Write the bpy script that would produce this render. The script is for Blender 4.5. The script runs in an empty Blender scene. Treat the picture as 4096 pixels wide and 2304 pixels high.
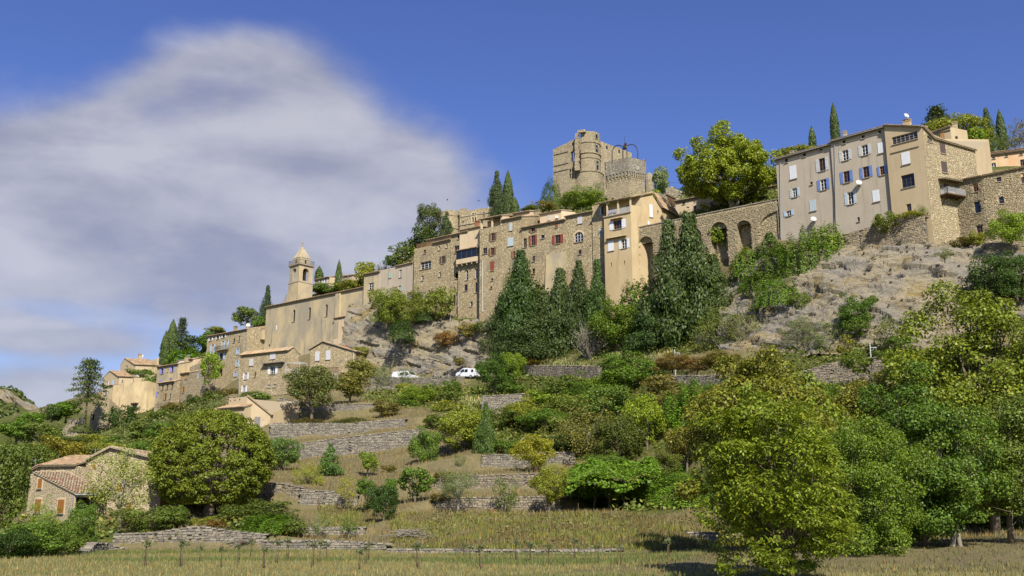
import bpy, math, random
import numpy as np
from mathutils import Vector, Matrix, geometry, noise

rnd = random.Random(7)
rng = np.random.default_rng(7)
R = math.radians
sc = bpy.context.scene
col = sc.collection

# ------------------------------------------------------------------ camera, sky, sun, exposure
FPX = 4025.0                      # focal length in pixels of a 4096-wide frame
TH = R(13.25)                     # camera pitched up
HC = 2.0                          # eye height above the meadow
ct, st = math.cos(TH), math.sin(TH)
cam_d = bpy.data.cameras.new('camera')
cam = bpy.data.objects.new('camera', cam_d)
col.objects.link(cam)
cam.location = (0, 0, HC)
cam.rotation_euler = (math.pi / 2 + TH, 0, 0)
cam_d.sensor_width = 36
cam_d.lens = 36 * FPX / 4096
cam_d.clip_start = 0.3
cam_d.clip_end = 9000
sc.camera = cam

SUN_AZ, SUN_EL = R(180 - 14), R(41)        # azimuth clockwise from +Y (the view direction)
SUN = Vector((math.sin(SUN_AZ) * math.cos(SUN_EL), math.cos(SUN_AZ) * math.cos(SUN_EL), math.sin(SUN_EL)))
w = bpy.data.worlds.new('World')
sc.world = w
w.use_nodes = True


class NT:
    """small helper to wire node trees"""
    def __init__(s, tree):
        s.t = tree
        tree.nodes.clear()

    def n(s, ty, ins=None, **props):
        nd = s.t.nodes.new(ty)
        for k, v in props.items():
            setattr(nd, k, v)
        for k, v in (ins or {}).items():
            sk = nd.inputs[k]
            if isinstance(v, bpy.types.NodeSocket):
                s.t.links.new(v, sk)
            else:
                sk.default_value = v
        return nd

    def m(s, op, a, b=0.0, c=None, clamp=False):
        ins = {0: a, 1: b}
        if c is not None:
            ins[2] = c
        return s.n('ShaderNodeMath', ins, operation=op, use_clamp=clamp).outputs[0]

    def mix(s, f, a, b, mode='MIX'):
        nd = s.n('ShaderNodeMix', None, data_type='RGBA', blend_type=mode)
        for i, v in ((0, f), (6, a), (7, b)):
            if isinstance(v, bpy.types.NodeSocket):
                s.t.links.new(v, nd.inputs[i])
            else:
                nd.inputs[i].default_value = v if i == 0 else (tuple(v) + (1,))[:4]
        return nd.outputs[2]

    def step(s, x, lo, hi):
        return s.n('ShaderNodeMapRange', {0: x, 1: lo, 2: hi, 3: 0.0, 4: 1.0}, interpolation_type='SMOOTHSTEP').outputs[0]


def build_world():
    k = NT(w.node_tree)
    sky = k.n('ShaderNodeTexSky', sky_type='NISHITA', sun_disc=False, sun_elevation=SUN_EL, sun_rotation=SUN_AZ,
              altitude=600, air_density=1.0, dust_density=0.25, ozone_density=4.0)
    hs = k.n('ShaderNodeHueSaturation', {'Hue': 0.522, 'Saturation': 1.14, 'Value': 0.80, 'Color': sky.outputs[0]})
    bg = k.n('ShaderNodeBackground', {'Color': hs.outputs[0], 'Strength': 0.115})
    d = k.n('ShaderNodeTexCoord').outputs['Generated']
    xyz = k.n('ShaderNodeSeparateXYZ', {0: d})
    az = k.m('MULTIPLY', k.m('ARCTAN2', xyz.outputs[0], xyz.outputs[1]), 57.2958)
    el = k.m('MULTIPLY', k.m('ARCSINE', xyz.outputs[2]), 57.2958)
    # noise in a cloud layer seen at a slant: broad and stretched sideways
    mp = k.n('ShaderNodeMapping', {'Vector': d, 'Scale': (1.0, 1.0, 1.7)})
    n1 = k.n('ShaderNodeTexNoise', {'Vector': mp.outputs[0], 'Scale': 4.2, 'Detail': 8.0, 'Roughness': 0.55, 'Distortion': 0.25})
    n2 = k.n('ShaderNodeTexNoise', {'Vector': mp.outputs[0], 'Scale': 10.0, 'Detail': 6.0, 'Roughness': 0.55})
    mp3 = k.n('ShaderNodeMapping', {'Vector': d, 'Scale': (1.0, 1.0, 3.0), 'Location': (3.0, 1.0, 0.4)})
    n3 = k.n('ShaderNodeTexNoise', {'Vector': mp3.outputs[0], 'Scale': 4.5, 'Detail': 5.0, 'Roughness': 0.5, 'Distortion': 0.3})
    f1 = k.m('SUBTRACT', n1.outputs[0], 0.5)
    f2 = k.m('SUBTRACT', n2.outputs[0], 0.5)
    # (azimuth, elevation, half widths) of the cloud banks, all round the sky
    blobs = [(-16.5, 24.4, 4.8, 2.7, 0.9), (-13, 22.0, 5.5, 3.8, 0.8), (-20, 21.5, 6.5, 3.0, 0.8), (-26, 18, 8, 2.9, 0.9), (-15, 18.5, 12, 3.4, 0.8), (-7.3, 18.9, 5.4, 2.7, 0.85),
             (-10, 15.5, 7.5, 2.0, 0.7), (-18, 14.3, 12, 2.2, 0.75), (-27, 13, 9, 2.2, 0.8), (-17, 11.0, 6, 1.3, 0.75), (-8.5, 12.2, 5.5, 1.2, 0.6), (-27, 9.7, 3.6, 1.0, 0.75),
             (-22, 9.3, 4.6, 0.9, 0.6), (-24, 6.9, 6.2, 1.5, 0.85), (-28, 4.6, 7, 2.2, 1.0), (-21, 4.5, 5, 0.8, 0.6), (-36, 12, 9, 4, 0.9), (-70, 16, 20, 5, 0.9), (95, 14, 24, 4, 0.9), (150, 20, 20, 6, 0.9), (-130, 12, 25, 5, 0.9), (50, 6, 14, 2, 0.7)]
    tot = None
    for a0, e0, sa, se, amp in blobs:
        dx = k.m('DIVIDE', k.m('SUBTRACT', az, float(a0)), float(sa))
        dy = k.m('DIVIDE', k.m('SUBTRACT', el, float(e0)), float(se))
        q = k.m('ADD', k.m('MULTIPLY', dx, dx), k.m('MULTIPLY', dy, dy))
        g = k.m('MULTIPLY', k.m('EXPONENT', k.m('MULTIPLY', q, -1.0)), float(amp))
        tot = g if tot is None else k.m('ADD', tot, g)
    tot = k.m('MINIMUM', tot, 1.0)
    dens = k.m('ADD', k.m('ADD', tot, k.m('MULTIPLY', f1, 1.15)), k.m('MULTIPLY', f2, 0.5))
    mask = k.m('MULTIPLY', k.step(dens, 0.2, 0.95), 0.88)
    up = k.step(xyz.outputs[2], -0.01, 0.02)
    mask = k.m('MULTIPLY', mask, up)
    # bright crests, grey bellies
    sh = k.m('ADD', k.step(n3.outputs[0], 0.34, 0.70), k.m('MULTIPLY', f2, 1.5))
    sh = k.m('ADD', sh, k.m('MULTIPLY', k.step(el, 15.0, 9.0), 0.3), clamp=True)
    cc = k.mix(sh, (0.22, 0.23, 0.295), (0.38, 0.38, 0.415))
    bgc = k.n('ShaderNodeBackground', {'Color': cc, 'Strength': 1.0})
    mx = k.n('ShaderNodeMixShader', {0: mask, 1: bg.outputs[0], 2: bgc.outputs[0]})
    k.n('ShaderNodeOutputWorld', {0: mx.outputs[0]})


build_world()
sun_d = bpy.data.lights.new('sun', 'SUN')
sun_d.energy = 4.8
sun_d.angle = R(0.53)
sun_d.color = (1.0, 0.94, 0.83)
sun = bpy.data.objects.new('sun', sun_d)
col.objects.link(sun)
sun.rotation_euler = (-SUN).to_track_quat('-Z', 'Y').to_euler()
sc.view_settings.view_transform = 'Standard'
sc.view_settings.look = 'None'
sc.view_settings.exposure = 0.62
sc.cycles.max_bounces = 5
sc.cycles.diffuse_bounces = 3
sc.cycles.transparent_max_bounces = 4
sc.cycles.caustics_reflective = False
sc.cycles.caustics_refractive = False
sc.view_settings.gamma = 1.0
sc.view_settings.use_curve_mapping = False

# ------------------------------------------------------------------ projection helpers (where things stand, read off the photograph)


def gv(v):
    k = (1152 - v) / FPX
    return (k * ct + st) / (ct - k * st)


def zat(v, Y):
    return HC + Y * gv(v)


def xm(u, v):
    return (u - 2048) / FPX * (ct + gv(v) * st)


def pt(u, v, Y):
    return Vector((xm(u, v) * Y, Y, zat(v, Y)))


def y_on(v, z):
    return (z - HC) / gv(v)


def ray(u, v):
    return Vector((xm(u, v), 1.0, gv(v)))


def mpp(Y):
    """metres per photograph pixel at depth Y"""
    return Y / FPX * 1.02


def Zm(x0, y0, s):
    return lambda x, y: (x0 + x / s, y0 + y / s)


NAT = Zm(0, 0, 1.0)
z1 = Zm(0, 1300, 2.342)
z2 = Zm(900, 900, 2.415)
z3 = Zm(1600, 750, 2.415)
z4 = Zm(2100, 480, 3.22)
z5 = Zm(2300, 700, 2.415)
y1 = Zm(3050, 400, 2.498)
y2 = Zm(3500, 400, 2.4145)
y3 = Zm(2900, 850, 2.070)
y4 = Zm(0, 1650, 2.1467)
y5 = Zm(1000, 1400, 1.6025)
y6 = Zm(2100, 1350, 1.519)

# ------------------------------------------------------------------ objects
ORI = {}


def tag(o, label, cat=None, group=None, kind=None):
    if label:
        o['label'] = label
    if cat:
        o['category'] = cat
    if group:
        o['group'] = group
    if kind:
        o['kind'] = kind
    return o


def thing(name, label, cat, loc, group=None):
    o = bpy.data.objects.new(name, None)
    o.empty_display_size = 0.5
    col.objects.link(o)
    o.location = loc
    ORI[o.name] = Vector(loc)
    return tag(o, label, cat, group, 'thing')


def link(name, me, parent=None, color=None, loc=None, kind=None):
    o = bpy.data.objects.new(name, me)
    col.objects.link(o)
    if parent is not None:
        o.parent = parent
        ORI[o.name] = ORI[parent.name]
        if loc is not None:
            o.location = Vector(loc) - ORI[parent.name]
    else:
        ORI[o.name] = Vector(loc) if loc is not None else Vector((0, 0, 0))
        if loc is not None:
            o.location = loc
    if color is not None:
        o.color = tuple(color)[:3] + (1,)
    if kind:
        o['kind'] = kind
    return o


class MB:
    """collects faces in world coordinates and links them as one mesh object"""
    def __init__(s):
        s.v = []
        s.f = []
        s.mi = []

    def face(s, pts, mi=0):
        i = len(s.v)
        s.v.extend([tuple(p) for p in pts])
        s.f.append(list(range(i, i + len(pts))))
        s.mi.append(mi)

    def mesh(s, vs, fs, mi=0):
        i = len(s.v)
        s.v.extend([tuple(p) for p in vs])
        for f in fs:
            s.f.append([a + i for a in f])
            s.mi.append(mi)

    def box(s, c, ax, ay, az, mi=0):
        """centre and three half-axis vectors"""
        c, ax, ay, az = Vector(c), Vector(ax), Vector(ay), Vector(az)
        vs = [c + ax * i + ay * j + az * l for l in (-1, 1) for j in (-1, 1) for i in (-1, 1)]
        fs = [(0, 2, 3, 1), (4, 5, 7, 6), (0, 1, 5, 4), (2, 6, 7, 3), (0, 4, 6, 2), (1, 3, 7, 5)]
        if ax.cross(ay).dot(az) < 0:
            fs = [tuple(reversed(f)) for f in fs]
        s.mesh(vs, fs, mi)

    def bbox(s, x0, x1, y0, y1_, z0, z1_, mi=0):
        s.box(((x0 + x1) / 2, (y0 + y1_) / 2, (z0 + z1_) / 2), ((x1 - x0) / 2, 0, 0), (0, (y1_ - y0) / 2, 0), (0, 0, (z1_ - z0) / 2), mi)

    def tube(s, path, rad, n=6, cap=True, mi=0):
        path = [Vector(p) for p in path]
        if not isinstance(rad, (list, tuple)):
            rad = [rad] * len(path)
        rings = []
        for i, p in enumerate(path):
            d = path[min(i + 1, len(path) - 1)] - path[max(i - 1, 0)]
            if d.length < 1e-9:
                d = Vector((0, 0, 1))
            d.normalize()
            u_ = d.cross(Vector((0, 0, 1)) if abs(d.z) < 0.9 else Vector((1, 0, 0))).normalized()
            v_ = d.cross(u_).normalized()
            rings.append([p + (u_ * math.cos(6.28319 * j / n) + v_ * math.sin(6.28319 * j / n)) * rad[i] for j in range(n)])
        vs = [q for r_ in rings for q in r_]
        fs = []
        for i in range(len(path) - 1):
            for j in range(n):
                a, b = i * n + j, i * n + (j + 1) % n
                fs.append((a, a + n, b + n, b))
        if cap:
            fs.append(tuple(range(n)))
            fs.append(tuple(reversed(range(len(vs) - n, len(vs)))))
        s.mesh(vs, fs, mi)

    def lathe(s, c, prof, n=16, a0=0.0, a1=6.283185, mi=0):
        """prof: list of (radius, z)"""
        c = Vector(c)
        full = abs(a1 - a0 - 6.283185) < 1e-4
        m = n if full else n + 1
        vs = []
        for r_, z in prof:
            for j in range(m):
                a = a0 + (a1 - a0) * j / n
                vs.append(c + Vector((r_ * math.cos(a), r_ * math.sin(a), z)))
        fs = []
        for i in range(len(prof) - 1):
            for j in range(n if full else m - 1):
                a, b = i * m + j, i * m + (j + 1) % m
                fs.append((a, b, b + m, a + m))
        s.mesh(vs, fs, mi)

    def build(s, name, mats, parent=None, color=None, loc=None, kind=None, smooth=False):
        if not s.v:
            return None
        me = bpy.data.meshes.new(name)
        o = Vector(loc) if loc is not None else (ORI[parent.name] if parent is not None else Vector((0, 0, 0)))
        arr = np.array(s.v, dtype=np.float64) - np.array(o)
        me.from_pydata(arr.tolist(), [], s.f)
        for m_ in (mats if isinstance(mats, (list, tuple)) else [mats]):
            me.materials.append(m_)
        if any(s.mi):
            me.polygons.foreach_set('material_index', s.mi)
        if smooth:
            me.polygons.foreach_set('use_smooth', [True] * len(s.f))
        me.update()
        if parent is not None:
            return link(name, me, parent, color, kind=kind)
        return link(name, me, None, color, loc=o, kind=kind)


def quads_mesh(name, V, mat, tri=False):
    """V: (n,4,3) or (n,3,3) numpy array -> mesh quickly"""
    n, k = V.shape[0], V.shape[1]
    me = bpy.data.meshes.new(name)
    me.vertices.add(n * k)
    me.vertices.foreach_set('co', V.reshape(-1).astype(np.float32))
    me.loops.add(n * k)
    me.loops.foreach_set('vertex_index', np.arange(n * k, dtype=np.int32))
    me.polygons.add(n)
    me.polygons.foreach_set('loop_start', np.arange(0, n * k, k, dtype=np.int32))
    me.update(calc_edges=True)
    me.materials.append(mat)
    return me
# ------------------------------------------------------------------ materials


def new_mat(name):
    m_ = bpy.data.materials.new(name)
    m_.use_nodes = True
    return m_, NT(m_.node_tree)


def finish(k, color, rough=0.9, bump=None, bstr=0.5, bdist=0.05, spec=0.25, metal=0.0):
    ins = {'Base Color': color, 'Roughness': rough, 'Specular IOR Level': spec, 'Metallic': metal}
    if bump is not None:
        b = k.n('ShaderNodeBump', {'Height': bump, 'Strength': bstr, 'Distance': bdist})
        ins['Normal'] = b.outputs[0]
    p = k.n('ShaderNodeBsdfPrincipled', ins)
    k.n('ShaderNodeOutputMaterial', {0: p.outputs[0]})


def m_stone(name, c1, c2, c3, size=0.34, flat=1.8, mortar=(0.19, 0.15, 0.09), stain=0.55, dark=(0.16, 0.15, 0.13)):
    m_, k = new_mat(name)
    co = k.n('ShaderNodeTexCoord').outputs['Object']
    nd = k.n('ShaderNodeTexNoise', {'Vector': co, 'Scale': 1.7, 'Detail': 3.0})
    off = k.n('ShaderNodeVectorMath', {0: nd.outputs[1], 1: (0.5, 0.5, 0.5)}, operation='SUBTRACT')
    sc_ = k.n('ShaderNodeVectorMath', {0: off.outputs[0], 'Scale': 0.22}, operation='SCALE')
    ad = k.n('ShaderNodeVectorMath', {0: co, 1: sc_.outputs[0]}, operation='ADD')
    mp = k.n('ShaderNodeMapping', {'Vector': ad.outputs[0], 'Scale': (1.0, 1.0, flat)})
    vo = k.n('ShaderNodeTexVoronoi', {'Vector': mp.outputs[0], 'Scale': 1.0 / size, 'Randomness': 0.9})
    ve = k.n('ShaderNodeTexVoronoi', {'Vector': mp.outputs[0], 'Scale': 1.0 / size, 'Randomness': 0.9}, feature='DISTANCE_TO_EDGE')
    cell = k.n('ShaderNodeSeparateColor', {0: vo.outputs['Color']})
    c = k.mix(cell.outputs[0], c1, c2)
    c = k.mix(k.step(cell.outputs[1], 0.62, 0.9), c, c3)
    big = k.n('ShaderNodeTexNoise', {'Vector': co, 'Scale': 0.33, 'Detail': 5.0, 'Roughness': 0.6})
    c = k.mix(k.m('MULTIPLY', k.step(big.outputs[0], 0.5, 0.72), stain), c, dark)
    fine = k.n('ShaderNodeTexNoise', {'Vector': co, 'Scale': 9.0, 'Detail': 4.0})
    c = k.mix(0.35, c, k.mix(fine.outputs[0], (0.55, 0.55, 0.55), (1.45, 1.45, 1.45)), 'MULTIPLY')
    joint = k.step(ve.outputs['Distance'], 0.13, 0.02)
    c = k.mix(k.m('MULTIPLY', joint, 0.75), c, mortar)
    h = k.m('ADD', k.m('MULTIPLY', k.step(ve.outputs['Distance'], 0.0, 0.16), 1.0), k.m('MULTIPLY', fine.outputs[0], 0.35))
    h = k.m('ADD', h, k.m('MULTIPLY', cell.outputs[2], 0.5))
    finish(k, c, 0.95, h, 0.85, 0.09, 0.15)
    return m_


def m_plaster(name, c1, c2, dirt=(0.2, 0.18, 0.14), amt=0.5, scale=0.5):
    m_, k = new_mat(name)
    co = k.n('ShaderNodeTexCoord').outputs['Object']
    mp = k.n('ShaderNodeMapping', {'Vector': co, 'Scale': (1.0, 1.0, 0.55)})
    a = k.n('ShaderNodeTexNoise', {'Vector': mp.outputs[0], 'Scale': scale, 'Detail': 7.0, 'Roughness': 0.62})
    b = k.n('ShaderNodeTexNoise', {'Vector': co, 'Scale': 6.0, 'Detail': 6.0, 'Roughness': 0.65})
    st_ = k.n('ShaderNodeTexNoise', {'Vector': k.n('ShaderNodeMapping', {'Vector': co, 'Scale': (1.6, 1.6, 0.16), 'Location': (7, 2, 1)}).outputs[0],
                                   'Scale': 1.1, 'Detail': 5.0})
    c = k.mix(k.step(a.outputs[0], 0.35, 0.65), c1, c2)
    c = k.mix(k.m('MULTIPLY', k.step(st_.outputs[0], 0.56, 0.75), amt), c, dirt)
    c = k.mix(0.3, c, k.mix(b.outputs[0], (0.6, 0.6, 0.6), (1.4, 1.4, 1.4)), 'MULTIPLY')
    finish(k, c, 0.92, b.outputs[0], 0.35, 0.03, 0.15)
    return m_


def m_island(name, cols, rough=0.9, fine=6.0, bstr=0.3, spec=0.15, tint=False):
    """one colour per separate piece (tile, stone, blade)"""
    m_, k = new_mat(name)
    g = k.n('ShaderNodeNewGeometry')
    oi = k.n('ShaderNodeObjectInfo')
    f = k.m('FRACT', k.m('ADD', g.outputs['Random Per Island'], oi.outputs['Random']))
    r_ = k.n('ShaderNodeValToRGB', {0: f})
    e = r_.color_ramp
    e.interpolation = 'CONSTANT'
    for i, c in enumerate(cols):
        el = e.elements[i] if i < 2 else e.elements.new(0.5)
        el.position = i / len(cols)
        el.color = tuple(c) + (1,)
    co = k.n('ShaderNodeTexCoord').outputs['Object']
    nz = k.n('ShaderNodeTexNoise', {'Vector': co, 'Scale': fine, 'Detail': 4.0})
    c = k.mix(0.5, r_.outputs[0], k.mix(nz.outputs[0], (0.4, 0.4, 0.4), (1.6, 1.6, 1.6)), 'MULTIPLY')
    if tint:
        c = k.mix(1.0, c, oi.outputs['Color'], 'MULTIPLY')
    finish(k, c, rough, nz.outputs[0], bstr, 0.03, spec)
    return m_


def m_leaf(name, trans=0.25, vary=0.5, warm=0.35):
    m_, k = new_mat(name)
    oi = k.n('ShaderNodeObjectInfo')
    g = k.n('ShaderNodeNewGeometry')
    r1 = k.m('FRACT', k.m('ADD', g.outputs['Random Per Island'], oi.outputs['Random']))
    r2 = k.m('FRACT', k.m('MULTIPLY', r1, 17.31))
    co = k.n('ShaderNodeTexCoord').outputs['Object']
    base = oi.outputs['Color']
    val = k.m('ADD', 1.0 - vary * 0.5, k.m('MULTIPLY', r1, vary))
    c = k.mix(1.0, base, k.n('ShaderNodeCombineColor', {0: val, 1: val, 2: val}).outputs[0], 'MULTIPLY')
    c = k.mix(k.m('MULTIPLY', k.step(r2, 0.80, 1.0), warm), c, k.mix(1.0, base, (2.6, 1.45, 0.7), 'MULTIPLY'))
    p = k.n('ShaderNodeBsdfPrincipled', {'Base Color': c, 'Roughness': 0.5, 'Specular IOR Level': 0.28})
    t = k.n('ShaderNodeBsdfTranslucent', {'Color': k.mix(1.0, c, (1.6, 1.55, 0.5), 'MULTIPLY')})
    mx = k.n('ShaderNodeMixShader', {0: trans, 1: p.outputs[0], 2: t.outputs[0]})
    k.n('ShaderNodeOutputMaterial', {0: mx.outputs[0]})
    return m_


def m_paint(name, wear=0.4, rough=0.6):
    m_, k = new_mat(name)
    oi = k.n('ShaderNodeObjectInfo')
    co = k.n('ShaderNodeTexCoord').outputs['Object']
    nz = k.n('ShaderNodeTexNoise', {'Vector': k.n('ShaderNodeMapping', {'Vector': co, 'Scale': (7, 7, 1.4)}).outputs[0], 'Scale': 1.6, 'Detail': 6.0, 'Roughness': 0.7})
    c = k.mix(k.m('MULTIPLY', k.step(nz.outputs[0], 0.45, 0.7), wear), oi.outputs['Color'], k.mix(1.0, oi.outputs['Color'], (0.55, 0.52, 0.48), 'MULTIPLY'))
    finish(k, c, rough, nz.outputs[0], 0.2, 0.01, 0.3)
    return m_


def m_plain(name, c, rough=0.6, metal=0.0, spec=0.4):
    m_, k = new_mat(name)
    co = k.n('ShaderNodeTexCoord').outputs['Object']
    nz = k.n('ShaderNodeTexNoise', {'Vector': co, 'Scale': 5.0, 'Detail': 5.0})
    cc = k.mix(k.m('MULTIPLY', nz.outputs[0], 0.35), c, tuple(x * 0.6 for x in c))
    finish(k, cc, rough, None, spec=spec, metal=metal)
    return m_


def m_rock(name):
    m_, k = new_mat(name)
    co = k.n('ShaderNodeTexCoord').outputs['Object']
    rot = k.n('ShaderNodeMapping', {'Vector': co, 'Rotation': (0.0, R(14), R(40)), 'Scale': (0.16, 0.16, 2.2)})
    band = k.n('ShaderNodeTexNoise', {'Vector': rot.outputs[0], 'Scale': 1.5, 'Detail': 9.0, 'Roughness': 0.72})
    big = k.n('ShaderNodeTexNoise', {'Vector': co, 'Scale': 0.16, 'Detail': 6.0, 'Roughness': 0.6})
    och = k.n('ShaderNodeTexNoise', {'Vector': k.n('ShaderNodeMapping', {'Vector': co, 'Location': (11, 5, 3)}).outputs[0], 'Scale': 0.22, 'Detail': 6.0, 'Roughness': 0.65})
    fine = k.n('ShaderNodeTexNoise', {'Vector': k.n('ShaderNodeMapping', {'Vector': co, 'Scale': (1, 1, 2.6)}).outputs[0], 'Scale': 3.0, 'Detail': 9.0, 'Roughness': 0.75})
    ck = k.n('ShaderNodeTexVoronoi', {'Vector': k.n('ShaderNodeMapping', {'Vector': co, 'Scale': (0.8, 0.8, 1.8), 'Rotation': (0.2, 0.3, 0.4)}).outputs[0], 'Scale': 0.55}, feature='DISTANCE_TO_EDGE')
    c = k.mix(k.step(big.outputs[0], 0.38, 0.62), (0.25, 0.21, 0.14), (0.20, 0.183, 0.153))
    c = k.mix(k.m('MULTIPLY', k.step(och.outputs[0], 0.51, 0.64), 0.75), c, (0.22, 0.165, 0.06))
    c = k.mix(k.m('MULTIPLY', k.step(band.outputs[0], 0.55, 0.36), 0.55), c, (0.31, 0.26, 0.17))
    c = k.mix(0.5, c, k.mix(k.step(fine.outputs[0], 0.3, 0.7), (0.4, 0.4, 0.4), (1.55, 1.55, 1.55)), 'MULTIPLY')
    h = k.m('ADD', k.m('MULTIPLY', band.outputs[0], 1.4), k.m('MULTIPLY', fine.outputs[0], 0.8))
    h = k.m('ADD', h, k.m('MULTIPLY', k.step(ck.outputs['Distance'], 0.0, 0.05), 0.35))
    finish(k, c, 0.95, h, 0.9, 0.2, 0.1)
    return m_


def m_ground(name):
    """dry grass, soil and green, driven by what grows there (attribute veg) and noise"""
    m_, k = new_mat(name)
    co = k.n('ShaderNodeTexCoord').outputs['Object']
    at = k.n('ShaderNodeAttribute', None, attribute_name='veg').outputs['Fac']
    a = k.n('ShaderNodeTexNoise', {'Vector': co, 'Scale': 0.35, 'Detail': 6.0, 'Roughness': 0.6})
    b = k.n('ShaderNodeTexNoise', {'Vector': co, 'Scale': 2.6, 'Detail': 7.0, 'Roughness': 0.7})
    f = k.n('ShaderNodeTexNoise', {'Vector': co, 'Scale': 14.0, 'Detail': 4.0})
    dry = k.mix(k.step(a.outputs[0], 0.35, 0.65), (0.185, 0.15, 0.075), (0.145, 0.118, 0.066))
    dry = k.mix(k.m('MULTIPLY', k.step(b.outputs[0], 0.46, 0.66), 0.7), dry, (0.095, 0.105, 0.035))
    grn = k.mix(k.step(b.outputs[0], 0.4, 0.65), (0.05, 0.075, 0.015), (0.12, 0.105, 0.035))
    v = k.step(k.m('ADD', at, k.m('MULTIPLY', k.m('SUBTRACT', a.outputs[0], 0.5), 0.9)), 0.35, 0.65)
    c = k.mix(v, dry, grn)
    c = k.mix(0.55, c, k.mix(f.outputs[0], (0.4, 0.4, 0.4), (1.6, 1.6, 1.6)), 'MULTIPLY')
    h = k.m('ADD', b.outputs[0], k.m('MULTIPLY', f.outputs[0], 0.6))
    finish(k, c, 0.97, h, 0.9, 0.12, 0.08)
    return m_


def m_meadow(name):
    m_, k = new_mat(name)
    co = k.n('ShaderNodeTexCoord').outputs['Object']
    mp = k.n('ShaderNodeMapping', {'Vector': co, 'Scale': (0.35, 1.0, 1.0)})
    a = k.n('ShaderNodeTexNoise', {'Vector': mp.outputs[0], 'Scale': 0.22, 'Detail': 6.0, 'Roughness': 0.6})
    b = k.n('ShaderNodeTexNoise', {'Vector': co, 'Scale': 1.4, 'Detail': 7.0, 'Roughness': 0.7})
    c = k.mix(k.step(a.outputs[0], 0.4, 0.62), (0.205, 0.175, 0.075), (0.14, 0.145, 0.052))
    c = k.mix(k.m('MULTIPLY', k.step(b.outputs[0], 0.52, 0.7), 0.55), c, (0.12, 0.13, 0.04))
    finish(k, c, 0.97, b.outputs[0], 0.8, 0.1, 0.08)
    return m_


STONE = m_stone('rubble_warm', (0.45, 0.36, 0.215), (0.345, 0.27, 0.155), (0.54, 0.455, 0.295))
STONE_L = m_stone('rubble_light', (0.46, 0.38, 0.235), (0.37, 0.295, 0.175), (0.51, 0.435, 0.285), stain=0.3)
FARM = m_stone('rubble_farm', (0.50, 0.41, 0.26), (0.43, 0.345, 0.21), (0.54, 0.455, 0.30), size=0.26, stain=0.2, mortar=(0.36, 0.29, 0.185))
STONE_G = m_stone('rubble_grey', (0.36, 0.305, 0.21), (0.28, 0.235, 0.155), (0.44, 0.39, 0.29), stain=0.6)
STONE_C = m_stone('castle_stone', (0.41, 0.34, 0.215), (0.32, 0.26, 0.165), (0.47, 0.405, 0.28), size=0.34, stain=0.5)
ASHLAR = m_stone('ashlar_grey', (0.27, 0.245, 0.20), (0.21, 0.19, 0.155), (0.33, 0.30, 0.245), size=0.55, flat=1.7, stain=0.7)
DRY = m_island('dry_stone', [(0.19, 0.17, 0.14), (0.22, 0.195, 0.155), (0.15, 0.137, 0.117), (0.26, 0.23, 0.175), (0.20, 0.175, 0.135), (0.125, 0.115, 0.10)], 0.95, 5.0, 0.6, 0.1, tint=True)
CORE = m_plain('wall_core', (0.15, 0.135, 0.105), 0.95, spec=0.1)
PL_GREY = m_plaster('plaster_grey', (0.41, 0.35, 0.27), (0.37, 0.315, 0.24), (0.22, 0.19, 0.15), 0.7)
PL_BEIGE = m_plaster('plaster_beige', (0.44, 0.35, 0.22), (0.40, 0.31, 0.19), (0.27, 0.22, 0.15), 0.4)
PL_OCHRE = m_plaster('plaster_ochre', (0.46, 0.36, 0.21), (0.41, 0.31, 0.175), (0.27, 0.20, 0.12), 0.5)
PL_CREAM = m_plaster('plaster_cream', (0.55, 0.44, 0.29), (0.50, 0.39, 0.25), (0.33, 0.26, 0.17), 0.35)
PL_PINK = m_plaster('plaster_pink', (0.56, 0.33, 0.18), (0.57, 0.42, 0.25), (0.40, 0.28, 0.17), 0.3)
PL_CHURCH = m_plaster('plaster_church', (0.46, 0.37, 0.215), (0.30, 0.26, 0.19), (0.17, 0.15, 0.12), 0.75, 0.3)
PL_OLD = m_plaster('plaster_old', (0.52, 0.41, 0.235), (0.36, 0.28, 0.165), (0.19, 0.155, 0.11), 0.85, 0.4)
TILE = m_island('canal_tile', [(0.38, 0.26, 0.15), (0.32, 0.205, 0.115), (0.43, 0.31, 0.19), (0.27, 0.20, 0.14), (0.36, 0.215, 0.125)], 0.9, 3.0)
TILE_R = m_island('canal_tile_mixed', [(0.36, 0.28, 0.17), (0.30, 0.15, 0.095), (0.38, 0.31, 0.20), (0.33, 0.25, 0.16), (0.28, 0.23, 0.15), (0.38, 0.24, 0.15)], 0.9, 3.0)
LEAF = m_leaf('leaf', 0.25, 1.1, 0.3)
NEEDLE = m_leaf('needle', 0.12, 1.1, 0.2)
BARK = m_plaster('bark', (0.17, 0.135, 0.095), (0.11, 0.09, 0.065), (0.06, 0.05, 0.04), 0.5, 2.0)
BARK_PALE = m_plaster('bark_pale', (0.26, 0.23, 0.18), (0.20, 0.175, 0.135), (0.12, 0.1, 0.08), 0.5, 2.0)
PAINT = m_paint('paint')
WOODEN = m_plaster('timber', (0.13, 0.08, 0.045), (0.09, 0.055, 0.03), (0.05, 0.03, 0.02), 0.5, 2.0)
GLASS = m_plain('window_glass', (0.012, 0.016, 0.024), 0.06, spec=0.6)
DARKMETAL = m_plain('dark_metal', (0.045, 0.038, 0.034), 0.5, 0.6)
ZINC = m_plain('zinc', (0.36, 0.37, 0.38), 0.5, 0.3)
WHITEMETAL = m_plain('white_metal', (0.52, 0.52, 0.50), 0.5)
SILL = m_plain('sill_stone', (0.34, 0.29, 0.215), 0.9, spec=0.15)
MORTAR = m_plain('roof_mortar', (0.30, 0.25, 0.17), 0.95, spec=0.1)
ASPHALT = m_plain('asphalt', (0.12, 0.115, 0.11), 0.95, spec=0.2)
RUBBER = m_plain('rubber', (0.02, 0.02, 0.02), 0.8)
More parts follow.
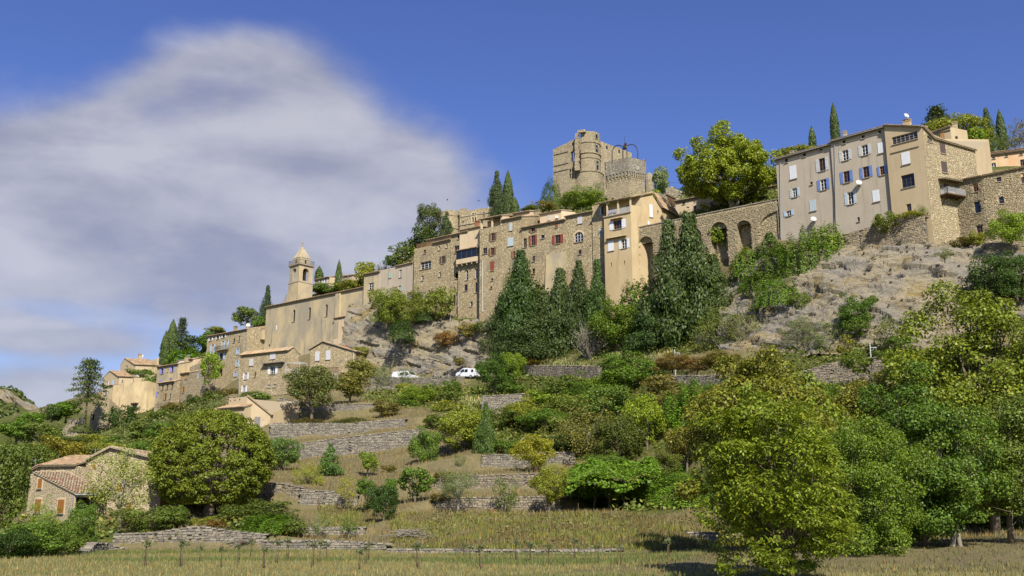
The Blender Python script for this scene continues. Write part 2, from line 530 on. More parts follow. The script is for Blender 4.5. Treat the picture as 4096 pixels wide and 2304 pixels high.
CARWHITE = m_plain('car_white', (0.76, 0.77, 0.78), 0.3, spec=0.5)
BRONZE = m_plain('bronze', (0.10, 0.085, 0.05), 0.5, 0.7)
ROCK = m_rock('limestone_rock')
GROUND = m_ground('hill_ground')
MEADOW = m_meadow('meadow_ground')
BLADE = m_leaf('blade', 0.25, 0.8, 0.5)
# ------------------------------------------------------------------ terrain: height field from surveyed break lines
TP, TE = [], []


def brk(pts, joined=True):
    i0 = len(TP)
    for i, p in enumerate(pts):
        TP.append(tuple(p))
        if joined and i:
            TE.append((i0 + i - 1, i0 + i))


def L(*uvY):
    return [pt(*p) for p in uvY]


# meadow and its edge (z = 0)
EDGE = [(-900, 2240), (300, 2236), (470, 2206), (1000, 2204), (1500, 2212), (2000, 2216), (2600, 2218), (3100, 2202), (3600, 2194), (4700, 2194)]
brk([pt(u, v, y_on(v, 0.0)) for u, v in EDGE])
brk([(x, y, 0.0) for y in (20, 42) for x in (-160, -80, 0, 80, 150)], False)
# low walls and house terrace on the left, grassy bank in the middle
brk(L((-900, 2190, 72), (300, 2165, 84), (470, 2135, 86.2), (780, 2112, 86.2), (1050, 2135, 86.2), (1250, 2160, 86.2), (1540, 2168, 85.4)))
brk(L((380, 2210, 82.6), (452, 2194, 85.1), (1052, 2194, 85.1)))
brk(L((1062, 2206, 82.9), (1540, 2208, 82.9)))
brk(L((1062, 2168, 84.1), (1300, 2166, 84.1), (1540, 2180, 84.1)))
brk(L((1218, 2150, 89.0), (1460, 2148, 89.0)))
brk(L((1218, 2110, 89.8), (1460, 2108, 89.8)))
brk(L((1620, 2062, 94), (1900, 2058, 94), (2200, 2056, 94), (2500, 2046, 94), (2880, 2036, 92), (3300, 2050, 88), (3900, 2090, 84), (4700, 2100, 80)))
brk(L((-900, 2110, 95), (0, 2115, 97), (300, 2108, 97), (600, 2098, 100), (830, 2078, 104), (1060, 2062, 104), (1300, 2085, 98), (1500, 2080, 97)))
# terraces
brk(L((1740, 2050, 99.4), (2000, 2047, 100), (2245, 2046, 100)))
brk(L((1750, 1990, 100.8), (2000, 1988, 101.2), (2235, 1984, 101.2)))
brk(L((2290, 2055, 107), (2500, 2055, 107), (2740, 2055, 105)))
brk(L((2300, 1960, 108.4), (2500, 1950, 108.4), (2740, 1950, 106.4)))
brk(L((860, 2010, 108.4), (1060, 1998, 107.4), (1200, 2032, 105.0), (1430, 2032, 105.0)))
brk(L((860, 1950, 109.4), (1060, 1932, 108.4), (1200, 1958, 106.0), (1430, 1978, 106.0)))
brk(L((1740, 1972, 109.4), (2100, 1968, 109.6), (2240, 1962, 109.6)))
brk(L((1740, 1908, 110.6), (2100, 1896, 110.8), (2240, 1890, 110.8)))
brk(L((1900, 1888, 118.4), (2100, 1885, 118.6), (2400, 1870, 118.6)))
brk(L((1900, 1822, 119.6), (2100, 1816, 119.8), (2400, 1800, 119.8)))
brk(L((1060, 1888, 118), (1300, 1890, 118), (1500, 1880, 120), (1700, 1850, 125)))
brk(L((1130, 1858, 136.0), (1400, 1826, 136.4), (1700, 1788, 137)))
brk(L((1130, 1782, 137.0), (1400, 1745, 137.4), (1700, 1712, 138)))
brk(L((1080, 1772, 141.0), (1400, 1737, 141.4), (1680, 1706, 142)))
brk(L((1080, 1692, 142.0), (1400, 1692, 142.4), (1680, 1672, 143)))
brk(L((1125, 1672, 156), (1300, 1674, 155), (1490, 1668, 154)))
brk(L((1125, 1600, 157.4), (1300, 1618, 156.4), (1490, 1612, 155.4)))
brk(L((800, 1790, 146), (960, 1775, 146.5), (1085, 1775, 146.5)))
brk(L((1640, 1640, 152), (2000, 1626, 155), (2200, 1612, 152), (2500, 1600, 138), (2800, 1590, 124), (3200, 1580, 112), (3600, 1570, 106), (4600, 1570, 96)))
brk(L((1850, 1760, 133), (2150, 1740, 133), (2450, 1700, 131), (2750, 1720, 118), (3050, 1740, 104), (3500, 1800, 92), (4600, 1800, 84)))
brk(L((2650, 1880, 112), (3000, 1900, 100), (3500, 1960, 88), (4600, 1960, 84)))
# road bench
ROAD_UV = [(900, 1598, 212), (1100, 1582, 206), (1300, 1560, 199), (1455, 1538, 194), (1640, 1522, 188), (1850, 1512, 181), (2080, 1518, 173), (2390, 1524, 156),
           (2705, 1530, 137), (3000, 1536, 127), (3490, 1552, 116), (3900, 1560, 109), (4500, 1570, 100)]
ROAD_LO = [pt(*p) for p in ROAD_UV]
ROAD_HI = []
for i, p in enumerate(ROAD_LO):
    d = (ROAD_LO[min(i + 1, len(ROAD_LO) - 1)] - ROAD_LO[max(i - 1, 0)])
    d.z = 0
    d.normalize()
    ROAD_HI.append(p + Vector((-d.y, d.x, 0)) * 4.6)
brk([p + Vector((0, 0, -0.05)) for p in ROAD_LO])
brk([p + Vector((0, 0, -0.05)) for p in ROAD_HI])
# just below the road: retaining drop
drop = []
for i, p in enumerate(ROAD_LO):
    d = (ROAD_LO[min(i + 1, len(ROAD_LO) - 1)] - ROAD_LO[max(i - 1, 0)])
    d.z = 0
    d.normalize()
    drop.append(p - Vector((-d.y, d.x, 0)) * 1.0 + Vector((0, 0, -2.2)))
brk(drop[2:-1])
# slopes above the road
brk(L((1440, 1470, 207), (1600, 1480, 201), (1800, 1490, 192), (1990, 1492, 184)))
brk(L((2100, 1464, 181.5), (2250, 1464, 172), (2400, 1464, 163), (2560, 1430, 158), (2705, 1425, 148), (3000, 1425, 138), (3300, 1420, 128), (3700, 1390, 121), (4500, 1370, 112)))
brk(L((2100, 1430, 184), (2400, 1420, 172), (2700, 1395, 158), (2950, 1400, 146)))
brk(L((1180, 1500, 217), (1290, 1490, 213.5), (1355, 1470, 209.5)))
brk(L((1440, 1262, 212), (1600, 1270, 208), (1800, 1290, 201), (1990, 1300, 193)))
brk(L((2100, 1330, 191), (2300, 1300, 184), (2500, 1240, 178), (2560, 1225, 176), (2700, 1160, 172), (2900, 1060, 166)))
brk(L((2960, 1390, 141), (3200, 1395, 133), (3500, 1380, 127), (3800, 1360, 122), (4500, 1340, 116)))
brk(L((2960, 1060, 161), (3110, 985, 158), (3300, 990, 153), (3500, 985, 147), (3700, 965, 141.5), (3900, 1000, 141.5), (4500, 1000, 134)))
# the village shelf and the hill behind it
brk(L((290, 1778, 246), (420, 1765, 247), (480, 1705, 250), (640, 1650, 254), (820, 1570, 258), (960, 1560, 226), (1190, 1565, 212), (1330, 1500, 212), (1420, 1440, 212)))
brk(L((1060, 1425, 243), (1250, 1410, 232.5), (1375, 1370, 224)))
brk(L((2560, 920, 182), (2800, 870, 176), (3110, 805, 167), (3300, 760, 172), (3600, 700, 166), (4500, 640, 160)))
brk(L((1700, 990, 228), (2000, 905, 222), (2300, 862, 214), (2560, 880, 196)))
brk(L((2650, 800, 215), (2900, 770, 200), (3250, 612, 190), (3600, 620, 192), (3900, 606, 196), (4500, 600, 190)))
brk(L((1760, 955, 240), (1960, 935, 240), (2100, 850, 246), (2210, 818, 252), (2400, 792, 252), (2560, 785, 246), (2700, 790, 252)))
brk(L((380, 1640, 285), (500, 1540, 300), (700, 1455, 288), (860, 1370, 282), (1000, 1310, 264), (1200, 1195, 252), (1400, 1165, 246), (1560, 1090, 246), (1700, 1060, 245)))
brk([(-190, 330, 30), (-130, 350, 38), (-75, 355, 55), (-20, 340, 66), (20, 330, 72), (60, 320, 70), (110, 300, 66), (170, 260, 60)])
brk([(-200, 420, 10), (0, 420, 30), (180, 420, 30)], False)
# left flank
brk(L((-900, 1820, 225), (0, 1790, 235), (200, 1775, 242), (285, 1785, 243)))
brk(L((-900, 1880, 170), (0, 1860, 178), (400, 1810, 186), (700, 1785, 176)))
brk(L((-900, 1960, 128), (0, 1950, 132), (400, 1925, 136), (700, 1890, 132), (980, 1870, 128)))
brk(L((-900, 2040, 108), (300, 2010, 112), (640, 1990, 114)))

CELL = 0.6
GX0, GX1, GY0, GY1 = -165.0, 150.0, 40.0, 345.0
gx = np.arange(GX0, GX1 + 1e-6, CELL)
gy = np.arange(GY0, GY1 + 1e-6, CELL)
NX, NY = len(gx), len(gy)


def vnoise(x, y, scale, seed):
    r_ = np.random.default_rng(seed).random((256, 256))
    x, y = np.asarray(x) / scale, np.asarray(y) / scale
    xi, yi = np.floor(x).astype(int), np.floor(y).astype(int)
    fx, fy = x - xi, y - yi
    fx, fy = fx * fx * (3 - 2 * fx), fy * fy * (3 - 2 * fy)
    a, b = r_[yi % 256, xi % 256], r_[yi % 256, (xi + 1) % 256]
    c, d = r_[(yi + 1) % 256, xi % 256], r_[(yi + 1) % 256, (xi + 1) % 256]
    return (a * (1 - fx) + b * fx) * (1 - fy) + (c * (1 - fx) + d * fx) * fy - 0.5


def make_height():
    v2 = [Vector((p[0], p[1])) for p in TP]
    out = geometry.delaunay_2d_cdt(v2, TE, [], 0, 1e-4)
    ov, of, orig = out[0], out[2], out[3]
    zz = []
    for i, o in enumerate(orig):
        if o:
            zz.append(TP[o[0]][2])
        else:
            zz.append(None)
    for i, z in enumerate(zz):          # crossings of break lines: nearest known height
        if z is None:
            j = min((j for j in range(len(TP))), key=lambda j: (TP[j][0] - ov[i].x) ** 2 + (TP[j][1] - ov[i].y) ** 2)
            zz[i] = TP[j][2]
    Hh = np.full((NY, NX), np.nan)
    for f in of:
        (x0, y0_), (x1, y1_), (x2, y2_) = [(ov[i].x, ov[i].y) for i in f]
        za, zb, zc = [zz[i] for i in f]
        i0, i1 = max(0, int((min(x0, x1, x2) - GX0) / CELL)), min(NX - 1, int((max(x0, x1, x2) - GX0) / CELL) + 1)
        j0, j1 = max(0, int((min(y0_, y1_, y2_) - GY0) / CELL)), min(NY - 1, int((max(y0_, y1_, y2_) - GY0) / CELL) + 1)
        if i1 < i0 or j1 < j0:
            continue
        X, Y = np.meshgrid(gx[i0:i1 + 1], gy[j0:j1 + 1])
        den = (y1_ - y2_) * (x0 - x2) + (x2 - x1) * (y0_ - y2_)
        if abs(den) < 1e-9:
            continue
        a = ((y1_ - y2_) * (X - x2) + (x2 - x1) * (Y - y2_)) / den
        b = ((y2_ - y0_) * (X - x2) + (x0 - x2) * (Y - y2_)) / den
        c = 1 - a - b
        ok = (a >= -1e-6) & (b >= -1e-6) & (c >= -1e-6)
        sub = Hh[j0:j1 + 1, i0:i1 + 1]
        sub[ok] = (a * za + b * zb + c * zc)[ok]
    for _ in range(400):               # fill outside the hull
        nan = np.isnan(Hh)
        if not nan.any():
            break
        P = np.pad(Hh, 1, mode='edge')
        st4 = np.stack([P[:-2, 1:-1], P[2:, 1:-1], P[1:-1, :-2], P[1:-1, 2:]])
        with np.errstate(all='ignore'):
            m_ = np.nanmean(st4, axis=0)
        Hh[nan] = m_[nan]
    Hh = np.nan_to_num(Hh, nan=0.0)
    X, Y = np.meshgrid(gx, gy)
    amp = np.clip((Hh - 0.8) / 4.0, 0.0, 1.0)
    nz = vnoise(X, Y, 7.0, 1) * 0.9 + vnoise(X, Y, 3.1, 2) * 0.5 + vnoise(X, Y, 1.3, 3) * 0.28
    Hh = Hh + nz * amp * 0.55 + vnoise(X, Y, 2.0, 4) * 0.05
    return Hh


HF = make_height()


def flatten_road():
    for i in range(len(ROAD_LO) - 1):
        A, B, D, C = ROAD_LO[i], ROAD_LO[i + 1], ROAD_HI[i + 1], ROAD_HI[i]
        for tri in ((A, B, D), (A, D, C)):
            xs, ys = [p.x for p in tri], [p.y for p in tri]
            i0, i1 = max(0, int((min(xs) - 0.7 - GX0) / CELL)), min(NX - 1, int((max(xs) + 0.7 - GX0) / CELL) + 1)
            j0, j1 = max(0, int((min(ys) - 0.7 - GY0) / CELL)), min(NY - 1, int((max(ys) + 0.7 - GY0) / CELL) + 1)
            X, Y = np.meshgrid(gx[i0:i1 + 1], gy[j0:j1 + 1])
            (x0, y0_), (x1, y1_), (x2, y2_) = [(p.x, p.y) for p in tri]
            den = (y1_ - y2_) * (x0 - x2) + (x2 - x1) * (y0_ - y2_)
            a = ((y1_ - y2_) * (X - x2) + (x2 - x1) * (Y - y2_)) / den
            b = ((y2_ - y0_) * (X - x2) + (x0 - x2) * (Y - y2_)) / den
            c = 1 - a - b
            ok = (a >= -0.12) & (b >= -0.12) & (c >= -0.12)
            z = a * tri[0].z + b * tri[1].z + c * tri[2].z - 0.12
            sub = HF[j0:j1 + 1, i0:i1 + 1]
            sub[ok] = z[ok]


flatten_road()


def H(x, y):
    fx, fy = (x - GX0) / CELL, (y - GY0) / CELL
    if fx < 0 or fy < 0 or fx >= NX - 1 or fy >= NY - 1:
        return 0.0
    i, j = int(fx), int(fy)
    a, b = fx - i, fy - j
    return float((HF[j, i] * (1 - a) + HF[j, i + 1] * a) * (1 - b) + (HF[j + 1, i] * (1 - a) + HF[j + 1, i + 1] * a) * b)


def G(u, v, y0=42.0):
    """first point of the terrain seen through photograph pixel (u, v)"""
    d = ray(u, v)
    y = y0
    while y < 340:
        if HC + d.z * y <= H(d.x * y, y):
            return Vector((d.x * y, y, H(d.x * y, y)))
        y += 0.25
    return None


def proj(X, Y, Z):
    dz = Z - HC
    fw = Y * ct + dz * st
    return 2048 + FPX * X / fw, 1152 - FPX * (-Y * st + dz * ct) / fw


GREEN = [(2350, 1650, 520, 190, 1.0), (2300, 1480, 900, 60, 0.45), (250, 1850, 560, 190, 1.0), (200, 2150, 300, 70, 0.8), (3500, 1750, 700, 400, 1.0), (1000, 2120, 160, 50, 0.7),
         (2000, 1640, 300, 70, 0.6), (1650, 1580, 220, 60, 0.6), (2600, 1960, 330, 90, 1.0), (2200, 800, 1200, 140, 0.9), (2400, 1300, 700, 130, 0.9), (700, 1650, 250, 90, 0.7), (1300, 1120, 500, 100, 0.9),
         (1500, 2190, 1300, 14, 0.35), (800, 1400, 300, 120, 0.8), (3600, 600, 700, 100, 0.9)]
VEG = None


def build_terrain():
    global VEG
    X, Y = np.meshgrid(gx, gy)
    U, Vv = proj(X, Y, HF)
    veg = np.full(X.shape, 0.18)
    for u, v, ru, rv, a in GREEN:
        q = ((U - u) / ru) ** 2 + ((Vv - v) / rv) ** 2
        veg = np.maximum(veg, a * np.clip(1.6 - q, 0, 1))
    VEG = veg
    me = bpy.data.meshes.new('hillside')
    me.vertices.add(NX * NY)
    me.vertices.foreach_set('co', np.stack([X, Y, HF], -1).reshape(-1).astype(np.float32))
    I, J = np.meshgrid(np.arange(NX - 1), np.arange(NY - 1))
    a = (J * NX + I).reshape(-1)
    q = np.stack([a, a + 1, a + 1 + NX, a + NX], -1).astype(np.int32)
    nf = len(q)
    me.loops.add(nf * 4)
    me.loops.foreach_set('vertex_index', q.reshape(-1))
    me.polygons.add(nf)
    me.polygons.foreach_set('loop_start', np.arange(0, nf * 4, 4, dtype=np.int32))
    me.polygons.foreach_set('use_smooth', np.ones(nf, dtype=bool))
    me.update(calc_edges=True)
    at = me.attributes.new('veg', 'FLOAT', 'POINT')
    at.data.foreach_set('value', veg.reshape(-1).astype(np.float32))
    me.materials.append(GROUND)
    me.materials.append(MEADOW)
    mi = (HF[:-1, :-1].reshape(-1) < 0.06) & (Y[:-1, :-1].reshape(-1) < 90)
    me.polygons.foreach_set('material_index', mi.astype(np.int32))
    o = link('hillside', me)
    tag(o, 'terraced hillside of dry grass and scrub below the village', None, None, 'structure')
    g = MB()
    g.face([(-4000, -600, -0.12), (4000, -600, -0.12), (4000, 7000, -0.12), (-4000, 7000, -0.12)])
    o = g.build('ground', MEADOW)
    tag(o, 'flat meadow ground running out to the horizon', None, None, 'structure')
    # road
    m = MB()
    for i in range(len(ROAD_LO) - 1):
        n = 6
        for j in range(n):
            a0, a1 = j / n, (j + 1) / n
            p, q2 = ROAD_LO[i].lerp(ROAD_LO[i + 1], a0), ROAD_LO[i].lerp(ROAD_LO[i + 1], a1)
            p2, q3 = ROAD_HI[i].lerp(ROAD_HI[i + 1], a0), ROAD_HI[i].lerp(ROAD_HI[i + 1], a1)
            up = Vector((0, 0, 0.03))
            m.face([p + up, q2 + up, q3 + up, p2 + up])
    o = m.build('road', ASPHALT)
    tag(o, 'narrow asphalt road climbing along the foot of the cliff', None, None, 'structure')


build_terrain()


# ------------------------------------------------------------------ distant hill on the left
def build_far_hill():
    us = np.linspace(-700, 1000, 60)
    ridge_u = [-700, -200, 0, 60, 110, 170, 230, 300, 420, 600, 1000]
    ridge_v = [1480, 1530, 1552, 1566, 1590, 1628, 1652, 1668, 1700, 1760, 1850]
    rows = 40
    V = []
    for j in range(rows):
        t = j / (rows - 1)
        Y = 420 + 430 * t
        for u in us:
            rv = float(np.interp(u, ridge_u, ridge_v))
            zr = zat(rv, 850)
            z = zr * (t ** 1.25) + (vnoise(u, Y, 60, 9) * 14 + vnoise(u, Y, 23, 10) * 7) * t * (1 - 0.5 * t)
            V.append((xm(u, rv) * Y, Y, float(z)))
    n = len(us)
    m = MB()
    fs = [(j * n + i, j * n + i + 1, (j + 1) * n + i + 1, (j + 1) * n + i) for j in range(rows - 1) for i in range(n - 1)]
    m.mesh(V, fs)
    bk = [(V[(rows - 1) * n + i][0] * 1.15, 1100, -5) for i in range(n)]
    m.mesh([V[(rows - 1) * n + i] for i in range(n)] + bk, [(i, i + 1, n + i + 1, n + i) for i in range(n - 1)])
    o = m.build('far_hill', GROUND, smooth=True)
    at = o.data.attributes.new('veg', 'FLOAT', 'POINT')
    at.data.foreach_set('value', [0.9] * len(o.data.vertices))
    tag(o, 'distant wooded hill at the left edge', None, None, 'structure')
    # pale scree and cliff band
    k = MB()
    pts_t = [(-60, 1575, 845), (0, 1568, 842), (60, 1584, 838), (90, 1612, 834), (140, 1626, 832), (182, 1650, 830)]
    pts_b = [(-60, 1606, 800), (0, 1606, 800), (60, 1632, 798), (90, 1650, 796), (140, 1668, 796), (182, 1670, 800)]
    nu, nv = 60, 16
    VV = []
    for j in range(nv):
        for i in range(nu):
            f = i / (nu - 1) * (len(pts_t) - 1)
            a = min(int(f), len(pts_t) - 2)
            T = pt(*pts_t[a]).lerp(pt(*pts_t[a + 1]), f - a)
            B = pt(*pts_b[a]).lerp(pt(*pts_b[a + 1]), f - a)
            p = B.lerp(T, j / (nv - 1))
            e = math.sin(math.pi * j / (nv - 1)) ** 0.5 * math.sin(math.pi * i / (nu - 1)) ** 0.3
            p += Vector((0, -1, 0.4)) * (noise.fractal(p * 0.09, 1.0, 2.0, 4) * 9 + 13) * e
            VV.append(p)
    k.mesh(VV, [(j * nu + i, j * nu + i + 1, (j + 1) * nu + i + 1, (j + 1) * nu + i) for j in range(nv - 1) for i in range(nu - 1)])
    o = k.build('far_cliff', ROCK)
    tag(o, 'pale grey rock face on the distant hill', None, None, 'structure')
    return V, n, rows


FARV = build_far_hill()


# ------------------------------------------------------------------ rock cliffs: lofted and displaced sheets
def cliff(name, label, rows, nu, nv, amp, off=0.0):
    """rows: list of polylines (u, v, Y) from foot to top, all the same length"""
    P = np.array([[list(pt(*p)) for p in r_] for r_ in rows])
    fu, fv = np.linspace(0, P.shape[1] - 1, nu), np.linspace(0, P.shape[0] - 1, nv)

    def smooth_interp(A, f, axis):
        i = np.clip(np.floor(f).astype(int), 0, A.shape[axis] - 2)
        t = (f - i)
        i0, i3 = np.clip(i - 1, 0, None), np.clip(i + 2, None, A.shape[axis] - 1)
        p0, p1, p2, p3 = [np.take(A, q, axis) for q in (i0, i, i + 1, i3)]
        sh = [1, 1, 1]
        sh[axis] = -1
        t = t.reshape(sh)
        return 0.5 * ((2 * p1) + (-p0 + p2) * t + (2 * p0 - 5 * p1 + 4 * p2 - p3) * t * t + (-p0 + 3 * p1 - 3 * p2 + p3) * t ** 3)
    S = smooth_interp(smooth_interp(P, fv, 0), fu, 1)
    du = np.gradient(S, axis=1)
    dv = np.gradient(S, axis=0)
    N = np.cross(du, dv)
    N /= np.linalg.norm(N, axis=2, keepdims=True) + 1e-9
    if N[:, :, 1].mean() > 0:
        N = -N
    V = []
    for j in range(nv):
        for i in range(nu):
            p = Vector(S[j, i])
            n_ = Vector(N[j, i])
            big = noise.fractal(p * 0.13, 1.0, 2.0, 4)
            q = Vector((p.x * 0.35 + p.y * 0.2, p.y * 0.35, p.z * 1.25 + p.x * 0.32 - p.y * 0.2))
            lay = abs(noise.noise(q * 0.5)) + 0.35 * abs(noise.noise(q * 1.5))
            blk = noise.cell(Vector((q.x * 0.7 + big, q.y * 0.7, q.z * 0.42)))
            fin = noise.fractal(p * 1.3, 0.9, 2.0, 3)
            V.append(p + n_ * (off + amp * (1.0 * big + 1.0 * lay + 0.5 * blk + 0.1 * fin)))
    m = MB()
    m.mesh(V, [(j * nu + i, j * nu + i + 1, (j + 1) * nu + i + 1, (j + 1) * nu + i) for j in range(nv - 1) for i in range(nu - 1)])
    o = m.build(name, ROCK)
    tag(o, label, None, None, 'structure')
    return np.array([list(v) for v in V])


CLIFF_R = cliff('cliff', 'pale limestone cliff below the tall grey houses', [
    [(2880, 1440, 142), (3050, 1440, 137), (3250, 1440, 130), (3450, 1430, 126), (3650, 1420, 122), (3850, 1410, 118), (4100, 1400, 114)],
    [(2880, 1390, 143.5), (3050, 1385, 138.5), (3250, 1375, 132), (3450, 1360, 128), (3650, 1350, 124.5), (3850, 1340, 121), (4100, 1330, 117)],
    [(2880, 1290, 150), (3050, 1270, 143), (3250, 1240, 136), (3450, 1230, 131.5), (3650, 1220, 128.5), (3850, 1220, 126), (4100, 1220, 121)],
    [(2880, 1190, 156), (3050, 1150, 149), (3250, 1110, 141.5), (3450, 1100, 136.5), (3650, 1090, 133.5), (3850, 1100, 131), (4100, 1100, 126)],
    [(2900, 1130, 161), (3070, 1065, 154), (3270, 1020, 147), (3450, 1000, 142), (3650, 990, 138), (3850, 1000, 135.5), (4100, 1010, 130)],
    [(2900, 1090, 165), (3080, 1010, 160), (3290, 990, 154), (3450, 985, 149), (3650, 978, 144), (3850, 990, 141), (4100, 1000, 137)]], 250, 120, 0.8)
CLIFF_M = cliff('cliff', 'ochre rock face above the road with two white vans', [
    [(1360, 1520, 206), (1480, 1520, 202), (1600, 1516, 198), (1720, 1514, 193.5), (1850, 1512, 188.5), (1990, 1512, 182)],
    [(1360, 1470, 208), (1480, 1460, 204), (1600, 1455, 200), (1720, 1450, 195.5), (1850, 1450, 190.5), (1990, 1450, 184)],
    [(1370, 1380, 211), (1480, 1370, 206.5), (1600, 1370, 202), (1720, 1375, 197.5), (1850, 1380, 192.5), (1990, 1380, 186)],
    [(1380, 1290, 213), (1490, 1300, 209), (1610, 1310, 204.5), (1720, 1310, 200), (1850, 1320, 195), (1990, 1320, 189)],
    [(1390, 1240, 215), (1500, 1240, 211.5), (1620, 1255, 207), (1720, 1260, 203.5), (1850, 1285, 198.5), (1990, 1290, 192)],
    [(1390, 1215, 219), (1500, 1215, 216), (1620, 1235, 212), (1720, 1240, 208.5), (1850, 1270, 203), (1990, 1275, 197)]], 180, 90, 0.75)
# ------------------------------------------------------------------ building kit
COLS = {'white': (0.62, 0.63, 0.66), 'wgrey': (0.46, 0.46, 0.47), 'pale': (0.40, 0.47, 0.50), 'pblue': (0.36, 0.47, 0.62), 'blue': (0.13, 0.20, 0.44), 'lilac': (0.24, 0.25, 0.60),
        'red': (0.22, 0.055, 0.032), 'brown': (0.16, 0.085, 0.05), 'dark': (0.075, 0.055, 0.045), 'ochre': (0.36, 0.19, 0.055), 'orange': (0.28, 0.11, 0.022), 'green': (0.26, 0.42, 0.34),
        'greyw': (0.17, 0.16, 0.16), 'fw': (0.66, 0.64, 0.58), 'fb': (0.17, 0.09, 0.035), 'fd': (0.06, 0.05, 0.045), 'fg': (0.30, 0.26, 0.2)}


class Fac:
    """a vertical wall plane from A (left) to B (right) as seen from outside"""
    def __init__(s, A, B):
        s.A = Vector((A[0], A[1], 0))
        s.B = Vector((B[0], B[1], 0))
        s.L = (s.B - s.A).length
        s.t = (s.B - s.A).normalized()
        s.n = Vector((s.t.y, -s.t.x, 0))

    def hit(s, u, v):
        d = ray(u, v)
        k = s.A.dot(s.n) / d.dot(s.n)
        p = d * k
        return (p - s.A).dot(s.t), HC + d.z * k

    def P(s, a, z, off=0.0):
        p = s.A + s.t * a + s.n * off
        return Vector((p.x, p.y, z))


def interp(prof, a):
    for (a0, z0), (a1, z1_) in zip(prof, prof[1:]):
        if a <= a1 + 1e-9:
            return z0 + (z1_ - z0) * (0 if a1 - a0 < 1e-9 else (a - a0) / (a1 - a0))
    return prof[-1][1]


def wall_faces(m, fac, prof, zb, ops, base=None):
    """wall with openings. ops: list of (top polyline [(s,z)..], bottom z, recess)"""
    br = {0.0, fac.L}
    for a, _ in prof:
        br.add(min(max(a, 0), fac.L))
    for top, _, _ in ops:
        for a, _ in top:
            br.add(min(max(a, 0.0), fac.L))
    br = sorted(br)
    bs = [br[0]]
    for b in br[1:]:
        if b - bs[-1] > 1e-5:
            bs.append(b)
    bf = (lambda a: zb) if base is None else (lambda a: interp(base, a))
    for sa, sb in zip(bs, bs[1:]):
        mid = (sa + sb) / 2
        cov = sorted([o for o in ops if o[0][0][0] - 1e-6 <= sa and o[0][-1][0] + 1e-6 >= sb], key=lambda o: o[1])
        ca, cb = bf(sa), bf(sb)
        for top, z0, _ in cov:
            if z0 > min(ca, cb):
                m.face([fac.P(sa, ca), fac.P(sb, cb), fac.P(sb, z0), fac.P(sa, z0)])
            ca, cb = interp(top, sa + 1e-6), interp(top, sb - 1e-6)
        ta, tb = interp(prof, sa), interp(prof, sb)
        if max(ta - ca, tb - cb) > 1e-4:
            m.face([fac.P(sa, ca), fac.P(sb, cb), fac.P(sb, tb), fac.P(sa, ta)])
    for top, z0, rec in ops:
        loop = [(top[0][0], z0)] + list(top) + [(top[-1][0], z0)]
        for (a0, q0), (a1, q1) in zip(loop, loop[1:] + loop[:1]):
            if abs(a0 - a1) + abs(q0 - q1) < 1e-6:
                continue
            m.face([fac.P(a0, q0), fac.P(a1, q1), fac.P(a1, q1, -rec), fac.P(a0, q0, -rec)])


def solve_chain(zm, corners, anchor, angs):
    px = [zm(c[0], (c[1] + c[2]) / 2) for c in corners]
    n = len(corners)
    P = [None] * n
    ai, aY = anchor
    P[ai] = Vector((xm(*px[ai]) * aY, aY))
    for i in range(ai + 1, n):
        a = R(angs[i - 1])
        d = Vector((math.sin(a), -math.cos(a)))
        mm = xm(*px[i])
        k = (mm * P[i - 1].y - P[i - 1].x) / (d.x - mm * d.y)
        P[i] = P[i - 1] + d * k
    for i in range(ai - 1, -1, -1):
        a = R(angs[i])
        d = Vector((-math.sin(a), math.cos(a)))
        mm = xm(*px[i])
        k = (mm * P[i + 1].y - P[i + 1].x) / (d.x - mm * d.y)
        P[i] = P[i + 1] + d * k
    zt = [zat(zm(c[0], c[1])[1], p.y) for c, p in zip(corners, P)]
    zb = [zat(zm(c[0], c[2])[1], p.y) for c, p in zip(corners, P)]
    return P, zt, zb


TILES = {}


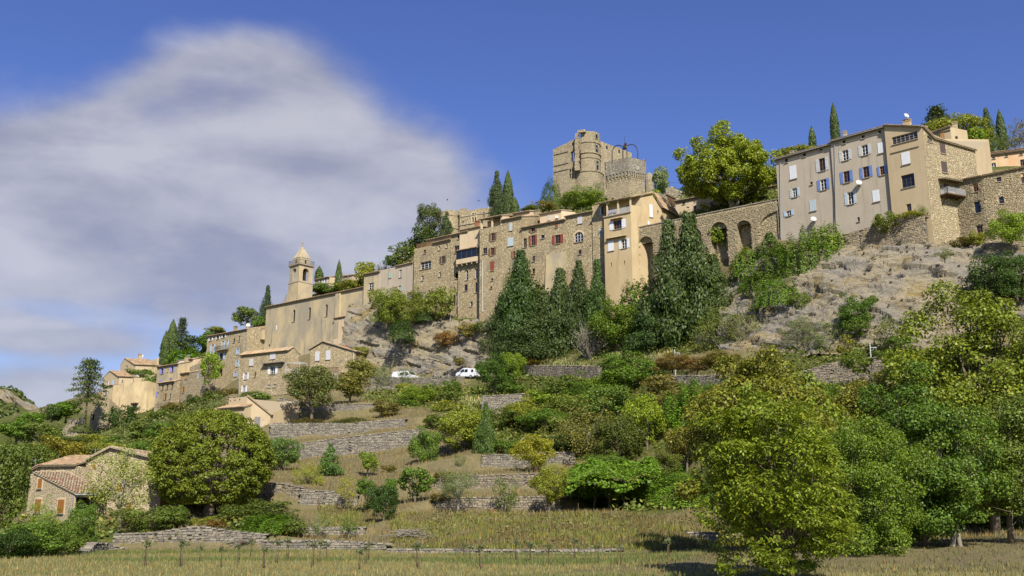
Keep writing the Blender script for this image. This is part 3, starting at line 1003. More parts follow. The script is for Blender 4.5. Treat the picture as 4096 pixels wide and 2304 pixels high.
def roof_plane(parent, e0, e1, r1, r0, oh=0.4, side=0.15, tile=None, pitch=0.27, thick=0.12, seg=0.9, up=0.02, name='roof'):
    """e0,e1 eave left to right (from outside), r0,r1 ridge"""
    e0, e1, r0, r1 = [Vector(p) for p in (e0, e1, r0, r1)]
    a = (e1 - e0).normalized()
    s0 = (r0 - e0)
    sl = (s0 - a * s0.dot(a)).normalized()
    nrm = a.cross(sl).normalized()
    if nrm.z < 0:
        nrm = -nrm
    E0, E1 = e0 - sl * oh - a * side, e1 - sl * oh + a * side
    R0, R1 = r0 - a * side, r1 + a * side
    o = nrm * up
    m = MB()
    t = nrm * thick
    vs = [E0 + o, E1 + o, R1 + o, R0 + o, E0 + o + t, E1 + o + t, R1 + o + t, R0 + o + t]
    m.mesh(vs, [(3, 2, 1, 0), (4, 5, 6, 7), (0, 1, 5, 4), (1, 2, 6, 5), (2, 3, 7, 6), (3, 0, 4, 7)])
    rf = m.build(name, MORTAR, parent)
    ln = (E1 - E0).length
    n = max(2, int(ln / pitch))
    V = []
    rr = pitch * 0.46
    prof = [(-1, 0), (-0.72, 0.62), (0, 0.95), (0.72, 0.62), (1, 0)]
    for i in range(n):
        f = (i + 0.5) / n
        p0, p1 = E0.lerp(E1, f) - sl * 0.07, R0.lerp(R1, f)
        d = p1 - p0
        ns = max(1, int(d.length / seg))
        dd = d.normalized()
        # each tile runs up the slope, raised a little at its lower end
        side_v = a
        for j in range(ns):
            q0 = p0 + d * (j / ns) + o + t + nrm * (0.03 + rnd.uniform(0, 0.025)) + side_v * rnd.uniform(-.012, .012)
            q1 = p0 + d * ((j + 1.05) / ns) + o + t
            ra = [q0 + side_v * (x * rr) + nrm * (z * rr) for x, z in prof]
            rb = [q1 + side_v * (x * rr * 0.9) + nrm * (z * rr * 0.9) for x, z in prof]
            for kx in range(4):
                V.append((ra[kx], ra[kx + 1], rb[kx + 1], rb[kx]))
    mm = MB()
    for i in range(0, len(V), 4):
        q = V[i:i + 4]
        vs = [q[0][0], q[0][1], q[1][1], q[2][1], q[3][1], q[0][3], q[0][2], q[1][2], q[2][2], q[3][2]]
        mm.mesh(vs, [(0, 1, 6, 5), (1, 2, 7, 6), (2, 3, 8, 7), (3, 4, 9, 8), (0, 4, 3, 2, 1)])
    mm.build('roof_tiles', tile or TILE, rf, kind='stuff')
    return rf


class House:
    def __init__(s, name, label, zm, corners, anchor, angs, depth=7.0, mat=None, roof='mono', side=False, lev=((0, 1),), cat='house', group=None,
                 slope=15.0, oh=0.4, tile=None, sink=2.5, apex=None, gutter=False, zb=None, cornice=True):
        s.zm = zm
        s.P, s.zt, zbs = solve_chain(zm, corners, anchor, angs)
        for g in lev:
            av = sum(s.zt[i] for i in g) / len(g)
            for i in g:
                s.zt[i] = av
        s.zb = (min(zbs) - sink) if zb is None else zb
        s.mat = mat or STONE
        s.nf = len(s.P)
        f0 = Fac(s.P[0], s.P[1])
        back = Vector((-f0.n.x, -f0.n.y))
        if side:
            s.B = [s.P[0] + (s.P[-1] - s.P[1])]
        else:
            s.B = [s.P[-1] + back * depth, s.P[0] + back * depth]
        s.foot = s.P + s.B
        n = len(s.foot)
        s.roof, s.slope, s.oh, s.tile = roof, slope, oh, tile
        tz = math.tan(R(slope))
        s.top = list(s.zt)
        for b in s.B:
            if roof == 'mono':
                s.top.append(s.zt[0] + (b - s.P[0]).dot(back) * tz)
            else:
                s.top.append(s.zt[0] if not side else s.zt[-1])
        if roof == 'mono' and side:
            s.top[s.nf - 1] = s.zt[0] + (s.P[-1] - s.P[0]).dot(back) * tz
        s.fac = [Fac(s.foot[i], s.foot[(i + 1) % n]) for i in range(n)]
        s.prof = [[(0.0, s.top[i]), (s.fac[i].L, s.top[(i + 1) % n])] for i in range(n)]
        s.ops = [[] for _ in range(n)]
        s.root = thing(name, label, cat, (s.P[0].x, s.P[0].y, s.zb), group)
        s.cornice = cornice
        s.gutter = gutter
        s.apex = apex
        s.later = []
        if roof == 'gable_front':
            a, z = s.fac[0].hit(*zm(*apex))
            s.prof[0].insert(1, (a, z))
            s.ax = (a, z)
            bi = 2 if not side else 2
            fb = s.fac[n - 2] if not side else s.fac[2]
            i = n - 2 if not side else 2
            s.prof[i].insert(1, (s.fac[i].L - a if True else a, z))
        if roof == 'gable_side':
            # ridge parallel to the front; apex half way along the right side
            f1 = s.fac[1]
            if apex:
                a, z = f1.hit(*zm(*apex))
            else:
                a, z = f1.L / 2, s.zt[0] + f1.L / 2 * tz
            s.top[2] = s.zt[0] if len(s.zt) < 3 else s.zt[2]
            s.prof[1] = [(0, s.top[1]), (a, z), (f1.L, s.top[2])]
            s.ax = (a, z)
            f3 = s.fac[3]
            s.prof[3] = [(0, s.top[2]), (f3.L - a, z), (f3.L, s.top[0])]
            s.prof[2] = [(0, s.top[2]), (s.fac[2].L, s.top[2])]

    # ---- openings
    def rect(s, e, cx, cy, w_, h_):
        f = s.fac[e]
        uc, vc = s.zm(cx, cy)
        u0, _ = s.zm(cx - w_ / 2, cy)
        u1, _ = s.zm(cx + w_ / 2, cy)
        _, v0 = s.zm(cx, cy - h_ / 2)
        _, v1 = s.zm(cx, cy + h_ / 2)
        a0, a1 = f.hit(u0, vc)[0], f.hit(u1, vc)[0]
        zt, zb = f.hit(uc, v0)[1], f.hit(uc, v1)[1]
        return max(0.06, a0), min(f.L - 0.06, a1), zb, zt

    def shut(s, e, a, z0, z1_, wd, color, off=0.05, brace=True):
        f = s.fac[e]
        m = MB()
        up = Vector((0, 0, (z1_ - z0) / 2))
        zc = (z0 + z1_) / 2
        m.box(f.P(a, zc, off), f.t * (wd / 2), f.n * 0.022, up)
        if brace:
            for q in (-0.62, 0.62):
                m.box(f.P(a, zc + q * up.z, off + 0.03), f.t * (wd / 2 - 0.03), f.n * 0.012, Vector((0, 0, 0.05)))
            d = (f.t * (wd - 0.12) + Vector((0, 0, up.z * 1.15)))
            m.box(f.P(a, zc, off + 0.028), d / 2, f.n * 0.01, (f.n.cross(d)).normalized() * 0.035)
        m.build('shutter', PAINT, s.root, COLS[color])

    def win(s, e, cx, cy, w_, h_, fr='w', sh='', col_='white', arch=0, rec=0.2, sill=True, cols=2, rows=0, blind=None):
        f = s.fac[e]
        a0, a1, zb, zt = s.rect(e, cx, cy, w_, h_)
        wd = a1 - a0
        if wd < 0.05:
            return
        if sh == 'C':
            for q in (0, 1):
                s.shut(e, a0 + wd * (0.25 + 0.5 * q), zb, zt, wd / 2 - 0.015, col_, 0.04, False)
            if sill:
                m = MB()
                m.box(f.P((a0 + a1) / 2, zb - 0.06, 0.07), f.t * (wd / 2 + 0.1), f.n * 0.09, Vector((0, 0, 0.045)))
                m.build('sill', SILL, s.root)
            return
        if arch:
            r_ = wd / 2
            n = 8
            top = [(a0 + r_ - r_ * math.cos(math.pi * i / n), zt - r_ * arch + r_ * arch * math.sin(math.pi * i / n)) for i in range(n + 1)]
        else:
            top = [(a0, zt), (a1, zt)]
        s.ops[e].append((top, zb, rec + 0.06))
        if fr in 'wbdgG':
            c = COLS[{'w': 'fw', 'b': 'fb', 'd': 'fd', 'g': 'fg', 'G': 'fd'}[fr]]
            m = MB()
            fw = min(0.07, wd * 0.13)
            zc, hh = (zb + zt) / 2, (zt - zb) / 2
            up = Vector((0, 0, 1))
            dp = 0.03
            ins_ = [(a0 + fw / 2, zc, fw / 2, hh), (a1 - fw / 2, zc, fw / 2, hh)]
            ins_ += [((a0 + a1) / 2, zb + fw / 2, wd / 2, fw / 2), ((a0 + a1) / 2, zt - fw / 2, wd / 2, fw / 2)]
            for q in range(1, cols):
                ins_.append((a0 + wd * q / cols, zc, fw * 0.55, hh))
            nr = rows if rows else (2 if hh * 2 > 1.0 else 1)
            for q in range(1, nr + 1 if rows else nr + 1):
                if q < (rows or nr + 1):
                    ins_.append(((a0 + a1) / 2, zb + 2 * hh * q / (rows or nr + 1), wd / 2, fw * 0.3))
            for ii, (x, z, hx, hz) in enumerate(ins_):
                m.box(f.P(x, z, -rec + dp * (0.2 if ii > 3 else 0.0) + 0.002 * (ii % 5)), f.t * hx, f.n * dp, up * hz)
            wo = m.build('window', PAINT, s.root, c)
            for q in range(cols if wd > 0.5 else 1):
                cc = cols if wd > 0.5 else 1
                g = MB()
                x0, x1 = a0 + wd * q / cc + 0.004, a0 + wd * (q + 1) / cc - 0.004
                g.box(f.P((x0 + x1) / 2, zc, -rec - 0.03), f.t * ((x1 - x0) / 2), f.n * 0.006, up * hh)
                g.build('pane', GLASS, wo)
            if blind:
                g = MB()
                g.box(f.P((a0 + a1) / 2, zt - hh * 0.35, -rec + 0.05), f.t * (wd / 2 - 0.01), f.n * 0.012, up * (hh * 0.35))
                g.build('blind', PAINT, wo, blind)
        else:
            wo = s.root
        if sill and wd > 0.35:
            m = MB()
            m.box(f.P((a0 + a1) / 2, zb - 0.05, 0.06), f.t * (wd / 2 + 0.1), f.n * 0.09, Vector((0, 0, 0.045)))
            m.build('sill', SILL, wo)
        if sh:
            hw = max(wd / 2, 0.2)
            if 'L' in sh or 'O' in sh:
                s.shut(e, a0 - hw / 2 - 0.03, zb, zt, hw, col_)
            if 'R' in sh or 'O' in sh:
                s.shut(e, a1 + hw / 2 + 0.03, zb, zt, hw, col_)

    def awning(s, e, cx, cy, w_, mat=None):
        """small tiled hood over a window"""
        f = s.fac[e]
        a0, a1, _, z = s.rect(e, cx, cy, w_, 2)
        roof_plane(s.root, f.P(a0, z - 0.12, 0.45), f.P(a1, z - 0.12, 0.45), f.P(a1, z + 0.12, 0.0), f.P(a0, z + 0.12, 0.0), 0.05, 0.05, TILE_R, 0.22, 0.05, 0.6, name='tile_hood')

    def pipe(s, e, cx, cy0, cy1, cx1=None, mat=None, r_=0.06):
        f = s.fac[e]
        a, zt = f.hit(*s.zm(cx, cy0))
        b, zb = f.hit(*s.zm(cx1 if cx1 is not None else cx, cy1))
        m = MB()
        m.tube([f.P(a, zt, 0.28), f.P(a, zt - 0.25, 0.1), f.P(b, zb, 0.1)], r_, 6)
        m.build('downpipe', mat or ZINC, s.root)

    def dish(s, e, cx, cy, rpx, standoff=0.55):
        f = s.fac[e]
        a, z = f.hit(*s.zm(cx, cy))
        rr = rpx / 2.45 * mpp(f.A.y)
        c = f.P(a, z, standoff)
        satellite_dish(s.root, c, (f.n * 0.5 + Vector((0.3, -0.9, 0.55))).normalized(), rr, f.P(a + 0.1, z - rr * 1.1, 0))

    def chimney(s, P0, w_, d_, h_, mat=None, pot=True):
        P0 = Vector(P0)
        f = s.fac[0]
        m = MB()
        up = Vector((0, 0, 1))
        m.box(P0 + up * (h_ / 2 - 0.4), f.t * (w_ / 2), f.n * (d_ / 2), up * (h_ / 2 + 0.4))
        m.box(P0 + up * (h_ + 0.05), f.t * (w_ / 2 + 0.07), f.n * (d_ / 2 + 0.07), up * 0.05)
        for q in (-0.35, 0, 0.35):
            m.box(P0 + f.t * (q * w_) + up * (h_ + 0.2), f.t * 0.05, f.n * (d_ / 2), up * 0.1)
        m.box(P0 + up * (h_ + 0.34), f.t * (w_ / 2 + 0.05), f.n * (d_ / 2 + 0.05), up * 0.04)
        m.build('chimney', mat or s.mat, s.root)

    def back_at(s, a, d, z=None):
        """point behind the front wall at distance d, on the roof"""
        f = s.fac[0]
        p = f.P(a, 0, -d)
        p.z = (s.zt[0] + d * math.tan(R(s.slope)) + 0.15) if z is None else z
        return p

    def build(s):
        m = MB()
        for i, f in enumerate(s.fac):
            wall_faces(m, f, s.prof[i], s.zb, s.ops[i])
        m.build('wall', s.mat, s.root)
        f = s.fac[0]
        if s.roof == 'mono':
            n = len(s.foot)
            e0, e1 = f.P(0, s.top[0]), f.P(f.L, s.top[1])
            d = max((b - s.P[0]).dot(Vector((-f.n.x, -f.n.y))) for b in s.foot)
            tz = math.tan(R(s.slope))
            roof_plane(s.root, e0, e1, f.P(f.L, s.top[1] + d * tz, -d), f.P(0, s.top[0] + d * tz, -d), s.oh, 0.12, s.tile)
        elif s.roof == 'gable_front':
            a, z = s.ax
            D = max((b - s.P[0]).dot(Vector((-f.n.x, -f.n.y))) for b in s.foot) + 0.3
            o = s.oh * 0.8
            roof_plane(s.root, f.P(0, s.top[0], -D), f.P(0, s.top[0], o), f.P(a, z, o), f.P(a, z, -D), s.oh, 0.0, s.tile)
            roof_plane(s.root, f.P(f.L, s.top[1], o), f.P(f.L, s.top[1], -D), f.P(a, z, -D), f.P(a, z, o), s.oh, 0.0, s.tile)
        elif s.roof == 'gable_side':
            a, z = s.ax
            f1, f2 = s.fac[1], s.fac[2]
            q = f1.P(a, z)
            p = s.fac[3].P(s.fac[3].L - a, z)
            roof_plane(s.root, f.P(0, s.top[0]), f.P(f.L, s.top[1]), q, p, s.oh, 0.25, s.tile)
            roof_plane(s.root, f2.P(0, s.top[2]), f2.P(f2.L, s.top[2]), p, q, s.oh, 0.25, s.tile)
        else:
            # coping on a flat-topped or ruined wall
            m = MB()
            k = MB()
            pts = [Vector((p.x, p.y, z - 0.35)) for p, z in zip(s.foot, s.top)]
            m.face(pts)
            m.build('terrace_deck', MORTAR, s.root)
        if s.cornice and s.roof in ('mono', 'gable_side'):
            m = MB()
            up = Vector((0, 0, 1))
            m.box(f.P(f.L / 2, s.zt[0] - 0.09, 0.10), f.t * (f.L / 2 - 0.02), f.n * 0.1, up * 0.07)
            m.box(f.P(f.L / 2, s.zt[0] - 0.25, 0.05), f.t * (f.L / 2 - 0.02), f.n * 0.05, up * 0.07)
            m.build('cornice', MORTAR, s.root)
        if s.gutter:
            m = MB()
            z = s.zt[0] - s.oh * math.tan(R(s.slope)) - 0.02
            m.tube([f.P(-0.1, z, s.oh + 0.08), f.P(f.L + 0.1, z, s.oh + 0.08)], 0.075, 6)
            m.build('gutter', ZINC, s.root)
        return s


def satellite_dish(parent, c, d, rr, foot):
    c, d = Vector(c), Vector(d).normalized()
    u_ = d.cross(Vector((0, 0, 1))).normalized()
    v_ = d.cross(u_)
    m = MB()
    n = 14
    rings = [(0.0, 0.0), (0.5, 0.05), (0.85, 0.14), (1.0, 0.2)]
    for off in (0, -0.03):
        vs = [c + d * (off)] if False else []
        for r_, h_ in rings:
            for j in range(n):
                an = 6.28319 * j / n
                vs.append(c + (u_ * math.cos(an) + v_ * math.sin(an)) * (r_ * rr) + d * (h_ * rr - 0.1 * rr + off))
        fs = [(i * n + j, i * n + (j + 1) % n, (i + 1) * n + (j + 1) % n, (i + 1) * n + j) for i in range(3) for j in range(n)]
        if off:
            fs = [tuple(reversed(f)) for f in fs]
        m.mesh(vs, fs)
    o = m.build('satellite_dish', WHITEMETAL, parent)
    k = MB()
    k.tube([Vector(foot), c - d * (0.1 * rr)], 0.035, 5)
    k.tube([c - v_ * (-rr * 0.9), c + d * (rr * 1.0)], 0.018, 4)
    k.box(c + d * (rr * 1.0), u_ * 0.05, v_ * 0.05, d * 0.07)
    k.build('dish_arm', ZINC, o)


def antenna(parent, p, h_=1.4):
    p = Vector(p)
    m = MB()
    m.tube([p, p + Vector((0, 0, h_))], 0.025, 4)
    for q in range(6):
        a = p + Vector((-0.5 + 0.2 * q, 0.1 * q, h_ - 0.12))
        m.tube([a - Vector((0.05, -0.25, 0)), a + Vector((0.05, -0.25, 0))], 0.013, 3)
    m.tube([p + Vector((-0.55, 0, h_ - 0.12)), p + Vector((0.55, 0.5, h_ - 0.12))], 0.015, 3)
    m.build('antenna', ZINC, parent)


def railing(parent, pts, h_=1.0, gap=0.13, mat=None, r_=0.014, name='railing', col_=None):
    m = MB()
    for p, q in zip(pts, pts[1:]):
        p, q = Vector(p), Vector(q)
        n = max(2, int((q - p).length / gap))
        for i in range(n + 1):
            b = p.lerp(q, i / n)
            m.box(b + Vector((0, 0, h_ / 2)), (r_, 0, 0), (0, r_, 0), (0, 0, h_ / 2))
        m.tube([p + Vector((0, 0, h_)), q + Vector((0, 0, h_))], r_ * 1.8, 4)
        m.tube([p + Vector((0, 0, 0.08)), q + Vector((0, 0, 0.08))], r_ * 1.4, 4)
    return m.build(name, mat or DARKMETAL, parent)


# ------------------------------------------------------------------ dressed and dry stone facing
def stone_unit(k):
    r_ = random.Random(k)
    vs = []
    for y, sh in ((0.5, 1.0), (-0.25, 1.0), (-0.5, 0.74)):
        for x, z in ((-0.5, -0.5), (0.5, -0.5), (0.5, 0.5), (-0.5, 0.5)):
            vs.append((x * sh + r_.uniform(-.07, .07), y + r_.uniform(-.07, .07), z * sh + r_.uniform(-.09, .09)))
    fs = [(8, 9, 10, 11)]
    for a in (0, 4):
        for j in range(4):
            fs.append((a + j, a + (j + 1) % 4, a + 4 + (j + 1) % 4, a + 4 + j))
    return vs, [tuple(reversed(f)) for f in fs] if False else fs


UNITS = [stone_unit(i) for i in range(8)]
UMESH = {}


def unit_mesh(i, mat):
    if (i, mat.name) not in UMESH:
        me = bpy.data.meshes.new('stone')
        me.from_pydata(UNITS[i][0], [], UNITS[i][1])
        me.materials.append(mat)
        UMESH[(i, mat.name)] = me
    return UMESH[(i, mat.name)]


def facing(parent, fac, prof_top, prof_bot, mat, ch=(0.14, 0.26), ln=(0.22, 0.6), depth=0.22, holes=(), tint=(1, 1, 1), nparts=0, proud=0.03, seed=1, batter=0.0, name='stone'):
    """lay courses of rubble on a wall plane; returns nothing. nparts nearest stones become parts of their own"""
    r_ = random.Random(seed)
    items = []
    zmin = min(z for _, z in prof_bot)
    zmax = max(z for _, z in prof_top)
    z = zmin
    while z < zmax:
        h_ = r_.uniform(*ch)
        a = -r_.uniform(0, 0.3)
        while a < fac.L:
            l_ = r_.uniform(*ln)
            c, zc = a + l_ / 2, z + h_ / 2
            a += l_
            if c < 0.05 or c > fac.L - 0.05 or zc + h_ * 0.4 > interp(prof_top, c) or zc < interp(prof_bot, c):
                continue
            if any(hf(c, zc) for hf in holes):
                continue
            off = proud + r_.uniform(-0.02, 0.04) + batter * (interp(prof_top, c) - zc)
            items.append((c, zc + r_.uniform(-.015, .015), l_ * 0.96, h_ * 0.93, off, r_.randrange(8), r_.uniform(-.06, .06)))
        z += h_
    if nparts and len(items) > nparts:
        items.sort(key=lambda t: -(t[2] * t[3]))
    for c, zc, l_, h_, off, k, rot in items[:nparts]:
        o = link(name, unit_mesh(k, mat), parent, tint, loc=fac.P(c, zc, off - depth / 2))
        o.matrix_basis = Matrix.Translation(o.location) @ Matrix(((fac.t.x, -fac.n.x, 0), (fac.t.y, -fac.n.y, 0), (0, 0, 1))).to_4x4() @ Matrix.Rotation(rot, 4, 'Y') @ Matrix.Diagonal((l_, depth, h_, 1))
    rest = items[nparts:]
    if rest:
        m = MB()
        for c, zc, l_, h_, off, k, rot in rest:
            cr, sr = math.cos(rot), math.sin(rot)
            vs = []
            for x, y, zz in UNITS[k][0]:
                X, Z = x * l_, zz * h_
                vs.append(fac.P(c + X * cr + Z * sr, zc - X * sr + Z * cr, off - depth / 2 - y * depth))
            m.mesh(vs, UNITS[k][1])
        m.build('rubble', mat, parent, tint, kind='stuff')


def dry_wall(label, pts, nparts=0, tint=(1, 1, 1), thick=0.7, seed=1, size=1.0, cat='wall', name='retaining_wall', group=None):
    """pts: (u, v_top, v_base, Y) left to right; a retaining wall of dry stone"""
    C = [pt(u, (a + b) / 2, Y) for u, a, b, Y in pts]
    zt = [zat(a, Y) for u, a, b, Y in pts]
    zb = [zat(b, Y) - 0.35 for u, a, b, Y in pts]
    root = thing(name, label, cat, (C[0].x, C[0].y, zb[0]), group)
    m = MB()
    tot = sum((Vector((b.x, b.y, 0)) - Vector((a.x, a.y, 0))).length for a, b in zip(C, C[1:]))
    for i in range(len(C) - 1):
        f = Fac(C[i], C[i + 1])
        a, b, c, d = f.P(0, zb[i], -0.02), f.P(f.L, zb[i + 1], -0.02), f.P(f.L, zt[i + 1] - 0.03, -0.04), f.P(0, zt[i] - 0.03, -0.04)
        bk = -f.n * thick
        m.mesh([a, b, c, d, a + bk, b + bk, c + bk, d + bk], [(0, 1, 2, 3), (3, 2, 6, 7), (7, 6, 5, 4), (1, 5, 6, 2), (0, 3, 7, 4)])
    m.build('core', CORE, root)
    for i in range(len(C) - 1):
        f = Fac(C[i], C[i + 1])
        np_ = int(nparts * f.L / tot)
        # irregular crest
        n = max(2, int(f.L / 0.9))
        top = [(f.L * j / n, zt[i] + (zt[i + 1] - zt[i]) * j / n + rnd.uniform(-0.10, 0.06)) for j in range(n + 1)]
        facing(root, f, top, [(0, zb[i]), (f.L, zb[i + 1])], DRY, (0.13 * size, 0.24 * size), (0.2 * size, 0.52 * size), 0.24, (), tint, np_, 0.05, seed + i, 0.06)
        # cap stones
        facing_top(root, f, zt[i], zt[i + 1], thick, tint, seed + 50 + i, size)
    return root


def facing_top(root, f, z0, z1_, thick, tint, seed, size):
    r_ = random.Random(seed)
    m = MB()
    a = 0.0
    while a < f.L:
        l_ = r_.uniform(0.3, 0.7) * size
        zc = z0 + (z1_ - z0) * min(1, (a + l_ / 2) / f.L)
        k = r_.randrange(8)
        vs = [f.P(a + l_ / 2 + x * l_ * 0.95, zc + zz * 0.14 * size, -thick * 0.5 + 0.06 - y * thick) for x, y, zz in UNITS[k][0]]
        m.mesh(vs, UNITS[k][1])
        a += l_
    m.build('cap_stones', DRY, root, tint, kind='stuff')
# ------------------------------------------------------------------ right end of the village
RB = [(127, 250, 1120), (500, 262, 1180), (612, 378, 1300), (1022, 495, 1500)]
h = House('corner_house', 'beige corner house with long glazed top window and stone flank above the cliff', y2, RB, (1, 141), [46, 118, 114], 7, PL_BEIGE, None, lev=(), sink=4)
CORNER = h
h.win(0, 287, 366, 252, 74, 'g', cols=6, rows=3)
h.win(0, 297, 562, 84, 118, sh='C', col_='white')
h.win(0, 318, 780, 128, 126, 'G', cols=3, rec=0.3)
h.win(0, 328, 1040, 46, 76, 'b', rec=0.25)
h.win(1, 528, 378, 46, 62, 'g', cols=4, rows=2)
h.win(2, 652, 465, 50, 104, sh='C', col_='dark')
h.win(2, 668, 648, 54, 106, sh='C', col_='dark')
f = h.fac[0]
m = MB()
a0, a1, _, z = h.rect(0, 290, 482, 280, 6)
m.box(f.P((a0 + a1) / 2, z, 0.06), f.t * ((a1 - a0) / 2), f.n * 0.08, (0, 0, 0.07))
m.build('ledge', SILL, h.root)
h.build()
# flank in stone: a skin of rubble on the two right-hand walls, roof sheets following the fall of the walls
for e in (1, 2):
    f = h.fac[e]
    hol = []
    for top, zb_, rc in h.ops[e]:
        hol.append(lambda a, z, t=top, q=zb_: t[0][0] - 0.1 < a < t[-1][0] + 0.1 and q - 0.12 < z < t[0][1] + 0.1)
    for cx, cy, w_, h_ in ((652, 465, 50, 104), (668, 648, 54, 106)):
        if e == 2:
            r4 = h.rect(2, cx, cy, w_, h_)
            hol.append(lambda a, z, q=r4: q[0] - 0.12 < a < q[1] + 0.12 and q[2] - 0.15 < z < q[3] + 0.1)
    mm = MB()
    wall_faces(mm, Fac(f.A + f.n * 0.03, f.B + f.n * 0.03), [(p[0], p[1] - 0.02) for p in h.prof[e]], h.zb, [(t, q, 0.02) for t, q, _ in h.ops[e]])
    mm.build('stone_flank', STONE_L, h.root)
for e in (0, 1, 2):
    f = h.fac[e]
    za, zb_ = h.prof[e][0][1], h.prof[e][-1][1]
    ln_ = f.L
    roof_plane(h.root, f.P(0, za), f.P(ln_, zb_), f.P(ln_, zb_ + 0.55, -2.2), f.P(0, za + 0.55, -2.2), 0.35, 0.05)
ch = h.back_at(h.fac[0].L * 0.45, 2.5, h.zt[0] + 0.3)
h.chimney(ch, 1.1, 0.7, 0.35, PL_BEIGE)
satellite_dish(h.root, ch + Vector((-0.15, -0.4, 1.25)), (0.3, -0.9, 0.35), 0.42, ch + Vector((0, 0, 0.6)))
# balcony in the corner
f = h.fac[2]
a0, zf = f.hit(*y2(590, 920))
a1, _ = f.hit(*y2(820, 920))
a0 = max(a0, 0.1)
m = MB()
m.box(f.P((a0 + a1) / 2, zf, 0.75), f.t * ((a1 - a0) / 2), f.n * 0.75, (0, 0, 0.09))
for q in np.linspace(a0 + 0.3, a1 - 0.3, 5):
    m.box(f.P(q, zf - 0.2, 0.6), f.t * 0.06, f.n * 0.6, (0, 0, 0.1))
bal = m.build('balcony', WOODEN, h.root)
railing(bal, [f.P(a0 + .05, zf + 0.09, 0.0), f.P(a0 + .05, zf + 0.09, 1.45), f.P(a1 - .05, zf + 0.09, 1.45)], 0.95, 0.12, ZINC, 0.016)
for q, dz in ((a0 + .2, 1.5), (a1 - .6, 1.2)):
    m = MB()
    m.tube([f.P(q, zf - dz, 0.02), f.P(q, zf - 0.1, 1.4)], 0.05, 5)
    m.build('strut', DARKMETAL, bal)
m = MB()
m.box(f.P(a0 + 1.5, zf + 1.05, 0.03), f.t * 0.5, f.n * 0.04, (0, 0, 1.0))
m.build('door', PAINT, h.root, COLS['dark'])
roof_plane(h.root, f.P(a0, zf + 2.25, 1.35), f.P(a1, zf + 2.25, 1.35), f.P(a1, zf + 2.6, 0.02), f.P(a0, zf + 2.6, 0.02), 0.05, 0.05, TILE_R, name='porch_roof')

A0 = CORNER.P[0]
h = House('tall_house', 'tall grey plastered house with blue and white shutters, right half next to the corner house', y1, [(712, 430, 1300), (1262, 258, 1190)], (1, A0.y + 0.45), [46, 46], 8, PL_GREY, 'mono', sink=4, gutter=True)
for q in ((815, 420, 32, 34), (1005, 368, 32, 32), (1170, 318, 30, 32)):
    h.win(0, *q, 'd', cols=1)
h.win(0, 828, 552, 60, 104, 'w', 'O', 'wgrey')
h.win(0, 1022, 500, 62, 104, 'w', 'O', 'wgrey')
h.win(0, 1182, 478, 60, 104, sh='C', col_='white')
h.win(0, 840, 768, 62, 116, 'b', 'O', 'blue')
h.win(0, 1035, 720, 62, 112, 'b', 'O', 'blue')
h.win(0, 1196, 705, 48, 90, 'b', 'O', 'blue')
h.win(0, 880, 980, 58, 124, 'w', 'O', 'pale')
h.win(0, 1135, 958, 70, 116, sh='C', col_='white')
h.win(0, 960, 1192, 24, 44, 'd', cols=1)
h.dish(0, 980, 832, 30)
h.pipe(0, 722, 435, 1275, 738)
antenna(h.root, h.back_at(h.fac[0].L * 0.16, 2.0), 1.3)
h.chimney(h.back_at(h.fac[0].L * 0.12, 3.2), 0.5, 0.5, 1.1)
h.build()
TALL = h
h = House('tall_house', 'tall grey plastered house with pale shutters, left half beside the arcade wall', y1, [(160, 608, 1430), (712, 432, 1300)], (1, TALL.P[0].y + 0.32), [46], 8, PL_GREY, 'mono', sink=4, gutter=True)
for q in ((238, 606, 30, 40), (418, 549, 32, 38), (583, 491, 32, 28)):
    h.win(0, *q, 'd', cols=1)
h.win(0, 305, 722, 70, 134, sh='C', col_='white')
h.win(0, 596, 645, 62, 128, 'b', 'O', 'wgrey')
h.win(0, 322, 925, 48, 90, 'w', 'O', 'pale')
h.win(0, 608, 845, 60, 108, 'w', 'O', 'blue')
h.win(0, 488, 832, 26, 30, 'd', cols=1)
h.win(0, 503, 1055, 65, 108, sh='C', col_='pale')
h.win(0, 262, 1132, 48, 52, 'w', 'O', 'pblue')
h.dish(0, 528, 1195, 28)
h.pipe(0, 178, 612, 1380, 186)
h.chimney(h.back_at(h.fac[0].L * 0.17, 2.6), 0.6, 0.45, 0.55)
h.build()
TALL_L = h

h = House('stone_house', 'rubble stone house with small brown windows at the right edge', y2, [(800, 790, 1420), (1075, 738, 1440), (1560, 638, 1440)], (0, 143.5), [40, 65], 8, STONE_L, None, lev=(), sink=4)
h.win(0, 972, 845, 50, 84, 'b', blind=(0.3, 0.13, 0.05))
h.win(0, 990, 1036, 62, 114, 'd', cols=1)
h.win(0, 1012, 1260, 60, 98, 'b')
h.win(1, 1197, 766, 50, 44, 'b', cols=1)
h.win(1, 1222, 968, 50, 64, 'b', cols=1)
h.win(1, 1428, 755, 34, 100, 'b', blind=(0.5, 0.36, 0.2))
h.build()
for e in (0, 1):
    f = h.fac[e]
    hol = [(lambda a, z, t=t, q=q: t[0][0] - 0.16 < a < t[-1][0] + 0.16 and q - 0.16 < z < t[0][1] + 0.16) for t, q, _ in h.ops[e]]
    facing(h.root, f, [(a, z - 0.25) for a, z in h.prof[e]], [(0, h.zb + 4), (f.L, h.zb + 4)], STONE_L, (0.16, 0.30), (0.25, 0.6), 0.2, hol, (1, 1, 1), 130 if e else 170, 0.05, 31 + e)
    za, zb_ = h.prof[e][0][1], h.prof[e][-1][1]
    roof_plane(h.root, f.P(0, za), f.P(f.L, zb_), f.P(f.L, zb_ + 0.7, -2.6), f.P(0, za + 0.7, -2.6), 0.4, 0.05)

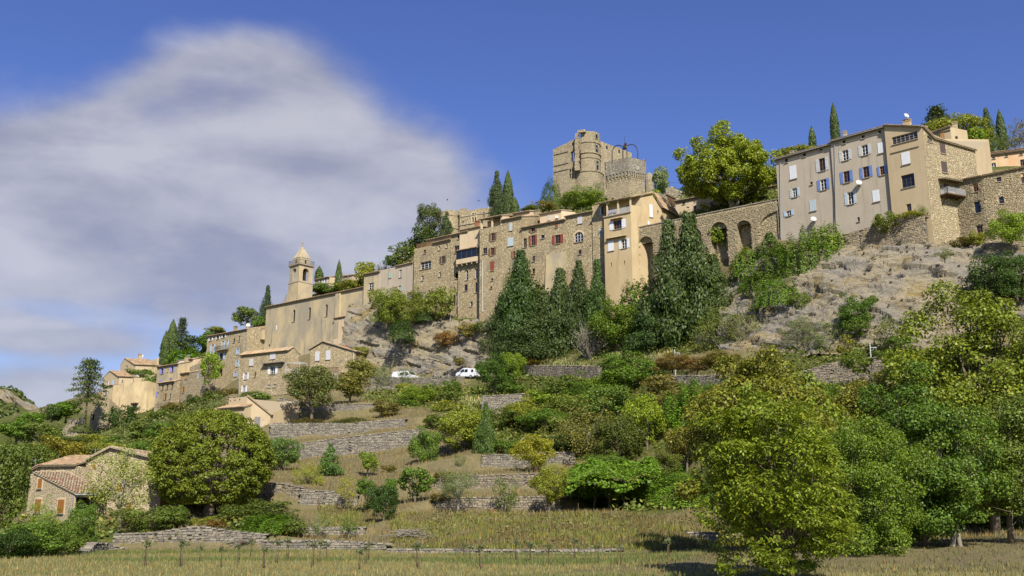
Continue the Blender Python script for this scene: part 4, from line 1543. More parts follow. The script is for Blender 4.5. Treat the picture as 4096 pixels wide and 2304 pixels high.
h = House('rear_house', 'small plastered house with steep gable behind the corner house', y2, [(560, 322, 470), (738, 262, 470), (908, 432, 520)], (1, 160), [50, 118], 6, PL_BEIGE, 'mono', side=True, lev=(), sink=6, slope=8)
h.prof[1] = [(0, h.top[1]), (h.fac[1].L * 0.35, h.top[1] + 0.5), (h.fac[1].L, h.top[2])] if False else h.prof[1]
h.win(0, 610, 345, 34, 36, 'w')
h.win(0, 652, 345, 40, 50, sh='C', col_='ochre')
h.win(1, 790, 380, 26, 58, 'd', cols=1)
h.chimney(h.fac[1].P(h.fac[1].L * 0.42, h.top[1] - 0.6, -0.4), 0.7, 0.6, 1.6)
h.build()

h = House('pink_house', 'pink rendered house with pale window surrounds behind the stone house', y2, [(1012, 560, 720), (1600, 458, 640)], (0, 166), [66], 7, PL_PINK, 'mono', sink=5)
for q in ((1145, 556, 28, 24), (1268, 536, 26, 22), (1410, 519, 28, 24)):
    h.win(0, *q, 'w', cols=1)
h.win(0, 1150, 650, 46, 84, 'w')
h.win(0, 1424, 615, 46, 80, 'b')
h.build()
f = h.fac[0]
for q in ((1145, 556, 52, 46), (1268, 536, 48, 42), (1150, 645, 66, 104), (1424, 612, 64, 98)):
    a0, a1, zb_, zt_ = h.rect(0, *q)
    i0, i1 = a0 + (a1 - a0) * 0.2, a1 - (a1 - a0) * 0.2
    m = MB()
    for x0, x1 in ((a0, i0), (i1, a1)):
        m.box(f.P((x0 + x1) / 2, (zb_ + zt_) / 2, 0.012), f.t * ((x1 - x0) / 2), f.n * 0.012, (0, 0, (zt_ - zb_) / 2))
    m.box(f.P((a0 + a1) / 2, zt_ - 0.1, 0.014), f.t * ((a1 - a0) / 2), f.n * 0.012, (0, 0, 0.1))
    m.build('window_surround', PL_CREAM, h.root)
roof_plane(h.root, f.P(0, h.zt[0] + 0.7, -1.2), f.P(f.L, h.zt[0] + 0.7, -1.2), f.P(f.L, h.zt[0] + 2.0, -6), f.P(0, h.zt[0] + 2.0, -6), 0.2, 0.0)

# ------------------------------------------------------------------ arcade wall carrying the square
VP, VZT, VZB = solve_chain(z5, [(560, 520, 1030), (1965, 236, 700)], (1, TALL_L.P[0].y + 0.1), [52.8])
vf = Fac(VP[0], VP[1])
root = thing('arcade_wall', 'long stone retaining wall with tall round arches under the square', 'wall', (VP[0].x, VP[0].y, min(VZB) - 3))
ztv = [VZT[0], VZT[1]]
ops, holes = [], []
arches = [(615, 752, 596, 1030, 1.0), (838, 972, 562, 1000, 1.0), (1070, 1222, 516, 900, 1.0), (1306, 1470, 459, 760, 1.0), (1556, 1700, 441, 780, 1.0)]
for x0, x1, yt, yb, k in arches:
    cx = (x0 + x1) / 2
    a0 = vf.hit(*z5(x0, yt + 60))[0]
    a1 = vf.hit(*z5(x1, yt + 60))[0]
    zt_ = vf.hit(*z5(cx, yt))[1]
    r_ = (a1 - a0) / 2
    n = 10
    top = [(a0 + r_ - r_ * math.cos(math.pi * i / n), zt_ - r_ + r_ * math.sin(math.pi * i / n)) for i in range(n + 1)]
    ops.append((top, min(VZB) - 7.5, 1.9))
    holes.append(lambda a, z, q=(a0, a1, r_, zt_): (q[0] - 0.06 < a < q[1] + 0.06 and z < q[3] - q[2]) or ((a - (q[0] + q[1]) / 2) ** 2 + (z - q[3] + q[2]) ** 2 < (q[2] + 0.42) ** 2 and z >= q[3] - q[2]))
# blind sixth arch
a0, a1 = vf.hit(*z5(1772, 420))[0], vf.L - 0.05
zt_ = vf.hit(*z5(1930, 352))[1]
r_ = (a1 - a0)
top = [(a0 + r_ - r_ * math.cos(math.pi / 2 * i / 8), zt_ - r_ * 0.75 + r_ * 0.75 * math.sin(math.pi / 2 * i / 8)) for i in range(9)]
ops.append((top, min(VZB) - 7.5, 0.35))
BL = (a0, a1, r_, zt_)
holes.append(lambda a, z, q=BL: a > q[0] - 0.02 and z < q[3] - q[2] * 0.75 + q[2] * 0.75 * math.sqrt(max(0, 1 - ((q[1] - min(a, q[1])) / q[2]) ** 2)) + 0.05)
m = MB()
wall_faces(m, vf, [(0, ztv[0]), (vf.L, ztv[1])], min(VZB) - 8, ops)
for off, z0, z1_ in ((-1.9, min(VZB) - 8, max(ztv) - 2.2), (-0.35, min(VZB) - 8, BL[3])):
    s0 = 0 if off < -1 else BL[0]
    m.face([vf.P(s0, z0, off), vf.P(vf.L, z0, off), vf.P(vf.L, z1_, off), vf.P(s0, z1_, off)])
m.face([vf.P(0, ztv[0]), vf.P(vf.L, ztv[1]), vf.P(vf.L, ztv[1], -0.55), vf.P(0, ztv[0], -0.55)])
m.face([vf.P(0, ztv[0], -0.55), vf.P(vf.L, ztv[1], -0.55), vf.P(vf.L, ztv[1] - 3, -0.55), vf.P(0, ztv[0] - 3, -0.55)])
m.face([vf.P(0, ztv[0]), vf.P(0, ztv[0], -3), vf.P(0, VZB[0] - 3, -3), vf.P(0, VZB[0] - 3)])
m.build('wall', STONE_L, root)
facing(root, vf, [(0, ztv[0] - 0.25), (vf.L, ztv[1] - 0.25)], [(0, VZB[0] - 1), (vf.L, VZB[1] - 1)], STONE_L, (0.17, 0.30), (0.28, 0.7), 0.22, holes, (1, 1, 1), 300, 0.05, 77)
bf_ = Fac(vf.P(BL[0], 0, -0.35), vf.P(BL[1], 0, -0.35))
facing(root, bf_, [(0, BL[3] - 2.2), (bf_.L * 0.5, BL[3] - 0.5), (bf_.L, BL[3] - 0.3)], [(0, VZB[1] - 2), (bf_.L, VZB[1] - 2)], STONE_L, (0.17, 0.3), (0.28, 0.6), 0.2, (), (1, 1, 1), 0, 0.04, 78)
# arch rings stone by stone
for (top, _, rc) in ops[:5]:
    a0, a1 = top[0][0], top[-1][0]
    r_ = (a1 - a0) / 2
    c, zc = (a0 + a1) / 2, top[0][1]
    nv_ = 13
    for i in range(nv_):
        an = math.pi * (i + 0.5) / nv_
        k = rnd.randrange(8)
        o = link('voussoir', unit_mesh(k, STONE_L), root, (1, 1, 1), loc=vf.P(c - (r_ + 0.2) * math.cos(an), zc + (r_ + 0.2) * math.sin(an), 0.0))
        wv = math.pi * (r_ + 0.2) / nv_ * 0.95
        M3 = Matrix(((vf.t.x, -vf.n.x, 0), (vf.t.y, -vf.n.y, 0), (0, 0, 1))).to_4x4()
        o.matrix_basis = Matrix.Translation(o.location) @ M3 @ Matrix.Rotation(an - math.pi / 2, 4, 'Y') @ Matrix.Diagonal((wv, 0.26, rnd.uniform(0.36, 0.46), 1))
# coping of the parapet
m = MB()
a = 0.0
while a < vf.L:
    l_ = rnd.uniform(0.5, 0.9)
    z = ztv[0] + (ztv[1] - ztv[0]) * min(1, (a + l_ / 2) / vf.L)
    m.box(vf.P(min(a + l_ / 2, vf.L - .2), z + 0.06, -0.25), vf.t * (l_ / 2 * 0.97), vf.n * (0.36 + rnd.uniform(-.02, .03)), (0, 0, 0.08))
    a += l_
m.build('coping', DRY, root, (1.15, 1.12, 1.05), kind='stuff')

# ------------------------------------------------------------------ houses on the square, behind the arcade
h = House('plain_house', 'beige rendered house with small brown windows behind the arcade parapet', z5, [(972, 240, 440), (1520, 175, 400)], (0, 186), [55], 7, PL_CREAM, 'mono', sink=6)
h.win(0, 1050, 265, 24, 34, 'd', cols=1)
h.win(0, 1157, 340, 30, 84, 'b')
h.win(0, 1325, 300, 28, 80, 'b')
h.pipe(0, 975, 250, 420)
h.build()
h = House('plain_house', 'cream wall of a low house behind the big plane tree', z5, [(1600, 168, 330), (2080, 95, 260)], (1, 176), [55], 7, PL_CREAM, 'mono', sink=6)
h.build()
h = House('barn', 'stone barn with brown slatted front between the gabled house and plane tree', z5, [(795, 168, 460), (885, 190, 460), (972, 232, 440)], (1, 190), [50, 112], 6, STONE_G, None, lev=(), sink=6)
f = h.fac[1]
h.build()
a0, a1, zb_, zt_ = h.rect(1, 930, 262, 74, 84)
for i in range(9):
    m = MB()
    m.box(f.P((a0 + a1) / 2, zb_ + (zt_ - zb_) * (i + 0.5) / 9, 0.06), f.t * ((a1 - a0) / 2), f.n * 0.03, (0, 0, (zt_ - zb_) / 9 * 0.42))
    m.build('slat', WOODEN, h.root)
roof_plane(h.root, f.P(0, h.top[1]), f.P(f.L, h.top[2]), f.P(f.L, h.top[2] + .8, -3), f.P(0, h.top[1] + .8, -3), 0.3, 0.05)
h = House('ruined_wall', 'grey rubble ruin rising behind the barn roof', z5, [(878, 128, 260), (940, 108, 260), (1030, 175, 260)], (1, 214), [60, 105], 3, STONE_G, None, lev=(), cat='wall', sink=6)
h.build()

# ------------------------------------------------------------------ ochre tower house
TW = [(288, 404, 1260), (550, 352, 1230), (838, 312, 480)]
P_, zt_, zb_ = solve_chain(z5, TW, (1, VP[0].y - 1.6), [54, 118])
h = House('ochre_house', 'tall ochre house with balcony, white shutters and gable beside the arcade', z5, TW, (1, VP[0].y - 1.6), [54, 118], 7, PL_OCHRE, None, lev=((0, 1),), sink=4)
OCH = h
h.win(0, 412, 480, 78, 84, 'b', 'O', 'white', cols=3)
h.awning(0, 408, 425, 110)
h.win(0, 347, 686, 56, 94, sh='C', col_='white')
h.win(0, 475, 664, 50, 88, 'w', 'O', 'white')
h.awning(0, 405, 606, 190)
h.win(0, 350, 866, 11, 38, 'x', sill=False)
h.win(0, 477, 846, 11, 38, 'x', sill=False)
h.win(1, 733, 346, 30, 122, sh='C', col_='white')
h.win(1, 802, 362, 13, 38, 'w', cols=1)
h.win(1, 710, 462, 16, 34, sh='C', col_='white')
f0, f1 = h.fac[0], h.fac[1]
zfl = h.zt[0]                                   # balcony floor level
s632, z632 = f1.hit(*z5(632, 205))
sap, zap = f1.hit(*z5(745, 178))
zpar = f1.hit(*z5(552, 290))[1]
zC = f1.hit(*z5(838, 312))[1]
h.prof[1] = [(0, zpar), (s632 - 0.02, zpar), (s632, z632), (sap, zap), (f1.L, zC)]
h.top[2] = zC
n_ = len(h.foot)
h.prof[2] = [(0, zC), (h.fac[2].L, zC)]
h.prof[3] = [(0, zC), (h.fac[3].L, zfl)]
h.build()
# loggia: back wall, posts, parapet rail, roof
lg = h.root
ze = f0.hit(*z5(560, 212))[1]
DB = s632 * abs(f1.t.dot(f0.n))
m = MB()
m.face([f0.P(0, zfl - 0.3, -DB), f0.P(f0.L + s632 * f1.t.dot(f0.t), zfl - 0.3, -DB), f0.P(f0.L + s632 * f1.t.dot(f0.t), z632 + 0.1, -DB), f0.P(0, z632 + 0.1, -DB)])
m.build('loggia_wall', PL_CREAM, lg)
m = MB()
m.box(f0.P(f0.L / 2, zfl - 0.08, -DB / 2 + 0.12), f0.t * (f0.L / 2 + 0.05), f0.n * (DB / 2 + 0.1), (0, 0, 0.1))
m.build('balcony_floor', SILL, lg)
for q in (0.12, 0.53, 0.985):
    m = MB()
    m.box(f0.P(f0.L * q, (zfl + ze) / 2, -0.15), f0.t * 0.13, f0.n * 0.13, (0, 0, (ze - zfl) / 2))
    m.build('post', PL_CREAM, lg)
railing(lg, [f0.P(f0.L * 0.13, zfl, -0.1), f0.P(f0.L * 0.51, zfl, -0.1)], 1.0, 0.14, WHITEMETAL, 0.022)
railing(lg, [f0.P(f0.L * 0.56, zfl, -0.1), f0.P(f0.L * 0.96, zfl, -0.1)], 1.0, 0.14, WHITEMETAL, 0.022)
m = MB()
m.box(f0.P(f0.L * 0.75, zfl + 1.0, -DB + 0.05), f0.t * 0.55, f0.n * 0.03, (0, 0, 1.0))
m.build('door', PAINT, lg, COLS['dark'])
bk = h.foot[2]
rq0 = f0.P(-1.6, zap, -sap * abs(f1.t.dot(f0.n)) - 0.1)
rq1 = f1.P(sap, zap, 0.3)
roof_plane(lg, f0.P(-1.6, ze), f0.P(f0.L + 0.2, ze), rq1, f0.P(-1.6, zap, rq1.to_2d().dot(Vector((f0.n.x, f0.n.y))) - f0.A.dot(f0.n)), 0.35, 0.1)
f2 = h.fac[2]
eC = f1.P(f1.L, zC, 0.3)
eD = f2.P(f2.L, zC)
roof_plane(lg, eC, eD, eD + (rq1 - eC), rq1, 0.3, 0.1)
# washing hung on the balcony
m = MB()
for i in range(5):
    x = f0.L * 0.16 + i * 0.38
    m.face([f0.P(x, zfl + 1.0, 0.02), f0.P(x + 0.34, zfl + 1.0, 0.02), f0.P(x + 0.32, zfl + 0.25 + 0.2 * (i % 3), 0.08), f0.P(x + 0.02, zfl + 0.3 + 0.2 * (i % 2), 0.06)])
o = m.build('laundry', PAINT, None, (0.34, 0.33, 0.36), loc=f0.P(f0.L * 0.3, zfl, 0))
tag(o, 'washing hung over the balcony rail of the ochre house', 'laundry')

# ------------------------------------------------------------------ the long row of stone houses (right to left)
h = House('row_house', 'narrow shaded stone house squeezed against the ochre tower house', z5, [(172, 298, 1100), (292, 272, 1100)], (1, OCH.P[0].y + 1.8), [55], 6, STONE, None, sink=5)
h.win(0, 266, 342, 22, 80, 'b', 'L', 'pblue')
h.win(0, 260, 556, 24, 90, 'w', 'L', 'pblue')
h.build()
NARROW = h
h = House('row_house', 'stone house with one round-headed white window in the row', z3, [(1603, 290, 1250), (1882, 232, 1250)], (1, NARROW.P[0].y + 0.1), [55], 7, STONE, 'mono', sink=5)
h.win(0, 1737, 305, 46, 88, sh='C', col_='wgrey')
h.win(0, 1727, 478, 84, 96, 'w', arch=0.9, cols=3, rows=3)
f = h.fac[0]
h.win(0, 1738, 625, 28, 40, 'd', cols=1)
h.win(0, 1838, 562, 14, 14, 'x', sill=False)
h.win(0, 1758, 574, 12, 12, 'x', sill=False)
h.win(0, 1730, 742, 22, 30, 'x', sill=False)
h.build()
antenna(h.root, h.back_at(h.fac[0].L * 0.5, 0.8), 1.3)
a0, a1, zb_, zt_ = h.rect(0, 1727, 450, 150, 150)
m = MB()
n = 14
pin, pout = [], []
c0, c1, cb, ctop = h.rect(0, 1727, 478, 84, 96)
r_ = (c1 - c0) / 2
for i in range(n + 1):
    an = math.pi * i / n
    pin.append(f.P((c0 + c1) / 2 - (r_ + 0.01) * math.cos(an), ctop - r_ * .9 + (r_ * .9 + 0.01) * math.sin(an), 0.02))
    pout.append(f.P((c0 + c1) / 2 - (r_ + 0.35) * math.cos(an), ctop - r_ * .9 + (r_ * .9 + 0.42) * math.sin(an), 0.02))
for i in range(n):
    m.face([pin[i], pin[i + 1], pout[i + 1], pout[i]])
m.build('arch_band', PL_CREAM, h.root)
ARCHH = h
h = House('row_house', 'stone house with red-brown shutters and a leaning plaster buttress in the row', z3, [(1178, 398, 1300), (1605, 312, 1250)], (1, ARCHH.P[0].y - 0.25), [55], 7, STONE, 'mono', sink=5)
h.win(0, 1284, 405, 36, 50, 'b', 'O', 'brown')
h.win(0, 1512, 360, 28, 46, sh='C', col_='red')
h.win(0, 1208, 535, 32, 84, 'b')
h.win(0, 1284, 510, 38, 98, 'b', 'O', 'red')
h.win(0, 1380, 475, 34, 34, 'd', cols=1)
h.win(0, 1523, 500, 52, 86, 'b', 'O', 'red')
h.win(0, 1292, 688, 22, 50, 'd', cols=1)
h.win(0, 1290, 808, 24, 50, 'x')
h.win(0, 1614, 600, 12, 20, 'x', sill=False)
h.build()
f = h.fac[0]
m = MB()
q0, q1 = f.hit(*z3(1415, 700))[0], f.L - 0.05
zu, zl = f.hit(*z3(1500, 640))[1], h.zb
zu2 = f.hit(*z3(1600, 615))[1]
xs = [(q0, zu), (q1, zu2)]
m.mesh([f.P(q0, zu, 0.15), f.P(q1, zu2, 0.15), f.P(q1 + .1, zl, 1.1), f.P(q0 - .2, zl, 1.1), f.P(q0, zu, -.1), f.P(q1, zu2, -.1), f.P(q1 + .1, zl, -.1), f.P(q0 - .2, zl, -.1)],
       [(0, 1, 2, 3), (4, 5, 1, 0), (1, 5, 6, 2), (0, 3, 7, 4)])
m.build('buttress', PL_CHURCH, h.root)
REDH = h
h = House('row_house', 'stone house with pale green closed shutters in the row', z3, [(985, 322, 1300), (1180, 282, 1300)], (1, REDH.P[0].y + 0.1), [55], 7, STONE, 'mono', sink=5)
h.win(0, 1070, 380, 28, 74, sh='C', col_='pale')
h.win(0, 1068, 524, 56, 80, sh='C', col_='pale')
h.win(0, 1102, 648, 24, 64, 'b', 'L', 'red')
h.win(0, 1055, 800, 20, 40, 'w', cols=1)
h.build()
PALEH = h
h = House('row_house', 'tall stone house with an open pillared loggia under its roof', z3, [(768, 402, 1320), (985, 362, 1320)], (1, PALEH.P[0].y - 0.1), [55], 7, STONE, None, sink=5)
h.win(0, 896, 478, 34, 76, 'b', 'O', 'brown')
h.win(0, 823, 612, 42, 58, 'b')
h.win(0, 891, 618, 34, 74, 'b', 'O', 'brown')
h.win(0, 892, 758, 36, 90, sh='C', col_='red')
h.win(0, 890, 888, 20, 28, 'd', cols=1)
h.win(0, 880, 966, 18, 24, 'd', cols=1)
h.pipe(0, 800, 695, 1200, 800, WHITEMETAL, 0.07)
h.build()
f = h.fac[0]
zr = f.hit(*z3(880, 296))[1]
m = MB()
m.face([f.P(0, h.zt[0] - .3, -2.6), f.P(f.L, h.zt[0] - .3, -2.6), f.P(f.L, zr + .5, -2.6), f.P(0, zr + .5, -2.6)])
m.face([f.P(f.L, h.zt[0] - .3, -2.6), f.P(f.L, h.zt[0] - .3, 0), f.P(f.L, zr, 0), f.P(f.L, zr + .5, -2.6)])
m.build('loggia_wall', PL_CREAM, h.root)
for q in (0.06, 0.54, 0.95):
    m = MB()
    m.box(f.P(f.L * q, (h.zt[0] + zr) / 2, -0.2), f.t * 0.16, f.n * 0.16, (0, 0, (zr - h.zt[0]) / 2))
    m.build('post', PL_CREAM, h.root)
railing(h.root, [f.P(f.L * 0.6, h.zt[0], -0.15), f.P(f.L * 0.93, h.zt[0], -0.15)], 0.8)
roof_plane(h.root, f.P(0, zr), f.P(f.L, zr), f.P(f.L, zr + 1.6, -6), f.P(0, zr + 1.6, -6), 0.35, 0.1)
LOG = h
# set-back section with glazed veranda on brackets
h = House('row_house', 'set-back stone house with a glazed veranda on dark brackets', z3, [(560, 760, 1250), (768, 735, 1320)], (1, LOG.P[0].y + 2.0), [55], 6, STONE, None, sink=5)
h.win(0, 646, 846, 26, 96, 'w', cols=1)
h.win(0, 737, 830, 26, 92, 'w', cols=1)
h.win(0, 637, 968, 32, 62, 'd', cols=1)
h.win(0, 737, 966, 22, 96, 'd', cols=1)
h.win(0, 688, 1125, 26, 46, 'w', cols=1)
f = h.fac[0]
zv0, zv1, zv2 = f.hit(*z3(665, 735))[1], f.hit(*z3(665, 690))[1], f.hit(*z3(665, 610))[1]
zroof = f.hit(*z3(665, 400))[1]
h.build()
m = MB()
m.face([f.P(0, h.zt[0] - .4, -0.3), f.P(f.L, h.zt[0] - .4, -0.3), f.P(f.L, zroof, -0.3), f.P(0, zroof, -0.3)])
m.face([f.P(0, h.zt[0] - .4, -0.3), f.P(0, h.zt[0] - .4, -5), f.P(0, zroof, -5), f.P(0, zroof, -0.3)])
m.build('upper_wall', PL_CREAM, h.root)
m = MB()
m.box(f.P(f.L / 2, (zv0 + zv1) / 2, 0.45), f.t * (f.L / 2 - .1), f.n * 0.45, (0, 0, (zv1 - zv0) / 2))
ver = m.build('veranda', PL_CREAM, h.root)
for i in range(4):
    m = MB()
    x0, x1 = 0.12 + (f.L - .24) * i / 4, 0.12 + (f.L - .24) * (i + 1) / 4
    m.box(f.P((x0 + x1) / 2, (zv1 + zv2) / 2, 0.8), f.t * ((x1 - x0) / 2 - .02), f.n * 0.02, (0, 0, (zv2 - zv1) / 2))
    m.build('pane', GLASS, ver)
m = MB()
for i in range(5):
    x = 0.12 + (f.L - .24) * i / 4
    m.box(f.P(x, (zv1 + zv2) / 2, 0.82), f.t * 0.035, f.n * 0.04, (0, 0, (zv2 - zv1) / 2))
m.build('frame', PAINT, ver, COLS['dark'])
for i in range(5):
    m = MB()
    x = 0.25 + (f.L - .5) * i / 4
    m.box(f.P(x, zv0 - 0.22, 0.4), f.t * 0.1, f.n * 0.42, (0, 0, 0.2))
    m.build('bracket', SILL, ver)
roof_plane(ver, f.P(0.02, zv2 + .02, 0.85), f.P(f.L - .05, zv2 + .02, 0.85), f.P(f.L - .05, zv2 + .35, -0.2), f.P(0.02, zv2 + .35, -0.2), 0.15, 0.0)
roof_plane(h.root, f.P(0, zroof, -.3), f.P(f.L, zroof, -.3), f.P(f.L, zroof + 1.1, -5), f.P(0, zroof + 1.1, -5), 0.3, 0.0)
# grey drainpipe down the rock
m = MB()
a, z = f.hit(*z3(548, 1150))
m.tube([f.P(0.15, zv0 - 6, 0.12), f.P(0.15, z, 0.15), f.P(0.2, z - 1.2, 2.2), f.P(0.0, z - 7.0, 3.2)], 0.09, 6)
m.build('downpipe', ZINC, h.root)
VER = h
h = House('row_house', 'stone house with brown corner window left of the glazed veranda', z3, [(488, 472, 1180), (655, 422, 1180)], (1, VER.P[0].y - 0.9), [52], 7, STONE, 'mono', sink=6)
h.win(0, 549, 596, 46, 70, 'b')
h.win(0, 566, 480, 20, 38, 'd', cols=1)
h.win(0, 548, 850, 30, 60, 'x')
h.win(0, 525, 975, 14, 30, 'd', cols=1)
h.win(0, 525, 1090, 20, 100, 'x', sill=False)
h.build()
ML = h
h = House('row_house', 'stone house with small white windows and dark shutters near the roof terrace', z3, [(318, 545, 1150), (488, 502, 1180)], (1, ML.P[0].y + 0.15), [52], 7, STONE, 'mono', sink=6)
h.win(0, 380, 586, 18, 40, 'w', cols=1)
h.win(0, 450, 564, 18, 38, 'w', cols=1)
h.win(0, 413, 698, 28, 68, 'b', 'O', 'dark')
h.win(0, 385, 840, 20, 44, 'w', cols=1)
h.build()
ML2 = h
h = House('row_house', 'stone house with wide white window and roof terrace at the row end', z3, [(132, 592, 1150), (318, 556, 1150)], (1, ML2.P[0].y - 0.1), [52], 7, STONE, None, sink=6)
h.win(0, 247, 750, 104, 72, 'w', rec=0.35, cols=3)
h.win(0, 239, 620, 18, 38, 'd', cols=1)
h.win(0, 216, 876, 22, 48, 'w', cols=1)
h.win(0, 280, 1002, 14, 26, 'd', cols=1)
h.build()
f = h.fac[0]
railing(h.root, [f.P(0.6, h.zt[0], -0.1), f.P(f.L, h.zt[0], -0.1)], 0.95, 0.1, WOODEN, 0.03)
MEND = h
# plaster attics and chimneys showing above the row
h = House('attic_house', 'cream plaster attic with satellite dish showing above the red-shuttered house', z3, [(1352, 268, 420), (1560, 222, 400), (1690, 240, 380)], (1, REDH.P[1].y + 6.5), [55, 118], 4, PL_CREAM, None, lev=((0, 1),), sink=4)
h.win(0, 1440, 292, 24, 50, sh='C', col_='wgrey')
h.dish(0, 1525, 288, 18, 0.4)
h.build()
f = h.fac[0]
roof_plane(h.root, f.P(0, h.zt[0]), f.P(f.L, h.zt[0]), f.P(f.L, h.zt[0] + .9, -4), f.P(0, h.zt[0] + .9, -4), 0.3, 0.1)
h = House('attic_house', 'grey plaster attic wall with square brick chimney above the row', z3, [(1180, 275, 420), (1340, 290, 420)], (1, REDH.P[0].y + 5.0), [55], 3, PL_GREY, None, lev=((0, 1),), sink=4)
h.build()
h.chimney(h.fac[0].P(h.fac[0].L - 0.4, h.zt[0] - .5, -0.4), 1.0, 0.8, zat(z3(0, 222)[1], h.P[1].y) - h.zt[0] + .4, STONE_L)
h = House('attic_house', 'cream rendered attic behind the loggia roof', z3, [(988, 258, 400), (1255, 250, 380)], (0, PALEH.P[0].y + 4.5), [60], 4, PL_CREAM, 'mono', lev=((0, 1),), sink=4)
h.build()
h = House('attic_house', 'long tiled roof behind the roof terrace of the row', z3, [(262, 520, 640), (640, 425, 600)], (1, ML.P[1].y + 5), [52], 5, PL_BEIGE, 'mono', sink=4)
h.chimney(h.back_at(h.fac[0].L * 1.15, 1.5), 0.9, 0.7, 1.5, m_plain('brick', (0.30, 0.13, 0.07), 0.9))
h.build()

# ------------------------------------------------------------------ small houses between the row and the church
h = House('plain_house', 'grey rendered house with green shutter above the bushes', z2, [(1490, 440, 760), (1650, 405, 760), (1815, 366, 700)], (2, MEND.P[0].y + 1.2), [54, 52], 6, PL_GREY, None, lev=(), sink=5)
h.win(0, 1596, 486, 24, 48, sh='C', col_='green')
h.win(1, 1696, 470, 26, 74, 'w', rows=4)
h.win(1, 1688, 612, 26, 54, 'w', 'R', 'green')
h.pipe(1, 1765, 400, 640)
h.build()
f = h.fac[1]
roof_plane(h.root, f.P(0, h.top[1]), f.P(f.L, h.top[2]), f.P(f.L, h.top[2] + 1.0, -4), f.P(0, h.top[1] + 1.0, -4), 0.3, 0.0)
GRN = h
h = House('plain_house', 'ochre rendered house with one white window beside the church roof', z2, [(1338, 488, 820), (1492, 446, 800)], (1, GRN.P[0].y - 0.2), [54], 6, PL_CHURCH, 'mono', sink=5)
h.win(0, 1412, 590, 48, 62, 'w')
h.win(0, 1397, 726, 20, 48, 'd', cols=1)
h.pipe(0, 1484, 450, 640)
h.build()
OCR = h

# ------------------------------------------------------------------ church
h = House('church', 'long plain church nave with narrow round-headed windows', z2, [(388, 795, 1230), (1340, 606, 1160)], (1, OCR.P[0].y + 1.2), [51.8], 9, PL_CHURCH, 'mono', sink=6, cat='church', slope=13)
for q in ((666, 876, 22, 114), (817, 852, 22, 114), (980, 824, 22, 114), (1229, 812, 20, 106)):
    h.win(0, *q, 'd', arch=1.0, cols=1, rows=5, rec=0.3)
h.win(0, 498, 992, 10, 46, sh='C', col_='fw', sill=False)
h.win(0, 425, 1165, 16, 22, 'x', sill=False)
h.build()
CH = h
f = h.fac[0]
a = f.hit(*z2(1100, 760))[0]
m = MB()
m.box(f.P(a, h.zt[0] - 5.5, 0.25), f.t * 0.75, f.n * 0.26, (0, 0, 5.2))
m.build('pilaster', PL_CHURCH, h.root)
an_ = House('church_annex', 'small cream annex with tiled lean-to roof on the church wall', z2, [(1050, 905, 1180), (1268, 868, 1120)], (1, h.fac[0].P(f.hit(*z2(1268, 950))[0], 0, 0.9).y), [51.8], 0.9, PL_CREAM, 'mono', sink=5, cat='annex', slope=20, oh=0.25)
an_.win(0, 1161, 940, 13, 74, 'd', arch=1.0, cols=1)
an_.build()
s_ = House('sacristy', 'rough stone sacristy with a narrow arched window at the church end', z2, [(1272, 812, 1200), (1402, 790, 1200)], (1, OCR.P[0].y - 2.0), [52], 3, STONE_G, 'mono', sink=5, cat='annex', oh=0.25)
s_.win(0, 1331, 872, 20, 82, 'd', arch=1.0, cols=1)
s_.build()
bw = House('rubble_wall', 'rough rubble wall stepping down beside the church annex', z2, [(1190, 1010, 1260), (1420, 950, 1260)], (1, OCR.P[0].y - 3.4), [54], 2.5, STONE_G, None, lev=(), sink=4, cat='wall')
bw.win(0, 1186, 1118, 18, 60, 'x', sill=False)
bw.build()

# bell tower
TWc = [(592, 560, 740), (706, 545, 760), (822, 560, 700)]
BP, bz, _ = solve_chain(z2, TWc, (1, 236.5), [47, 118])
side_ = ((BP[0] - BP[1]).length + (BP[2] - BP[1]).length) / 2
ca = Vector((BP[0].x, BP[0].y, 0))
tdir = (Vector((BP[1].x, BP[1].y, 0)) - ca).normalized()
ndir = Vector((tdir.y, -tdir.x, 0))
ctr = Vector((BP[1].x, BP[1].y, 0)) - tdir * (side_ / 2) - ndir * (side_ / 2)
YT = BP[1].y


def zz2(y):
    return zat(z2(0, y)[1], YT)


root = thing('bell_tower', 'square church bell tower with stone pyramid spire and cross', 'tower', (ctr.x, ctr.y, zz2(760) - 3))


def sq(m, hw, z0, z1_, hw2=None, mi=0):
    hw2 = hw if hw2 is None else hw2
    vs = []
    for q, z in ((hw, z0), (hw2, z1_)):
        for a, b in ((-1, 1), (1, 1), (1, -1), (-1, -1)):
            p = ctr + tdir * (a * q) + ndir * (b * q)
            vs.append((p.x, p.y, z))
    m.mesh(vs, [(0, 1, 5, 4), (1, 2, 6, 5), (2, 3, 7, 6), (3, 0, 4, 7), (4, 5, 6, 7), (3, 2, 1, 0)], mi)


hw = side_ / 2
m = MB()
sq(m, hw * 1.06, zz2(760) - 3, zz2(545))
m.build('shaft', PL_CHURCH, root)
m = MB()
sq(m, hw * 1.1, zz2(548), zz2(538))
m.build('string_course', SILL, root)
m = MB()
zs, zh, zsill = zz2(385), zz2(440), zz2(528)
corn = [(-1, 1), (1, 1), (1, -1), (-1, -1)]
for i in range(4):
    A_ = ctr + tdir * (corn[i][0] * hw) + ndir * (corn[i][1] * hw)
    B_ = ctr + tdir * (corn[(i + 1) % 4][0] * hw) + ndir * (corn[(i + 1) % 4][1] * hw)
    ff = Fac(A_, B_)
    aw = 0.36 if i % 2 == 0 else 0.44
    r_ = ff.L * aw / 2
    n = 10
    top = [(ff.L / 2 - r_ * math.cos(math.pi * k / n), zz2(405) - r_ + r_ * math.sin(math.pi * k / n)) for k in range(n + 1)]
    wall_faces(m, ff, [(0, zz2(385)), (ff.L, zz2(385))], zz2(545), [(top, zsill, 0.6)])
